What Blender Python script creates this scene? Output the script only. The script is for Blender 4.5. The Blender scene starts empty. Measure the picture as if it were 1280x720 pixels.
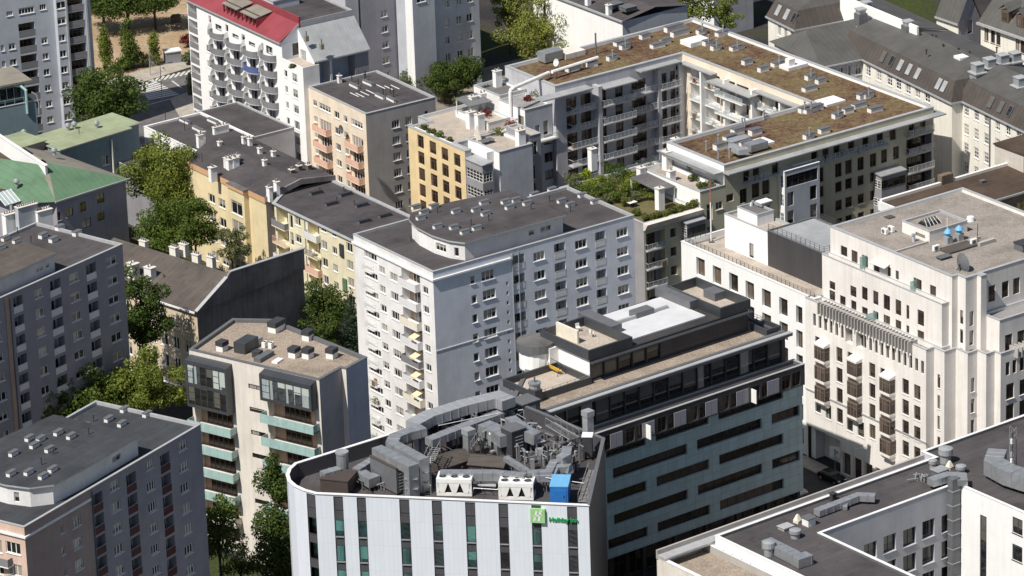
import bpy, math, random
from mathutils import Vector, Matrix
random.seed(7)
SC=bpy.context.scene; COL=SC.collection
# ------------------------------------------------------------------ camera model (photo measured on a 1280x720 grid)
FPX=5600.; TH=math.radians(21.); RO=math.radians(2.)
CAM=Vector((0,0,248.))
FW=Vector((0,math.cos(TH),-math.sin(TH))); U0=Vector((0,math.sin(TH),math.cos(TH))); R0=Vector((1,0,0))
RT=R0*math.cos(RO)-U0*math.sin(RO); UP=R0*math.sin(RO)+U0*math.cos(RO)
def ray(x,y): return FW*FPX+RT*(x-640)+UP*(360-y)
def at(x,y,z=0.):
    d=ray(x,y); return CAM+d*((z-CAM.z)/d.z)
cd=bpy.data.cameras.new('camera'); cam=bpy.data.objects.new('camera',cd); COL.objects.link(cam)
cd.sensor_width=36; cd.lens=36*FPX/1280; cd.clip_start=5; cd.clip_end=5000
mm=Matrix.Identity(4)
for i,v in enumerate((RT,UP,-FW)):
    for j in range(3): mm[j][i]=v[j]
mm.translation=CAM; cam.matrix_world=mm; SC.camera=cam
# ------------------------------------------------------------------ light
SUN_DIR=math.radians(45.); SUN_EL=math.radians(53.5)
ld=Vector((math.cos(SUN_DIR)*math.cos(SUN_EL),math.sin(SUN_DIR)*math.cos(SUN_EL),-math.sin(SUN_EL)))
sd=bpy.data.lights.new('sun','SUN'); sd.energy=5.0; sd.angle=math.radians(.5); sd.color=(1,.95,.87)
so=bpy.data.objects.new('sun',sd); COL.objects.link(so); so.rotation_euler=ld.to_track_quat('-Z','Y').to_euler()
W=bpy.data.worlds.new('World'); SC.world=W; W.use_nodes=True
nt=W.node_tree; bg=nt.nodes['Background']; sk=nt.nodes.new('ShaderNodeTexSky'); sk.sky_type='NISHITA'; sk.sun_disc=False
sk.sun_elevation=SUN_EL; sk.sun_rotation=math.atan2(-ld.x,-ld.y); sk.air_density=1.; sk.dust_density=1.5
nt.links.new(sk.outputs[0],bg.inputs[0]); bg.inputs[1].default_value=.064
SC.view_settings.view_transform='Standard'; SC.view_settings.look='None'; SC.view_settings.exposure=.09; SC.view_settings.gamma=1
SC.cycles.max_bounces=5; SC.cycles.diffuse_bounces=3; SC.cycles.glossy_bounces=3; SC.cycles.transparent_max_bounces=6
SC.cycles.use_denoising=True
# ------------------------------------------------------------------ materials
MT={}
class NT:
    def __init__(s,name):
        s.m=bpy.data.materials.new(name); s.m.use_nodes=True; s.t=s.m.node_tree; s.b=s.t.nodes['Principled BSDF']; MT[name]=s.m
    def n(s,typ,**k):
        o=s.t.nodes.new(typ)
        for a,v in k.items():
            if a in o.inputs.keys() if hasattr(o.inputs,'keys') else False: o.inputs[a].default_value=v
            else: setattr(o,a,v)
        return o
    def l(s,a,b): s.t.links.new(a,b)
    def coord(s,sc=(1,1,1),which='Object'):
        c=s.n('ShaderNodeTexCoord'); m=s.n('ShaderNodeMapping'); m.inputs['Scale'].default_value=sc; s.l(c.outputs[which],m.inputs[0]); return m.outputs[0]
    def noise(s,scale,detail=3,sc=(1,1,1),rough=.55):
        o=s.n('ShaderNodeTexNoise'); o.inputs['Scale'].default_value=scale; o.inputs['Detail'].default_value=detail; o.inputs['Roughness'].default_value=rough
        s.l(s.coord(sc),o.inputs['Vector']); return o.outputs['Fac']
    def ramp(s,f,stops):
        r=s.n('ShaderNodeValToRGB'); e=r.color_ramp.elements
        while len(e)<len(stops): e.new(.5)
        for i,(p,c) in enumerate(stops):
            e[i].position=p; e[i].color=(c,c,c,1) if isinstance(c,(int,float)) else (*c,1)
        s.l(f,r.inputs[0]); return r.outputs[0]
    def mul(s,a,b,fac=1.,typ='MULTIPLY'):
        x=s.n('ShaderNodeMix',data_type='RGBA',blend_type=typ); x.inputs[0].default_value=fac if isinstance(fac,(int,float)) else 0
        if not isinstance(fac,(int,float)): s.l(fac,x.inputs[0])
        for i,v in ((6,a),(7,b)):
            if isinstance(v,tuple): x.inputs[i].default_value=(*v,1) if len(v)==3 else v
            else: s.l(v,x.inputs[i])
        return x.outputs[2]
    def bump(s,h,st=.3,d=.05):
        b=s.n('ShaderNodeBump'); b.inputs['Strength'].default_value=st; b.inputs['Distance'].default_value=d; s.l(h,b.inputs['Height']); s.l(b.outputs[0],s.b.inputs['Normal'])
    def fin(s,col,rough=.8,metal=0.,spec=.3):
        if isinstance(col,tuple): s.b.inputs['Base Color'].default_value=(*col,1)
        else: s.l(col,s.b.inputs['Base Color'])
        s.b.inputs['Roughness'].default_value=rough; s.b.inputs['Metallic'].default_value=metal; s.b.inputs['Specular IOR Level'].default_value=spec
        return s.m
def stucco(name,c,amt=.12,streak=.06,fine=.07,rough=.88):
    t=NT(name)
    a=t.ramp(t.noise(.35,4),[(.3,1-amt),(.7,1+amt*.4)])
    b=t.mul(t.ramp(t.noise(1.9,4,(1,1,.05)),[(.33,1-streak),(.55,1.)]),t.ramp(t.noise(.13,5,rough=.7),[(.35,1-amt*.8),(.6,1.03)]))
    d=t.ramp(t.noise(9,2),[(.3,1-fine),(.7,1+fine)])
    col=t.mul(t.mul(t.mul(c,a),b),d); return t.fin(col,rough,0,.2)
def panel(name,c,bw,bh,mort,mc,amt=.06,rough=.5,spec=.4,metal=0.,size=.02,offs=0.,swap=False):
    t=NT(name); co=t.n('ShaderNodeTexCoord'); sp=t.n('ShaderNodeSeparateXYZ'); t.l(co.outputs['Object'],sp.inputs[0])
    ad=t.n('ShaderNodeMath',operation='ADD'); t.l(sp.outputs[0],ad.inputs[0]); t.l(sp.outputs[1],ad.inputs[1])
    cb=t.n('ShaderNodeCombineXYZ'); t.l(ad.outputs[0],cb.inputs[0]); t.l(sp.outputs[2],cb.inputs[1])
    br=t.n('ShaderNodeTexBrick'); br.offset=offs; t.l(cb.outputs[0],br.inputs['Vector'])
    k=1-amt
    br.inputs['Color1'].default_value=(*c,1); br.inputs['Color2'].default_value=(c[0]*k,c[1]*k,c[2]*k,1); br.inputs['Mortar'].default_value=(*mc,1)
    br.inputs['Scale'].default_value=1; br.inputs['Mortar Size'].default_value=size; br.inputs['Brick Width'].default_value=bw; br.inputs['Row Height'].default_value=bh
    b=t.ramp(t.noise(.7,4,(1,1,.3)),[(.3,1-amt),(.7,1+amt*.5)])
    return t.fin(t.mul(br.outputs[0],b),rough,metal,spec)
def flat(name,c,rough=.6,metal=0.,amt=.12,spec=.3,scale=1.2):
    t=NT(name); a=t.ramp(t.noise(scale,4),[(.3,1-amt),(.7,1+amt*.5)]); return t.fin(t.mul(c,a),rough,metal,spec)
def tar(name,c,rough=.85,strip=1.0,ang=0.):
    t=NT(name)
    a=t.ramp(t.noise(.16,5,rough=.65),[(.28,.66),(.5,1.),(.75,1.30)])
    b=t.ramp(t.noise(14,2),[(.2,.86),(.8,1.12)])
    co=t.n('ShaderNodeTexCoord'); mp=t.n('ShaderNodeMapping'); mp.inputs['Rotation'].default_value=(0,0,ang); t.l(co.outputs['Object'],mp.inputs[0])
    br=t.n('ShaderNodeTexBrick'); t.l(mp.outputs[0],br.inputs['Vector'])
    br.inputs['Color1'].default_value=(1,1,1,1); br.inputs['Color2'].default_value=(.86,.86,.87,1); br.inputs['Mortar'].default_value=(.62,.62,.62,1)
    br.inputs['Scale'].default_value=1; br.inputs['Mortar Size'].default_value=.025; br.inputs['Brick Width'].default_value=7.5; br.inputs['Row Height'].default_value=strip
    s=t.ramp(t.noise(.55,5,rough=.7),[(.58,1.),(.63,.78),(.72,.9)])
    return t.fin(t.mul(t.mul(t.mul(t.mul(c,a),b),br.outputs[0]),s),rough,0,.25)
def gravel(name,c,c2):
    t=NT(name)
    a=t.ramp(t.noise(.22,5,rough=.7),[(.32,.72),(.52,1.),(.75,1.18)])
    v=t.n('ShaderNodeTexVoronoi'); v.inputs['Scale'].default_value=7; t.l(t.coord(),v.inputs['Vector'])
    x=t.mul(c,c2,.0); mx=t.n('ShaderNodeMix',data_type='RGBA'); t.l(v.outputs['Color'],mx.inputs[0]); mx.inputs[6].default_value=(*c,1); mx.inputs[7].default_value=(*c2,1)
    g=t.ramp(t.noise(5,3),[(.3,.8),(.7,1.15)])
    return t.fin(t.mul(t.mul(mx.outputs[2],a),g),.95,0,.15)
def seam(name,c,step=.6,rough=.55,metal=0.,spec=.4,axis=0,dark=.6):
    t=NT(name)
    co=t.n('ShaderNodeTexCoord'); sp=t.n('ShaderNodeSeparateXYZ'); t.l(co.outputs['Object'],sp.inputs[0])
    m=t.n('ShaderNodeMath',operation='MULTIPLY'); t.l(sp.outputs[axis],m.inputs[0]); m.inputs[1].default_value=1/step
    fr=t.n('ShaderNodeMath',operation='FRACT'); t.l(m.outputs[0],fr.inputs[0])
    r=t.ramp(fr.outputs[0],[(0,dark),(.12,1.),(.5,.97)])
    a=t.ramp(t.noise(.3,5,rough=.65),[(.28,.78),(.7,1.14)])
    t.bump(r,.4,.04)
    return t.fin(t.mul(t.mul(c,a),r),rough,metal,spec)
def glass(name,c,curt=.35,tint=(.36,.34,.31)):
    t=NT(name); oi=t.n('ShaderNodeObjectInfo'); co=t.n('ShaderNodeTexCoord'); sp=t.n('ShaderNodeSeparateXYZ'); t.l(co.outputs['Generated'],sp.inputs[0])
    th=t.n('ShaderNodeMath',operation='MULTIPLY'); t.l(oi.outputs['Random'],th.inputs[0]); th.inputs[1].default_value=7.31
    fr=t.n('ShaderNodeMath',operation='FRACT'); t.l(th.outputs[0],fr.inputs[0])
    lt=t.n('ShaderNodeMath',operation='LESS_THAN'); t.l(sp.outputs[0],lt.inputs[0]); t.l(fr.outputs[0],lt.inputs[1])
    on=t.n('ShaderNodeMath',operation='LESS_THAN'); t.l(oi.outputs['Random'],on.inputs[0]); on.inputs[1].default_value=curt
    f=t.n('ShaderNodeMath',operation='MULTIPLY'); t.l(lt.outputs[0],f.inputs[0]); t.l(on.outputs[0],f.inputs[1])
    fold=t.ramp(t.noise(14,2,(1,1,.05)),[(.3,.55),(.7,1.1)])
    dk=t.mul(c,t.ramp(t.noise(1.1,3),[(.3,.4),(.7,1.7)]))
    col=t.mul(dk,t.mul(tint,fold),f.outputs[0],'MIX')
    m2=t.n('ShaderNodeMath',operation='MULTIPLY'); t.l(oi.outputs['Random'],m2.inputs[0]); m2.inputs[1].default_value=23.7
    f2=t.n('ShaderNodeMath',operation='FRACT'); t.l(m2.outputs[0],f2.inputs[0]); m3=t.n('ShaderNodeMath',operation='MULTIPLY'); t.l(f2.outputs[0],m3.inputs[0]); m3.inputs[1].default_value=1.5
    g2=t.n('ShaderNodeMath',operation='GREATER_THAN'); t.l(sp.outputs[2],g2.inputs[0]); t.l(m3.outputs[0],g2.inputs[1])
    bl=t.n('ShaderNodeMath',operation='MULTIPLY'); t.l(g2.outputs[0],bl.inputs[0]); bl.inputs[1].default_value=min(1.,curt*2)
    col=t.mul(col,(tint[0]*1.15,tint[1]*1.12,tint[2]*1.05),bl.outputs[0],'MIX')
    t.fin(col,.06,0,.5); return t.m
stucco('white_plaster',(.80,.79,.78)); stucco('tower_plaster',(.66,.65,.66)); stucco('grey_plaster',(.50,.50,.53)); stucco('blue_grey_plaster',(.50,.53,.58))
stucco('cream_plaster',(.80,.70,.56)); stucco('pink_plaster',(.68,.50,.42)); stucco('yellow_plaster',(.78,.61,.36)); stucco('butter_plaster',(.78,.66,.42)); stucco('pale_yellow_plaster',(.79,.72,.52)); stucco('tower_shade',(.73,.76,.83)); stucco('pink_shade',(.40,.31,.29))
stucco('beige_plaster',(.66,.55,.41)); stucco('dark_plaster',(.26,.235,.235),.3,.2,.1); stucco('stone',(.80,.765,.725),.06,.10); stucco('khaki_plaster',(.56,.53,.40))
stucco('mid_grey_plaster',(.30,.30,.32)); stucco('concrete',(.73,.68,.62),.10,.12); stucco('clean_white',(.86,.86,.85),.03,.05,.03); stucco('brick_dark',(.22,.17,.13),.3,.2,.25)
stucco('orange_plaster',(.62,.38,.22)); stucco('peach_plaster',(.80,.55,.42)); stucco('teal_plaster',(.22,.30,.33)); stucco('pale_stone',(.82,.79,.71),.06,.1)
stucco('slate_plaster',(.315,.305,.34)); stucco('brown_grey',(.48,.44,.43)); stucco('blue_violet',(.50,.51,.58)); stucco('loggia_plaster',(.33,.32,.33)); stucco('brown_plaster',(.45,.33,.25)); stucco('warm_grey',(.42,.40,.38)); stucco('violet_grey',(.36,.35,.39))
tar('tar',(.082,.074,.077)); tar('tar_brown',(.105,.09,.08)); tar('tar_light',(.15,.145,.145)); tar('tar_dark',(.05,.048,.05)); tar('tar_old',(.085,.06,.045),.9); tar('tar_blue',(.052,.057,.064))
gravel('gravel',(.42,.35,.28),(.22,.18,.15)); gravel('gravel_grey',(.36,.32,.29),(.22,.20,.18)); gravel('terrace_pave',(.46,.40,.34),(.40,.35,.30)); gravel('garden_soil',(.16,.12,.07),(.10,.11,.04)); gravel('deck_grey',(.30,.29,.29),(.25,.24,.24))
def clear(name,c,a):
    t=NT(name); t.fin(c,.1,0,.5); t.b.inputs['Alpha'].default_value=a; return t.m
clear('screen_glass',(.30,.52,.48),.55); clear('clear_panel',(.5,.56,.56),.28)
def sedum():
    t=NT('sedum'); a=t.ramp(t.noise(.10,7,rough=.74),[(.30,(.055,.032,.027)),(.40,(.10,.058,.042)),(.50,(.145,.10,.06)),(.60,(.165,.128,.068)),(.72,(.09,.088,.045))])
    b=t.ramp(t.noise(1.6,6,rough=.75),[(.3,.5),(.7,1.5)]); n=t.noise(6,3); t.bump(n,.8,.12); return t.fin(t.mul(a,b),.95,0,.1)
sedum()
seam('zinc',(.36,.37,.38),.6,.45,.0,.5); seam('zinc_y',(.36,.37,.38),.6,.45,.0,.5,1); seam('red_metal',(.27,.055,.068),1.0,.5,0,.4,1); seam('green_metal',(.115,.205,.125),1.0,.6,0,.3,0,.62); seam('pale_green_metal',(.31,.355,.225),1.1,.7,0,.3,0,.7)
seam('olive_metal',(.098,.096,.09),1.0,.6,0,.35,1,.55); seam('olive_metal_x',(.098,.096,.09),1.0,.6,0,.35,0,.55); seam('brown_metal',(.082,.07,.061),.95,.6,0,.35,0,.42); seam('slate_metal',(.055,.06,.068),.9,.4,0,.5,0); seam('old_metal',(.26,.24,.20),.6,.7)
flat('metal_grey',(.42,.44,.46),.42,.35); flat('duct',(.42,.44,.46),.38,.55,.18); flat('coping',(.46,.47,.48),.5,.2); flat('coping_white',(.80,.80,.80),.5); flat('dark_metal',(.05,.052,.058),.5); flat('mid_metal',(.16,.165,.175),.5,.2)
flat('membrane',(.60,.61,.63),.6,0,.10,.3,.5); flat('white_paint',(.82,.82,.80),.5); flat('frame_white',(.80,.80,.79),.45); flat('frame_dark',(.06,.055,.052),.5); flat('frame_brown',(.13,.09,.07),.5); flat('frame_bay',(.20,.16,.14),.5); flat('panel_grey',(.22,.22,.23),.6); flat('panel_white',(.70,.70,.71),.6)
flat('panel_pink',(.72,.46,.36),.7); flat('panel_red',(.50,.04,.05),.6); flat('panel_maroon',(.085,.024,.024),.6); flat('panel_blue',(.10,.13,.30),.6); flat('ladder_steel',(.30,.30,.31),.5,.3); flat('awning_orange',(.76,.60,.42),.8); flat('yellow_cloth',(.80,.50,.06),.8); flat('blue_paint',(.03,.17,.50),.45); flat('blue_light',(.16,.42,.68),.45)
flat('terracotta',(.42,.17,.10),.8); flat('wood',(.20,.12,.07),.8); flat('sign_green',(.02,.35,.10),.4); flat('sign_pale_green',(.33,.58,.27),.4); flat('black',(.012,.012,.013),.5); flat('dish_white',(.82,.82,.84),.4); flat('rail',(.30,.32,.33),.45,.3); flat('rail_white',(.66,.67,.68),.45); flat('rail_dark',(.07,.072,.075),.5)
flat('glass_green',(.36,.52,.50),.12,0,.15,.6); flat('frosted_panel',(.42,.50,.50),.3,0,.1,.5); flat('brown_unit',(.075,.06,.055),.6); flat('cream_paint',(.76,.71,.60),.7)
flat('sand_cloth',(.62,.58,.52),.9)
glass('pane',(.022,.021,.022),.38); glass('pane_clear',(.02,.022,.024),.12); glass('pane_brown',(.030,.020,.015),.18,(.16,.12,.09)); glass('pane_teal',(.03,.07,.075),.55,(.10,.24,.24)); glass('pane_curtain',(.06,.07,.075),.9,(.40,.46,.47)); glass('pane_amber',(.30,.22,.08),.5,(.5,.42,.25))
panel('hotel_panel',(.71,.76,.84),.62,3.35,.02,(.60,.63,.70),.03,.35,.5,0,.018); panel('hotel_dark',(.085,.085,.095),1.2,1.1,.02,(.05,.05,.055),.10,.4)
panel('green_panel',(.55,.69,.68),1.5,1.15,.02,(.34,.43,.43),.12,.35,.55,0,.03); panel('charcoal_panel',(.062,.06,.064),1.0,40,.02,(.04,.04,.042),.12,.5)
panel('brick_pale',(.60,.56,.50),1.1,.45,.02,(.50,.46,.41),.08,.8,.2)
def leafmat(name,c,var=.36,tr=.33):
    t=NT(name); g=t.n('ShaderNodeNewGeometry'); r=t.ramp(g.outputs['Random Per Island'],[(0,1-var),(.5,1.),(1,1+var*.9)])
    a=t.ramp(t.noise(.55,3),[(.3,(.8,.92,.8)),(.7,(1.2,1.08,.95))]); col=t.mul(t.mul(c,r),a)
    t.fin(col,.6,0,.25); ts=t.n('ShaderNodeBsdfTranslucent'); t.l(col,ts.inputs[0]); mx=t.n('ShaderNodeMixShader'); mx.inputs[0].default_value=tr
    out=t.t.nodes['Material Output']; t.l(t.b.outputs[0],mx.inputs[1]); t.l(ts.outputs[0],mx.inputs[2]); t.l(mx.outputs[0],out.inputs[0])
leafmat('leaf_dark',(.072,.112,.024)); leafmat('leaf_mid',(.105,.152,.030)); leafmat('leaf_bright',(.175,.215,.042)); leafmat('leaf_yellow',(.225,.245,.06)); leafmat('leaf_grey',(.15,.17,.085)); leafmat('leaf_needle',(.045,.075,.05)); leafmat('leaf_red',(.17,.035,.03)); leafmat('leaf_lime',(.24,.30,.03)); leafmat('leaf_hedge',(.12,.135,.032))
flat('bark',(.075,.058,.045),.9)
# ------------------------------------------------------------------ mesh builder
class MB:
    def __init__(s): s.v=[]; s.f=[]; s.m=[]; s.k=[]
    def mi(s,m):
        if m not in s.k: s.k.append(m)
        return s.k.index(m)
    def poly(s,pts,m):
        i=len(s.v); s.v+= [tuple(p) for p in pts]; s.f.append(tuple(range(i,i+len(pts)))); s.m.append(s.mi(m))
    def hexa(s,b,t,m):
        n=len(b); i=len(s.v); s.v+=[tuple(p) for p in b]+[tuple(p) for p in t]; k=s.mi(m)
        s.f.append(tuple(range(i+n-1,i-1,-1))); s.f.append(tuple(range(i+n,i+2*n))); s.m+=[k,k]
        for a in range(n):
            c=(a+1)%n; s.f.append((i+a,i+c,i+n+c,i+n+a)); s.m.append(k)
    def box(s,x0,y0,z0,x1,y1,z1,m):
        if x0>x1: x0,x1=x1,x0
        if y0>y1: y0,y1=y1,y0
        q=[(x0,y0),(x1,y0),(x1,y1),(x0,y1)]; s.hexa([(*p,z0) for p in q],[(*p,z1) for p in q],m)
    def rbox(s,cx,cy,z0,lx,ly,h,ang,m):
        c,n=math.cos(ang),math.sin(ang); q=[(cx+a*c-b*n,cy+a*n+b*c) for a,b in ((-lx/2,-ly/2),(lx/2,-ly/2),(lx/2,ly/2),(-lx/2,ly/2))]
        s.hexa([(*p,z0) for p in q],[(*p,z0+h) for p in q],m)
    def prism(s,p,z0,z1,m,mtop=None):
        s.hexa([(*q,z0) for q in p],[(*q,z1) for q in p],m)
        if mtop: s.m[-len(p)-1]=s.mi(mtop)
    def cyl(s,p0,p1,r,m,n=8,r1=None):
        p0=Vector(p0); p1=Vector(p1); r1=r if r1 is None else r1; d=(p1-p0)
        if d.length<1e-6: return
        d.normalize(); a=d.orthogonal().normalized(); b=d.cross(a)
        c=[(math.cos(2*math.pi*i/n),math.sin(2*math.pi*i/n)) for i in range(n)]
        s.hexa([p0+(a*x+b*y)*r for x,y in c],[p1+(a*x+b*y)*r1 for x,y in c],m)
    def tube(s,pts,r,m,n=8):
        pts=[Vector(p) for p in pts]; rings=[]; k=s.mi(m)
        a=None
        for i,p in enumerate(pts):
            d=(pts[min(i+1,len(pts)-1)]-pts[max(i-1,0)]).normalized()
            if a is None: a=d.orthogonal().normalized()
            a=(a-d*a.dot(d)).normalized(); b=d.cross(a); o=len(s.v)
            s.v+=[tuple(p+(a*math.cos(2*math.pi*j/n)+b*math.sin(2*math.pi*j/n))*r) for j in range(n)]; rings.append(o)
        for q,w in zip(rings,rings[1:]):
            for j in range(n): s.f.append((q+j,q+(j+1)%n,w+(j+1)%n,w+j)); s.m.append(k)
        for o in (rings[0],rings[-1]): s.f.append(tuple(range(o,o+n))); s.m.append(k)
    def duct(s,pts,w,h,m,flange=0):
        pts=[Vector(p) for p in pts]; k=s.mi(m); rings=[]
        lx=next((Vector((-(e-a).y,(e-a).x,0)) for a,e in zip(pts,pts[1:]) if Vector(((e-a).x,(e-a).y,0)).length>.2*(e-a).length),Vector((0,1,0)))
        for i,p in enumerate(pts):
            d0=(p-pts[i-1]).normalized() if i else None; d1=(pts[i+1]-p).normalized() if i<len(pts)-1 else None
            d=((d0 or d1)+(d1 or d0)).normalized(); x=Vector((-d.y,d.x,0))
            if x.length<.2: x=lx
            else: lx=x
            x=x.normalized(); up=x.cross(d)*-1
            cs=1/max(.5,abs(d.dot(d1 or d0))); o=len(s.v)
            wx=w/2*(cs if abs((d1 or d0).z)<.5 and abs((d0 or d1).z)<.5 else 1); hx=h/2*(cs if wx==w/2 else 1)
            s.v+=[tuple(p+x*a*wx+up*b*hx) for a,b in ((-1,-1),(1,-1),(1,1),(-1,1))]; rings.append(o)
        for q,e in zip(rings,rings[1:]):
            for j in range(4): s.f.append((q+j,q+(j+1)%4,e+(j+1)%4,e+j)); s.m.append(k)
        for o in (rings[0],rings[-1]): s.f.append((o,o+1,o+2,o+3)); s.m.append(k)
        if flange:
            for a,b in zip(pts,pts[1:]):
                L=(b-a).length; d=(b-a).normalized()
                for i in range(1,int(L/flange)+1):
                    q=a+d*(i*flange-.03)
                    if i*flange<L-.1: s.duct([q,q+d*.06],w+.1,h+.1,m)
    def mesh(s,name):
        me=bpy.data.meshes.new(name); me.from_pydata(s.v,[],s.f); 
        for m in s.k: me.materials.append(MT[m])
        me.polygons.foreach_set('material_index',s.m); me.update(); return me
    def build(s,name,parent=None,loc=None,rz=None):
        return link(name,s.mesh(name),parent,loc,rz)
def link(name,me,parent=None,loc=None,rz=None):
    o=bpy.data.objects.new(name,me); COL.objects.link(o)
    if parent is not None: o.parent=parent
    if loc is not None: o.location=loc
    if rz is not None: o.rotation_euler=(0,0,rz)
    return o
def tag(o,label=None,cat=None,group=None,kind=None):
    if label: o['label']=label
    if cat: o['category']=cat
    if group: o['group']=group
    if kind: o['kind']=kind
    return o
def empty(name,loc,rz,label,cat,group=None):
    o=link(name,None,None,loc,rz); o.empty_display_size=.5; return tag(o,label,cat,group)
def inset(p,d):
    n=len(p); r=[]
    for i in range(n):
        a,b,c=Vector(p[i-1]),Vector(p[i]),Vector(p[(i+1)%n]); e0=(b-a).normalized(); e1=(c-b).normalized()
        n0=Vector((-e0.y,e0.x)); n1=Vector((-e1.y,e1.x)); k=1+n0.dot(n1); m=(n0+n1)/max(k,.3); r.append((b.x+m.x*d,b.y+m.y*d))
    return r
# ------------------------------------------------------------------ windows
WC={}; BR=random.Random(5)
def winmesh(w,h,nv,nh,fm,gm,sill,dep,fw=.07,sillm=None):
    k=(w,h,nv,nh,fm,gm,sill,dep,fw)
    if k in WC: return WC[k]
    f=MB(); x=w/2; y0,y1=dep-.05,dep+.02
    f.box(-x,y0,0,-x+fw,y1,h,fm); f.box(x-fw,y0,0,x,y1,h,fm); f.box(-x+fw,y0,0,x-fw,y1,fw,fm); f.box(-x+fw,y0,h-fw,x-fw,y1,h,fm)
    for i in range(1,nv):
        c=-x+w*i/nv; f.box(c-fw*.55,y0+.006,fw,c+fw*.55,y1,h-fw,fm)
    for i in range(1,nh):
        c=h*i/nh if nh>2 else h*.68; f.box(-x+fw,y0+.012,c-fw*.4,x-fw,y1,c+fw*.4,fm)
    if sill: f.box(-x-.08,-.10,-.07,x+.08,y0,-.002,sillm or fm)
    g=MB(); g.poly([(-x+fw*.5,dep,fw*.5),(x-fw*.5,dep,fw*.5),(x-fw*.5,dep,h-fw*.5),(-x+fw*.5,dep,h-fw*.5)],gm)
    WC[k]=(f.mesh('window'),g.mesh('pane')); return WC[k]
def rnd(v,q=.05): return round(v/q)*q
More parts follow.
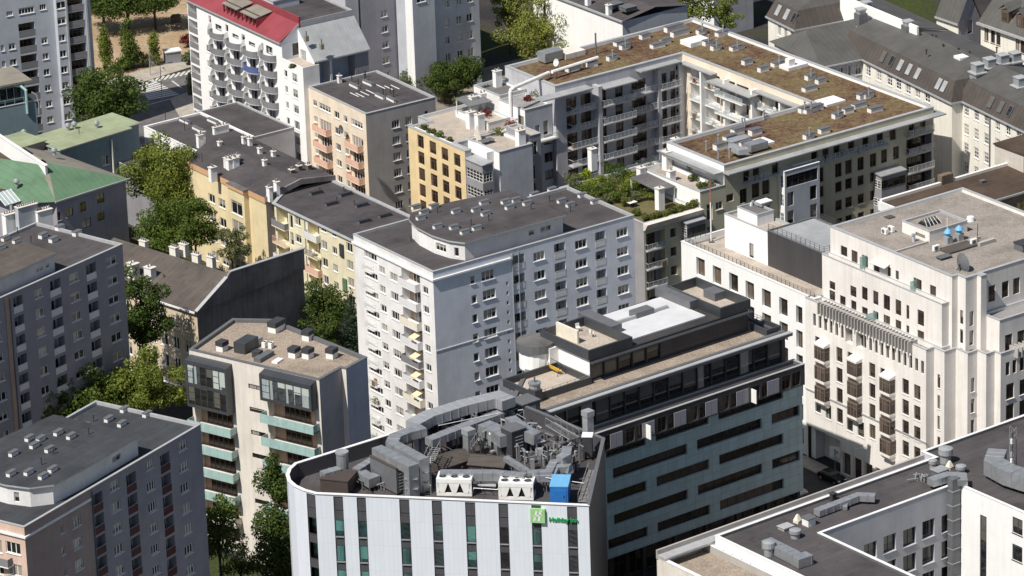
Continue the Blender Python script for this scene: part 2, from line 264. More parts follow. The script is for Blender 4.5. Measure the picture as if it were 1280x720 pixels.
class Face:
    def __init__(s,b,p0,p1,z0,z1,mat,top=None):
        s.b=b; s.p0=Vector(p0); s.p1=Vector(p1); s.L=(s.p1-s.p0).length; s.d=(s.p1-s.p0)/s.L; s.nr=Vector((s.d.y,-s.d.x)); s.z0=z0; s.z1=z1; s.mat=mat; s.ops=[]; s.ang=math.atan2(s.d.y,s.d.x)
    def sz(s,x,y):
        o=s.b.toloc(CAM); e=s.b.toloc(CAM+ray(x,y))-o; n=Vector((s.nr.x,s.nr.y,0)); t=(Vector((s.p0.x,s.p0.y,0))-o).dot(n)/e.dot(n); p=o+e*t
        return (Vector((p.x,p.y))-s.p0).dot(s.d), p.z
    def P(s,a,z,out=0.):
        q=s.p0+s.d*a+s.nr*out; return Vector((q.x,q.y,z))
    def open(s,s0,s1,z0,z1,kind='win',**k):
        s0=max(s0,.06); s1=min(s1,s.L-.06); z0=max(z0,s.z0+.05); z1=min(z1,s.z1-.05)
        if s1-s0<.25 or z1-z0<.25: return
        for q in s.ops:
            if s0<q[1]-.01 and s1>q[0]+.01 and z0<q[3]-.01 and z1>q[2]+.01: return
        s.ops.append((s0,s1,z0,z1,kind,k))
    def grid(s,cols,row,step,n,kind='win',y=None,skip=(),w=None,**k):
        """cols: pixel x pairs read at pixel row y; row: (x,ytop,ybot) of the first window"""
        y=y if y is not None else (row[1]+row[2])/2
        _,zt=s.sz(row[0],row[1]); _,zb=s.sz(row[0],row[2])
        for ci,c in enumerate(cols):
            yy=c[2] if len(c)>2 else y
            a,_=s.sz(c[0],yy); e,_=s.sz(c[1],yy)
            if a>e: a,e=e,a
            if w: m=(a+e)/2; a,e=m-w/2,m+w/2
            for i in range(n):
                if (ci,i) in skip: continue
                s.open(a,e,zb-step*i,zt-step*i,kind,**k)
    def build(s,mb):
        xs=sorted({0.,s.L}|{o[0] for o in s.ops}|{o[1] for o in s.ops}); zs=sorted({s.z0,s.z1}|{o[2] for o in s.ops}|{o[3] for o in s.ops})
        for i in range(len(zs)-1):
            za,zb=zs[i],zs[i+1]; zc=(za+zb)/2; run=None
            row=[o for o in s.ops if o[2]<zc<o[3]]
            edges=sorted({0.,s.L}|{o[0] for o in row}|{o[1] for o in row})
            for a,e in zip(edges,edges[1:]):
                c=(a+e)/2
                if any(o[0]<c<o[1] for o in row): continue
                mb.poly([s.P(a,za),s.P(e,za),s.P(e,zb),s.P(a,zb)],s.mat)
        for s0,s1,z0,z1,kind,k in s.ops:
            dep=k.get('dep',{'win':.16,'log':1.15,'hole':.4,'band':.25,'door':.2}.get(kind,.16)); rm=k.get('rm',s.mat)
            I=-dep
            mb.poly([s.P(s0,z0),s.P(s0,z0,I),s.P(s0,z1,I),s.P(s0,z1)],rm); mb.poly([s.P(s1,z0),s.P(s1,z0,I),s.P(s1,z1,I),s.P(s1,z1)],rm)
            mb.poly([s.P(s0,z0),s.P(s1,z0),s.P(s1,z0,I),s.P(s0,z0,I)],rm); mb.poly([s.P(s0,z1),s.P(s1,z1),s.P(s1,z1,I),s.P(s0,z1,I)],rm)
            w,h=s1-s0,z1-z0; c=(s0+s1)/2; nv=k.get('nv',max(1,round(w/.75))); nh=k.get('nh',1); fm=k.get('fm','frame_white'); gm=k.get('gm','pane'); pn=k.get('name','window')
            if kind in ('win','band','door'):
                s.window(c,z0,w,h,nv,nh,fm,gm,k.get('sill',kind=='win'),dep,k.get('fw',.07),pn,k.get('sillm'))
            elif kind=='hole':
                mb.poly([s.P(s0,z0,I),s.P(s1,z0,I),s.P(s1,z1,I),s.P(s0,z1,I)],k.get('bm','black'))
            elif kind=='log':
                bm=k.get('bm',s.mat); mb.poly([s.P(s0,z0,I),s.P(s1,z0,I),s.P(s1,z1,I),s.P(s0,z1,I)],bm)
                dw=min(w*.86,k.get('dw',2.2)); s.window(c,z0+.06,rnd(dw),rnd(min(2.15,h-.25)),max(2,round(dw/.8)),1,fm,gm,False,0.02,.07,'balcony_door',None,out=I+.08)
                pm=k.get('pm')
                if pm:
                    ph=k.get('ph',1.0); key=('par',rnd(w),pm,ph,k.get('style')); 
                    if key not in WC:
                        p=MB(); W2=rnd(w)/2
                        if k.get('style')=='rail': 
                            p.box(-W2,.0,ph-.05,W2,.05,ph,pm); p.box(-W2,.0,.08,W2,.05,.12,pm)
                            for i in range(int(W2*2/.14)+1): p.box(-W2+i*.14-.012,.015,.12,-W2+i*.14+.012,.035,ph-.05,pm)
                        else:
                            p.box(-W2+.02,-.03,.05,W2-.02,.04,ph,pm); p.box(-W2+.02,-.05,ph+.04,W2-.02,.0,ph+.09,'metal_grey')
                            for q in (-1,1): p.box(q*(W2-.1)-.02,-.04,ph,q*(W2-.1)+.02,-.01,ph+.04,'metal_grey')
                        WC[key]=p.mesh('balcony_panel')
                    q=s.P(c,z0,0); link('balcony_panel',WC[key],s.b.root,q,s.ang)
                if k.get('slab'): mb.box(0,0,0,0,0,0,s.mat)
    def window(s,c,z0,w,h,nv,nh,fm,gm,sill,dep,fw,pn,sillm=None,out=0.):
        f,g=winmesh(rnd(w),rnd(h),nv,nh,fm,gm,sill,dep,fw,sillm); q=s.P(c,z0,out)
        o=link(pn,f,s.b.root,q,s.ang); link('pane',g,o); return o
class Bld:
    def __init__(s,name,label,cat,F,z,head,group=None,o=None):
        q=o if o is not None else at(F[0],F[1],z); s.h=math.radians(head); s.root=empty(name,(q[0],q[1],0),s.h,label,cat,group)
        s.M=Matrix.Translation((q[0],q[1],0))@Matrix.Rotation(s.h,4,'Z'); s.Mi=s.M.inverted(); s.faces=[]; s.w=MB(); s.roofo=None
    def toloc(s,p): return s.Mi@Vector(p)
    def xy(s,x,y,z):
        p=s.toloc(at(x,y,z)); return (p.x,p.y)
    def walls(s,poly,z0,z1,mat,mats={}):
        n=len(poly); r=[]
        for i in range(n):
            f=Face(s,poly[i],poly[(i+1)%n],z0,z1,mats.get(i,mat)); s.faces.append(f); r.append(f)
        return r
    def face(s,p0,p1,z0,z1,mat):
        f=Face(s,p0,p1,z0,z1,mat); s.faces.append(f); return f
    def roof(s,poly,z,mat,ph=.35,pt=.3,pm='coping',inner=None,over=.06,name='roof',em={}):
        """deck at z, parapet rising ph above it with a coping"""
        m=MB(); m.poly([(*p,z) for p in inset(poly,.02)],mat); o=m.build(name,s.root)
        if s.roofo is None: s.roofo=o
        if ph>0:
            a=inset(poly,-over); b=inset(poly,pt); q=MB(); n=len(poly); im=inner or pm
            for i in range(n):
                j=(i+1)%n
                q.hexa([(*a[i],z+ph-.02),(*a[j],z+ph-.02),(*b[j],z+ph-.02),(*b[i],z+ph-.02)],[(*a[i],z+ph+.06),(*a[j],z+ph+.06),(*b[j],z+ph+.06),(*b[i],z+ph+.06)],em.get(i,pm))
                q.poly([(*b[i],z+.003),(*b[j],z+.003),(*b[j],z+ph-.02),(*b[i],z+ph-.02)],im)
            q.build('parapet',o)
        return o
    def flatblock(s,poly,z0,z1,mat,rmat,ph=.3,pm='coping',mats={},inner=None,pt=.3):
        f=s.walls(poly,z0,z1,mat,mats); s.roof(poly,z1-ph,rmat,ph,pt,pm,inner); return f
    def part(s,name,mb,parent=None): return mb.build(name,parent or s.root)
    def vents(s,pts,z,size=(1.3,.55,.5),body='white_paint',cap='mid_metal',parent=None,ang=0.,name='roof_vent',ch=.09):
        L,Wd,H=size; k=('vent',size,body,cap,ch)
        if k not in WC:
            m=MB(); m.box(-L/2,-Wd/2,0,L/2,Wd/2,H,body); m.box(-L/2-.07,-Wd/2-.07,H,L/2+.07,Wd/2+.07,H+ch,cap); WC[k]=m.mesh(name)
        for p in pts:
            q=s.xy(p[0],p[1],z); link(name,WC[k],parent or s.roofo or s.root,(q[0],q[1],z),ang+random.uniform(-.04,.04))
    def pipes(s,pts,z,h=.8,r=.07,mat='dark_metal'):
        k=('pipe',h,r,mat)
        if k not in WC:
            m=MB(); m.cyl((0,0,0),(0,0,h),r,mat,7); m.cyl((0,0,h),(0,0,h+.12),r*1.7,mat,7); WC[k]=m.mesh('vent_pipe')
        for p in pts:
            q=s.xy(p[0],p[1],z); link('vent_pipe',WC[k],s.roofo or s.root,(q[0],q[1],z))
    def chimneys(s,pts,z,size=(.9,.6,1.5),mat='white_plaster',pots=2,ang=0.,sink=1.0):
        L,Wd,H=size; k=('chim',size,mat,pots)
        if k not in WC:
            m=MB(); m.box(-L/2,-Wd/2,-sink,L/2,Wd/2,H,mat); m.box(-L/2-.1,-Wd/2-.1,H,L/2+.1,Wd/2+.1,H+.1,'concrete')
            for i in range(pots):
                x=-L/2+L*(i+.5)/pots; m.cyl((x,0,H+.1),(x,0,H+.45),.1,'mid_metal',7); m.cyl((x,0,H+.45),(x,0,H+.55),.17,'mid_metal',7,.05)
            WC[k]=m.mesh('chimney')
        for p in pts:
            zz=p[2] if len(p)>2 else z; q=s.xy(p[0],p[1],zz); link('chimney',WC[k],s.roofo or s.root,(q[0],q[1],zz),ang)
    def balc(s,f,c,z,w,d,style='panel',mat='panel_white',slab='white_plaster',h=1.0,bw=None):
        """balcony on face f, centre c, floor level z"""
        k=('balc',rnd(w),rnd(d),style,mat,slab,h)
        if k not in WC:
            x=rnd(w)/2; d=rnd(d); a=MB(); b=MB()
            if style=='round':
                n=10; arc=[(-x*math.cos(math.pi*i/n),-d*math.sin(math.pi*i/n)**.8) for i in range(n+1)]
                a.hexa([(*p,-.14) for p in arc],[(*p,0) for p in arc],slab)
                for p,q in zip(arc,arc[1:]):
                    t=.96; b.hexa([(*p,0.),(*q,0.),(q[0]*t,q[1]*t,0.),(p[0]*t,p[1]*t,0.)],[(*p,h),(*q,h),(q[0]*t,q[1]*t,h),(p[0]*t,p[1]*t,h)],mat)
            else:
                a.box(-x,-d,-.16,x,-.003,0,slab)
                if style=='panel':
                    b.box(-x,-d,.02,x,-d+.06,h,mat); b.box(-x,-d+.06,.02,-x+.05,-.01,h,mat); b.box(x-.05,-d+.06,.02,x,-.01,h,mat)
                else:
                    for y0,y1,x0,x1 in ((-d,-d+.04,-x,x),(-d+.04,-.01,-x,-x+.04),(-d+.04,-.01,x-.04,x)):
                        b.box(x0,y0,h-.05,x1,y1,h,mat); b.box(x0,y0,.1,x1,y1,.14,mat)
                    nb=max(3,int(2*x/(.8 if style=='posts' else .15)))
                    for i in range(nb+1):
                        xx=-x+.02+i*(2*x-.04)/nb; b.box(xx-.018,-d+.008,0,xx+.018,-d+.033,h-.05,mat)
                    if style=='posts':
                        b.box(-x+.05,-d+.015,.18,x-.05,-d+.026,h-.12,'clear_panel')
            WC[k]=(a.mesh('balcony'),b.mesh('railing'))
        o=link('balcony',WC[k][0],s.root,f.P(c,z),f.ang); link('railing',WC[k][1],o)
        if style in('posts','bars') and BR.random()<.62:
            q=BR.randrange(5); kk=('bal',q)
            if kk not in WC:
                m=MB()
                if q<3:
                    for i in range(70):
                        v=Vector((BR.gauss(0,.34),BR.gauss(0,.14),.55+BR.gauss(0,.22))); a=Vector((BR.uniform(-1,1),BR.uniform(-1,1),BR.uniform(-1,1))).normalized()*.12; b2=a.orthogonal().normalized()*.09; m.poly([v-a,v+b2,v+a,v-b2],('leaf_mid','leaf_bright','leaf_red')[q])
                    m.box(-.5,-.14,0,.5,.14,.3,('terracotta','frame_brown','terracotta')[q])
                else:
                    m.box(-.35,-.25,0,.35,.25,.75 if q==3 else .5,('wood','sand_cloth')[q-3]); m.box(-.35,.2,.5,.35,.27,1.0,('wood','white_paint')[q-3])
                WC[kk]=m.mesh('planter' if q<3 else 'cabinet')
            x=rnd(w)/2-.6; link('planter' if q<3 else 'cabinet',WC[kk],o,(BR.uniform(-x,x) if x>0 else 0,-max(.25,rnd(d)*.55),0))
        return o
    def rail(s,pts,h=1.0,mat='rail_dark',step=1.2,name='railing',mid=2,close=False,parent=None):
        m=MB(); pts=[Vector(p) for p in pts]
        if close: pts.append(pts[0])
        for a,b in zip(pts,pts[1:]):
            L=(b-a).length; n=max(1,round(L/step))
            for i in range(n+1):
                q=a.lerp(b,i/n); m.box(q.x-.025,q.y-.025,q.z,q.x+.025,q.y+.025,q.z+h,mat)
            for j in range(mid+1):
                zz=h*(1-j/(mid+1)); m.cyl(a+Vector((0,0,zz)),b+Vector((0,0,zz)),.025,mat,5)
        return m.build(name,parent or s.root)
    def done(s,name='wall'):
        for f in s.faces: f.build(s.w)
        if s.w.f: s.w.build(name,s.root)
def P3(s,x,y,z):
    q=s.xy(x,y,z); return Vector((q[0],q[1],z))
def rows(f,x,yt,yb): 
    _,a=f.sz(x,yt); _,b=f.sz(x,yb); return b,a
# ================================================================== the three slab towers of one estate
def penthouse(b,poly,z0,z1,mat,rmat,wins=()):
    f=b.walls(poly,z0+.004,z1,mat); q=MB(); o=inset(poly,-.35); q.prism(o,z1,z1+.22,'coping',rmat); r=q.build('penthouse_roof',b.root); b.roofo=r
    for i,c,w,h,dz in wins: f[i].open(c-w/2,c+w/2,z0+dz,z0+dz+h,'win',sill=False)
    return f
# --- white tower
b=Bld('apartment_tower','white plastered apartment tower with pale balcony stack and curved rooftop storey, centre of the scene','apartment tower',(541,340),34,35,'slab apartment towers'); T13=b
Z=34; P=[(0,0),(34,0),(34,15.6),(13.5,15.6),(13.5,19.3),(0,19.3)]
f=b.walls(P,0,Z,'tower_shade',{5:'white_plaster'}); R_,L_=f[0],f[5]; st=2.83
R_.grid([(589.5,596)],(592,369,379.5),st,11,'win',y=370,nv=1); R_.open(*[v for v in (R_.sz(588,348)[0],R_.sz(594,348)[0])],*rows(R_,591,345,355),'win',nv=1)
R_.grid([(603.5,619.5)],(611,362,374),st,11,'win',y=365,nv=3); R_.open(R_.sz(602,345)[0],R_.sz(618,345)[0],*rows(R_,610,338,350),'win',nv=3)
R_.grid([(632.5,635.5)],(634,352,357),st/2,22,'win',y=352,nv=1,sill=False,gm='pane')
R_.grid([(666.5,680.5),(719,733.5),(771.3,785)],(726.5,299.5,310.5),st,11,'win',y=310,nv=3,fw=.09)
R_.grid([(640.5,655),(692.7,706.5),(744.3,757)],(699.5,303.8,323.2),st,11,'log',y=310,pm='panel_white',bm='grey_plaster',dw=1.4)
L_.grid([(456,471)],(463,316,324),st,11,'win',y=330,nv=4); L_.grid([(474,481)],(477,333,342),st,10,'win',y=340,nv=2)
L_.grid([(487.5,497)],(491,341,351),st,10,'win',y=345,nv=3); L_.grid([(528.5,535)],(531,358,367),st,10,'win',y=362,nv=2,gm='pane_clear')
a0,_=L_.sz(503.5,380); a1,_=L_.sz(526.5,380); _,zt=L_.sz(515,348)
for i in range(11):
    zf=zt-1.2-st*i
    if zf<1: break
    L_.open(a0,a1,zf,zf+2.6,'log',dep=1.3,bm='brown_plaster',rm='white_plaster',dw=2.4)
    b.balc(L_,(a0+a1)/2+.1,zf,a1-a0-.2,.85,'panel',['panel_white','panel_white','cream_paint','panel_white','panel_grey','panel_white','cream_paint'][i%7])
    if i in (3,4,5,6): 
        m=MB(); w=1.3; m.hexa([(-w/2,-1.35,2.0),(w/2,-1.35,2.0),(w/2,0,2.45),(-w/2,0,2.45)],[(-w/2,-1.35,2.05),(w/2,-1.35,2.05),(w/2,0,2.5),(-w/2,0,2.5)],'awning_orange'); m.box(-w/2,-1.36,1.85,w/2,-1.33,2.0,'awning_orange'); m.build('awning',b.root,L_.P(a1-.8,zf-.4),L_.ang)
a2,_=L_.sz(463,330)
for i in range(10): b.balc(L_,a2-.3,Z-4.3-st*i,2.3,.45,'bars','rail_white','white_plaster',.9)
b.roof(P,Z-.35,'tar',.35,.3,'coping')
m=MB(); m.box(-.25,-.25,32.7,12.8,-.003,32.95,'coping_white'); m.box(-.25,-.003,32.7,-.003,19.5,32.95,'coping_white'); m.box(-.04,-.06,22.4,12.8,-.003,22.55,'coping_white'); m.build('cornice',b.root)
m=MB()
for x in (13.1,14.15): m.cyl((x,-.08,.3),(x,-.08,33.6),.06,'metal_grey',6)
m.build('drainpipe',b.root)
penthouse(b,[(6.4,1.5),(22.9,1.5),(22.9,14),(14.3,15.4),(7.6,15.5),(5.9,13.5),(5.0,10.4),(4.8,6.5),(5.3,3.5)],Z-.35,36.15,'white_plaster','tar',[(0,13.6,1.8,.8,.9),(0,11.2,1.0,.8,.9),(7,1.3,2.0,1.1,.6),(8,1.0,.7,1.3,.4)])
b.vents([(520,261),(530,267),(542.5,260),(526,274),(570,266),(547,285),(567.5,286),(581,292),(596,287),(595,264),(607,269),(605,255),(632,254),(637,261),(645,252),(659,256)],36.37)
b.pipes([(547,266),(589,282),(611,276),(664,262)],36.37)
ph=b.roofo; b.roofo=None
b.vents([(668,245),(690,239),(702,253),(713,258),(728,246),(744,254)],Z-.35,parent=ph); b.roofo=ph; b.pipes([(687,252),(713,265),(514,302),(550,313)],Z-.35)
b.done()
# --- grey tower left
b=Bld('apartment_tower','shaded grey apartment tower at the left edge with balcony recess columns and dark flat roof','apartment tower',(42.5,354),33,52,'slab apartment towers'); T15=b
Z=33; P=[(-16,0),(17.9,0),(17.9,16.3),(-16,16.3)]
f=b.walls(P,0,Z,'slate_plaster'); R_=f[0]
R_.grid([(43,54),(88,100.5),(136,149)],(142.5,319.5,330.5),2.83,11,'win',y=370,nv=2,fw=.1)
R_.grid([(17,29),(64,78),(111,123.5)],(115,329,350),2.83,11,'log',y=385,pm='panel_white',bm='grey_plaster',dw=1.4)
R_.grid([(-8,4)],(0,366,377),2.83,10,'win',y=440,nv=2,fw=.1)
m=MB(); s0,_=R_.sz(12,430); q=R_.P(s0,0,.003); m.box(q.x-.35,-.12,0,q.x+.35,-.003,Z-.4,'brown_plaster'); m.cyl((q.x+.6,-.1,0),(q.x+.6,-.1,Z-.4),.07,'mid_metal',6); m.build('pilaster',b.root)
b.roof(P,Z-.35,'tar',.35,.3,'coping')
penthouse(b,[(-12,1.0),(5.6,1.3),(6.6,11.5),(-12,12.5)],Z-.35,35.1,'tower_plaster','tar_brown',[(0,14.6,1.6,.6,1.0),(0,16.2,.8,.6,1.0)])
b.vents([(7,300),(21,303),(2,311)],35.33); ph=b.roofo; b.vents([(75,287),(96.5,294),(54,297),(67,302)],Z-.35,(1.3,.7,.6)); b.pipes([(39,303),(22,292)],35.3); b.done()
# --- bottom-left tower
b=Bld('apartment_tower','shaded grey and pinkish apartment tower in the bottom left corner with dark red balcony panels','apartment tower',(147,591),33,57,'slab apartment towers'); T17=b
Z=33; P=[(-18.4,0),(17.2,0),(17.2,16.4),(-4,16.4),(-4,19.5),(-18.4,19.5)]
f=b.walls([(-18.4,0),(-5.6,0)]+P[1:],0,Z,'slate_plaster',{0:'pink_shade',6:'pink_plaster'}); R1,R_,L_=f[0],f[1],f[6]  # unlit bay wears a darker copy of the pink plaster, its shade painted in
R_.grid([(137.5,149),(184,193.5),(226,236.5)],(231.5,549,561),2.83,8,'win',y=610,nv=3,fw=.1)
R_.grid([(115,129),(160,172.5),(204,216)],(209,565,589),2.83,8,'log',y=630,pm='panel_maroon',bm='loggia_plaster',dw=1.4)
R1.grid([(90,101)],(95.5,645.5,659),2.83,8,'win',y=655,nv=3,fw=.1); R1.grid([(75,79.5)],(77,657,667),2.83,8,'win',y=660,nv=1,fw=.1)
L_.grid([(7.5,25.5)],(16,678,692),2.83,6,'win',y=685,nv=3,fw=.1); L_.grid([(-14,2)],(-5,674,690),2.83,6,'win',y=680,nv=3)
a2,_=L_.sz(5,700); b.balc(L_,a2,Z-5.4,2.6,.9,'panel','panel_grey'); b.balc(L_,a2,Z-8.2,2.6,.9,'panel','panel_grey')
b.roof(P,Z-.35,'tar_blue',.35,.3,'coping')
m=MB(); m.box(-18.65,-.25,31.6,-5.7,-.003,31.85,'coping_white'); m.box(-18.65,-.003,31.6,-18.403,19.5,31.85,'coping_white'); m.build('cornice',b.root)
m=MB(); m.cyl((-5.3,-.09,0),(-5.3,-.09,Z-.3),.07,'mid_metal',6); m.build('drainpipe',b.root)
penthouse(b,[(-10.6,1.6),(-5,1.3),(6.2,1.5),(6.4,14.5),(-4,15.9),(-11,15.9),(-12.9,10.5),(-13.2,6.5),(-12.6,3.5)],Z-.35,35.1,'white_plaster','tar_blue',[(1,6.8,1.8,.8,.9),(7,1.2,.7,1.3,.4),(6,1.3,.8,1.1,.5)])
b.vents([(37,550),(51,551),(73,543),(89,547.5),(43,559),(62,564),(17,569),(14,594),(36,592.5),(54,597.5),(66,589)],35.33); b.pipes([(67,567),(52,581),(111,543)],35.33)
ph=b.roofo; b.roofo=ph; b.vents([(156,514),(184,520),(136,526),(152.5,532),(91,532),(107,535)],Z-.35); b.pipes([(117,527),(70,533)],Z-.35); b.done()
# ================================================================== low tenement with fire wall
b=Bld('tenement','low beige tenement with a bare dark fire wall and chimneys on its grey roof','tenement',(246,389),13,47); B14=b
V=26.
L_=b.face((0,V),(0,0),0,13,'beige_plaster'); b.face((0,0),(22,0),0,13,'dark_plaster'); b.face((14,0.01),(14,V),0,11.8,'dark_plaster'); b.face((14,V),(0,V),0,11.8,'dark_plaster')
L_.grid([(199.5,208.5),(215,222.5),(230,237.5)],(219,394.5,410),3.35,4,'win',y=405,nv=2,fw=.12); L_.grid([(169,177),(184.5,193),(154,162)],(219,394.5,410),3.35,4,'win',y=390,nv=2,fw=.12)
m=MB(); A=[(-.4,-.0,12.9),(-.4,V,12.9),(8,V,16.2),(8,0,16.2)]; m.poly(A,'tar_brown'); m.poly([(8,0,16.2),(8,V,16.2),(14,V,11.8),(14,0,11.8)],'tar_brown'); m.box(-.55,-.0,12.7,-.38,V,12.95,'coping_white'); b.roofo=m.build('roof',b.root)
m=MB(); pr=[(0,12.9),(0,13.25),(6,16.4),(6.8,17.1),(22,16.2),(22,12.9)]
m.hexa([(u,-.35,z) for u,z in pr],[(u,-.004,z) for u,z in pr],'dark_plaster'); m.build('fire_wall',b.root)
m=MB(); m.hexa([(-.3,-.5,13.05),(6.1,-.5,16.42),(6.1,.15,16.42),(-.3,.15,13.05)],[(-.3,-.5,13.2),(6.1,-.5,16.57),(6.1,.15,16.57),(-.3,.15,13.2)],'coping'); m.hexa([(6.8,-.5,17.1),(22.1,-.5,16.2),(22.1,.1,16.2),(6.8,.1,17.1)],[(6.8,-.5,17.22),(22.1,-.5,16.32),(22.1,.1,16.32),(6.8,.1,17.22)],'coping'); m.build('coping',b.root)
b.chimneys([(167,341,14.6),(188,346,14.4)],14,(1.1,1.5,1.5),'white_plaster',2); b.chimneys([(180,308,16),(218,316,16),(230,312,16.2),(246,325,16),(264,328,16)],16,(1.3,.8,.9),'pale_stone',3,math.pi/2)
b.pipes([(205,349),(178,352)],14.3,.7); b.done()
# ================================================================== beige block with glass balconies
b=Bld('apartment_block','narrow beige concrete block with green glass balconies and two dark glazed bays','apartment block',(399,475),29,55); B16=b
Z=29; P=[(0,0),(4.8,0),(4.8,-.8),(9.5,-.8),(14.3,18.4),(11.8,23.3),(0,21.5)]
f=b.walls(P,0,Z,'concrete',{0:'brown_grey',2:'blue_violet',3:'violet_grey'}); L_=f[6]
for x0,x1,r0,yy in ((311,325,(318,482,488),560),):
    L_.grid([(311.5,330)],(320,481.5,487.5),3.3,8,'win',y=500,nv=2,nh=1,sill=False,gm='pane',fm='frame_dark')
zb=[]
for k,(x0,x1,yt,yb,name) in enumerate(((228.5,292,445,515,'left'),(332,396,468,511,'right'))):
    s0,_=L_.sz(x0,480); s1,_=L_.sz(x1,490); s0=max(s0,.2); s1=min(s1,L_.L-.2); _,zt=L_.sz((x0+x1)/2,(yt+yb)/2-(yb-yt)/2+ (6 if k==0 else 3)); zt=min(zt,Z-.4); zl=zt-(6.6 if k==0 else 3.7)
    m=MB(); c=(s0+s1)/2; w=s1-s0; D=1.3
    # dark frame of the bay
    m.box(-w/2,-D,0,w/2,-.003,.35,'slate_metal'); m.box(-w/2,-D,zt-zl-.5,w/2,-.003,zt-zl,'slate_metal'); m.box(-w/2,-D,.35,-w/2+.3,-.003,zt-zl-.5,'slate_metal'); m.box(w/2-.3,-D,.35,w/2,-.003,zt-zl-.5,'slate_metal')
    m.hexa([(-w/2,-D,zt-zl),(w/2,-D,zt-zl),(w/2,0,zt-zl),(-w/2,0,zt-zl)],[(-w/2,-D,zt-zl+.03),(w/2,-D,zt-zl+.03),(w/2,0,zt-zl+.35),(-w/2,0,zt-zl+.35)],'slate_metal')
    if k==0: m.box(-w/2+.3,-D+.02,3.05,w/2-.3,-.003,3.4,'slate_metal')
    bay=m.build('glazed_bay',b.root,L_.P(c,zl),L_.ang)
    for lv in ((.35,3.05),(3.4,zt-zl-.5)) if k==0 else ((.35,zt-zl-.5),):
        n=6
        for i in range(n):
            ww=(w-.6)/n; fr,g=winmesh(rnd(ww,.01),rnd(lv[1]-lv[0],.01),1,1 if i%2 else 3,'frame_dark','pane_curtain' if (k==1 or (i in (0,1,4,5) and lv[0]>1)) else 'pane_clear',False,.05,.06); q=L_.P(s0+.3+ww*(i+.5),zl+lv[0],D-.02); o=link('window',fr,b.root,q,L_.ang); link('pane',g,o)
    zb.append((s0,s1,zl))
for k,(s0,s1,zl) in enumerate(zb):
    for i in range(8):
        zf=zl-2.95-3.28*i
        if zf<.5: break
        L_.open(s0+.3,s1-.3,zf,zf+2.5,'log',dep=1.2,bm='brown_plaster' ,dw=4.2,fm='frame_brown',gm='pane_brown')
        glassy=i<4 if k==0 else i<6; w=s1-s0+.3; x=w/2
        a=MB(); a.box(-x,-1.3,-.2,x,-.003,.0,'concrete' if not glassy else 'mid_metal'); o=a.build('balcony',b.root,L_.P((s0+s1)/2,zf),L_.ang)
        m=MB(); mt='glass_green' if glassy else 'concrete'
        m.box(-x,-1.36,-.25,x,-1.31,1.0,mt); m.box(-x,-1.31,-.25,-x+.05,-.02,1.0,mt); m.box(x-.05,-1.31,-.25,x,-.02,1.0,mt)
        for j in range(7): m.box(-x+j*w/6-.02,-1.375,-.2,-x+j*w/6+.02,-1.36,.95,'metal_grey')
        m.build('balcony_parapet',o)
b.roof(P,Z-.4,'gravel',.4,.45,'mid_metal','mid_metal')
b.vents([(346,413)],Z-.4,(2.2,1.3,.8),'white_paint','dark_metal',ch=.7); b.vents([(385,424.5),(368,446),(385,447),(415,447),(278,438)],Z-.4,(1.2,1.1,.8),'white_paint','dark_metal',ch=.6)
m=MB(); q=b.xy(308,437,Z-.4); m.rbox(q[0],q[1],Z-.4,3.2,1.8,1.5,.05,'slate_metal'); q=b.xy(320,431,Z-.4); m.rbox(q[0],q[1],Z-.4,1.5,1.2,1.0,.05,'metal_grey'); q=b.xy(330,448,Z-.4); m.rbox(q[0],q[1],Z-.4,3.2,1.1,.6,.05,'mid_metal'); q=b.xy(322,446,Z-.4); m.rbox(q[0],q[1],Z-.4,1.1,1.1,.9,.05,'slate_metal'); m.build('service_housing',b.roofo)
m=MB(); q=b.xy(347,452,Z-.4); m.rbox(q[0],q[1],Z-.4,1.6,.9,.25,.1,'white_paint'); m.build('roof_hatch',b.roofo)
for x,y in ((331,434),(339,435)):
    q=b.xy(x,y,Z-.4); m=MB(); m.rbox(q[0],q[1],Z-.35,.9,.5,.75,.2,'white_paint'); m.cyl((q[0],q[1],Z+.4),(q[0],q[1],Z+.43),.2,'black',10); m.build('condenser',b.roofo)
b.done()
# ================================================================== small cream block with pink balconies
b=Bld('apartment_block','cream five-storey block with salmon pink balcony panels and dark flat roof','apartment block',(457,142.5),19,33); B6=b
Z=19; U,V=13.2,17.6; f=b.walls([(0,0),(U,0),(U,V),(0,V)],0,Z,'warm_grey',{3:'cream_plaster'}); R_,L_=f[0],f[3]; st=2.75
R_.grid([(490,499.5),(507,515)],(494.5,150,160),st,6,'win',y=155,nv=3,fw=.09); R_.grid([(531,535.5)],(533,138.5,146),st,2,'win',y=143,nv=1)
L_.grid([(391.5,396)],(394,125.5,133),st,6,'win',y=129,nv=2); L_.grid([(418,424)],(421,139.5,148),st,6,'win',y=144,nv=2); L_.grid([(429.5,434)],(432,145,153),st,6,'win',y=148,nv=1)
for x0,x1,yt,xb0,xb1 in ((399,413,131,393,409),(439.5,453,151,434.5,450)):
    s0,_=L_.sz(x0,yt+5); s1,_=L_.sz(x1,yt+5); _,zt=L_.sz((x0+x1)/2,yt)
    for i in range(6):
        L_.open(s0,s1,zt-(1.1 if i==0 else 1.9)-st*i,zt-st*i,'win',nv=4,fw=.09)
        if i: b.balc(L_,(s0+s1)/2-.35,zt-1.95-st*i,s1-s0+.7,1.1,'panel','panel_pink','cream_plaster')
m=MB(); s0,_=L_.sz(434,155); _,zc=L_.sz(434,155); q=L_.P(s0+.1,zc-.6); d=MB()
for i in range(10):
    a0,a1=2*math.pi*i/10,2*math.pi*(i+1)/10; d.poly([(0,0,.0),(.75*math.cos(a0),.25,.75*math.sin(a0)),(.75*math.cos(a1),.25,.75*math.sin(a1))],'mid_metal')
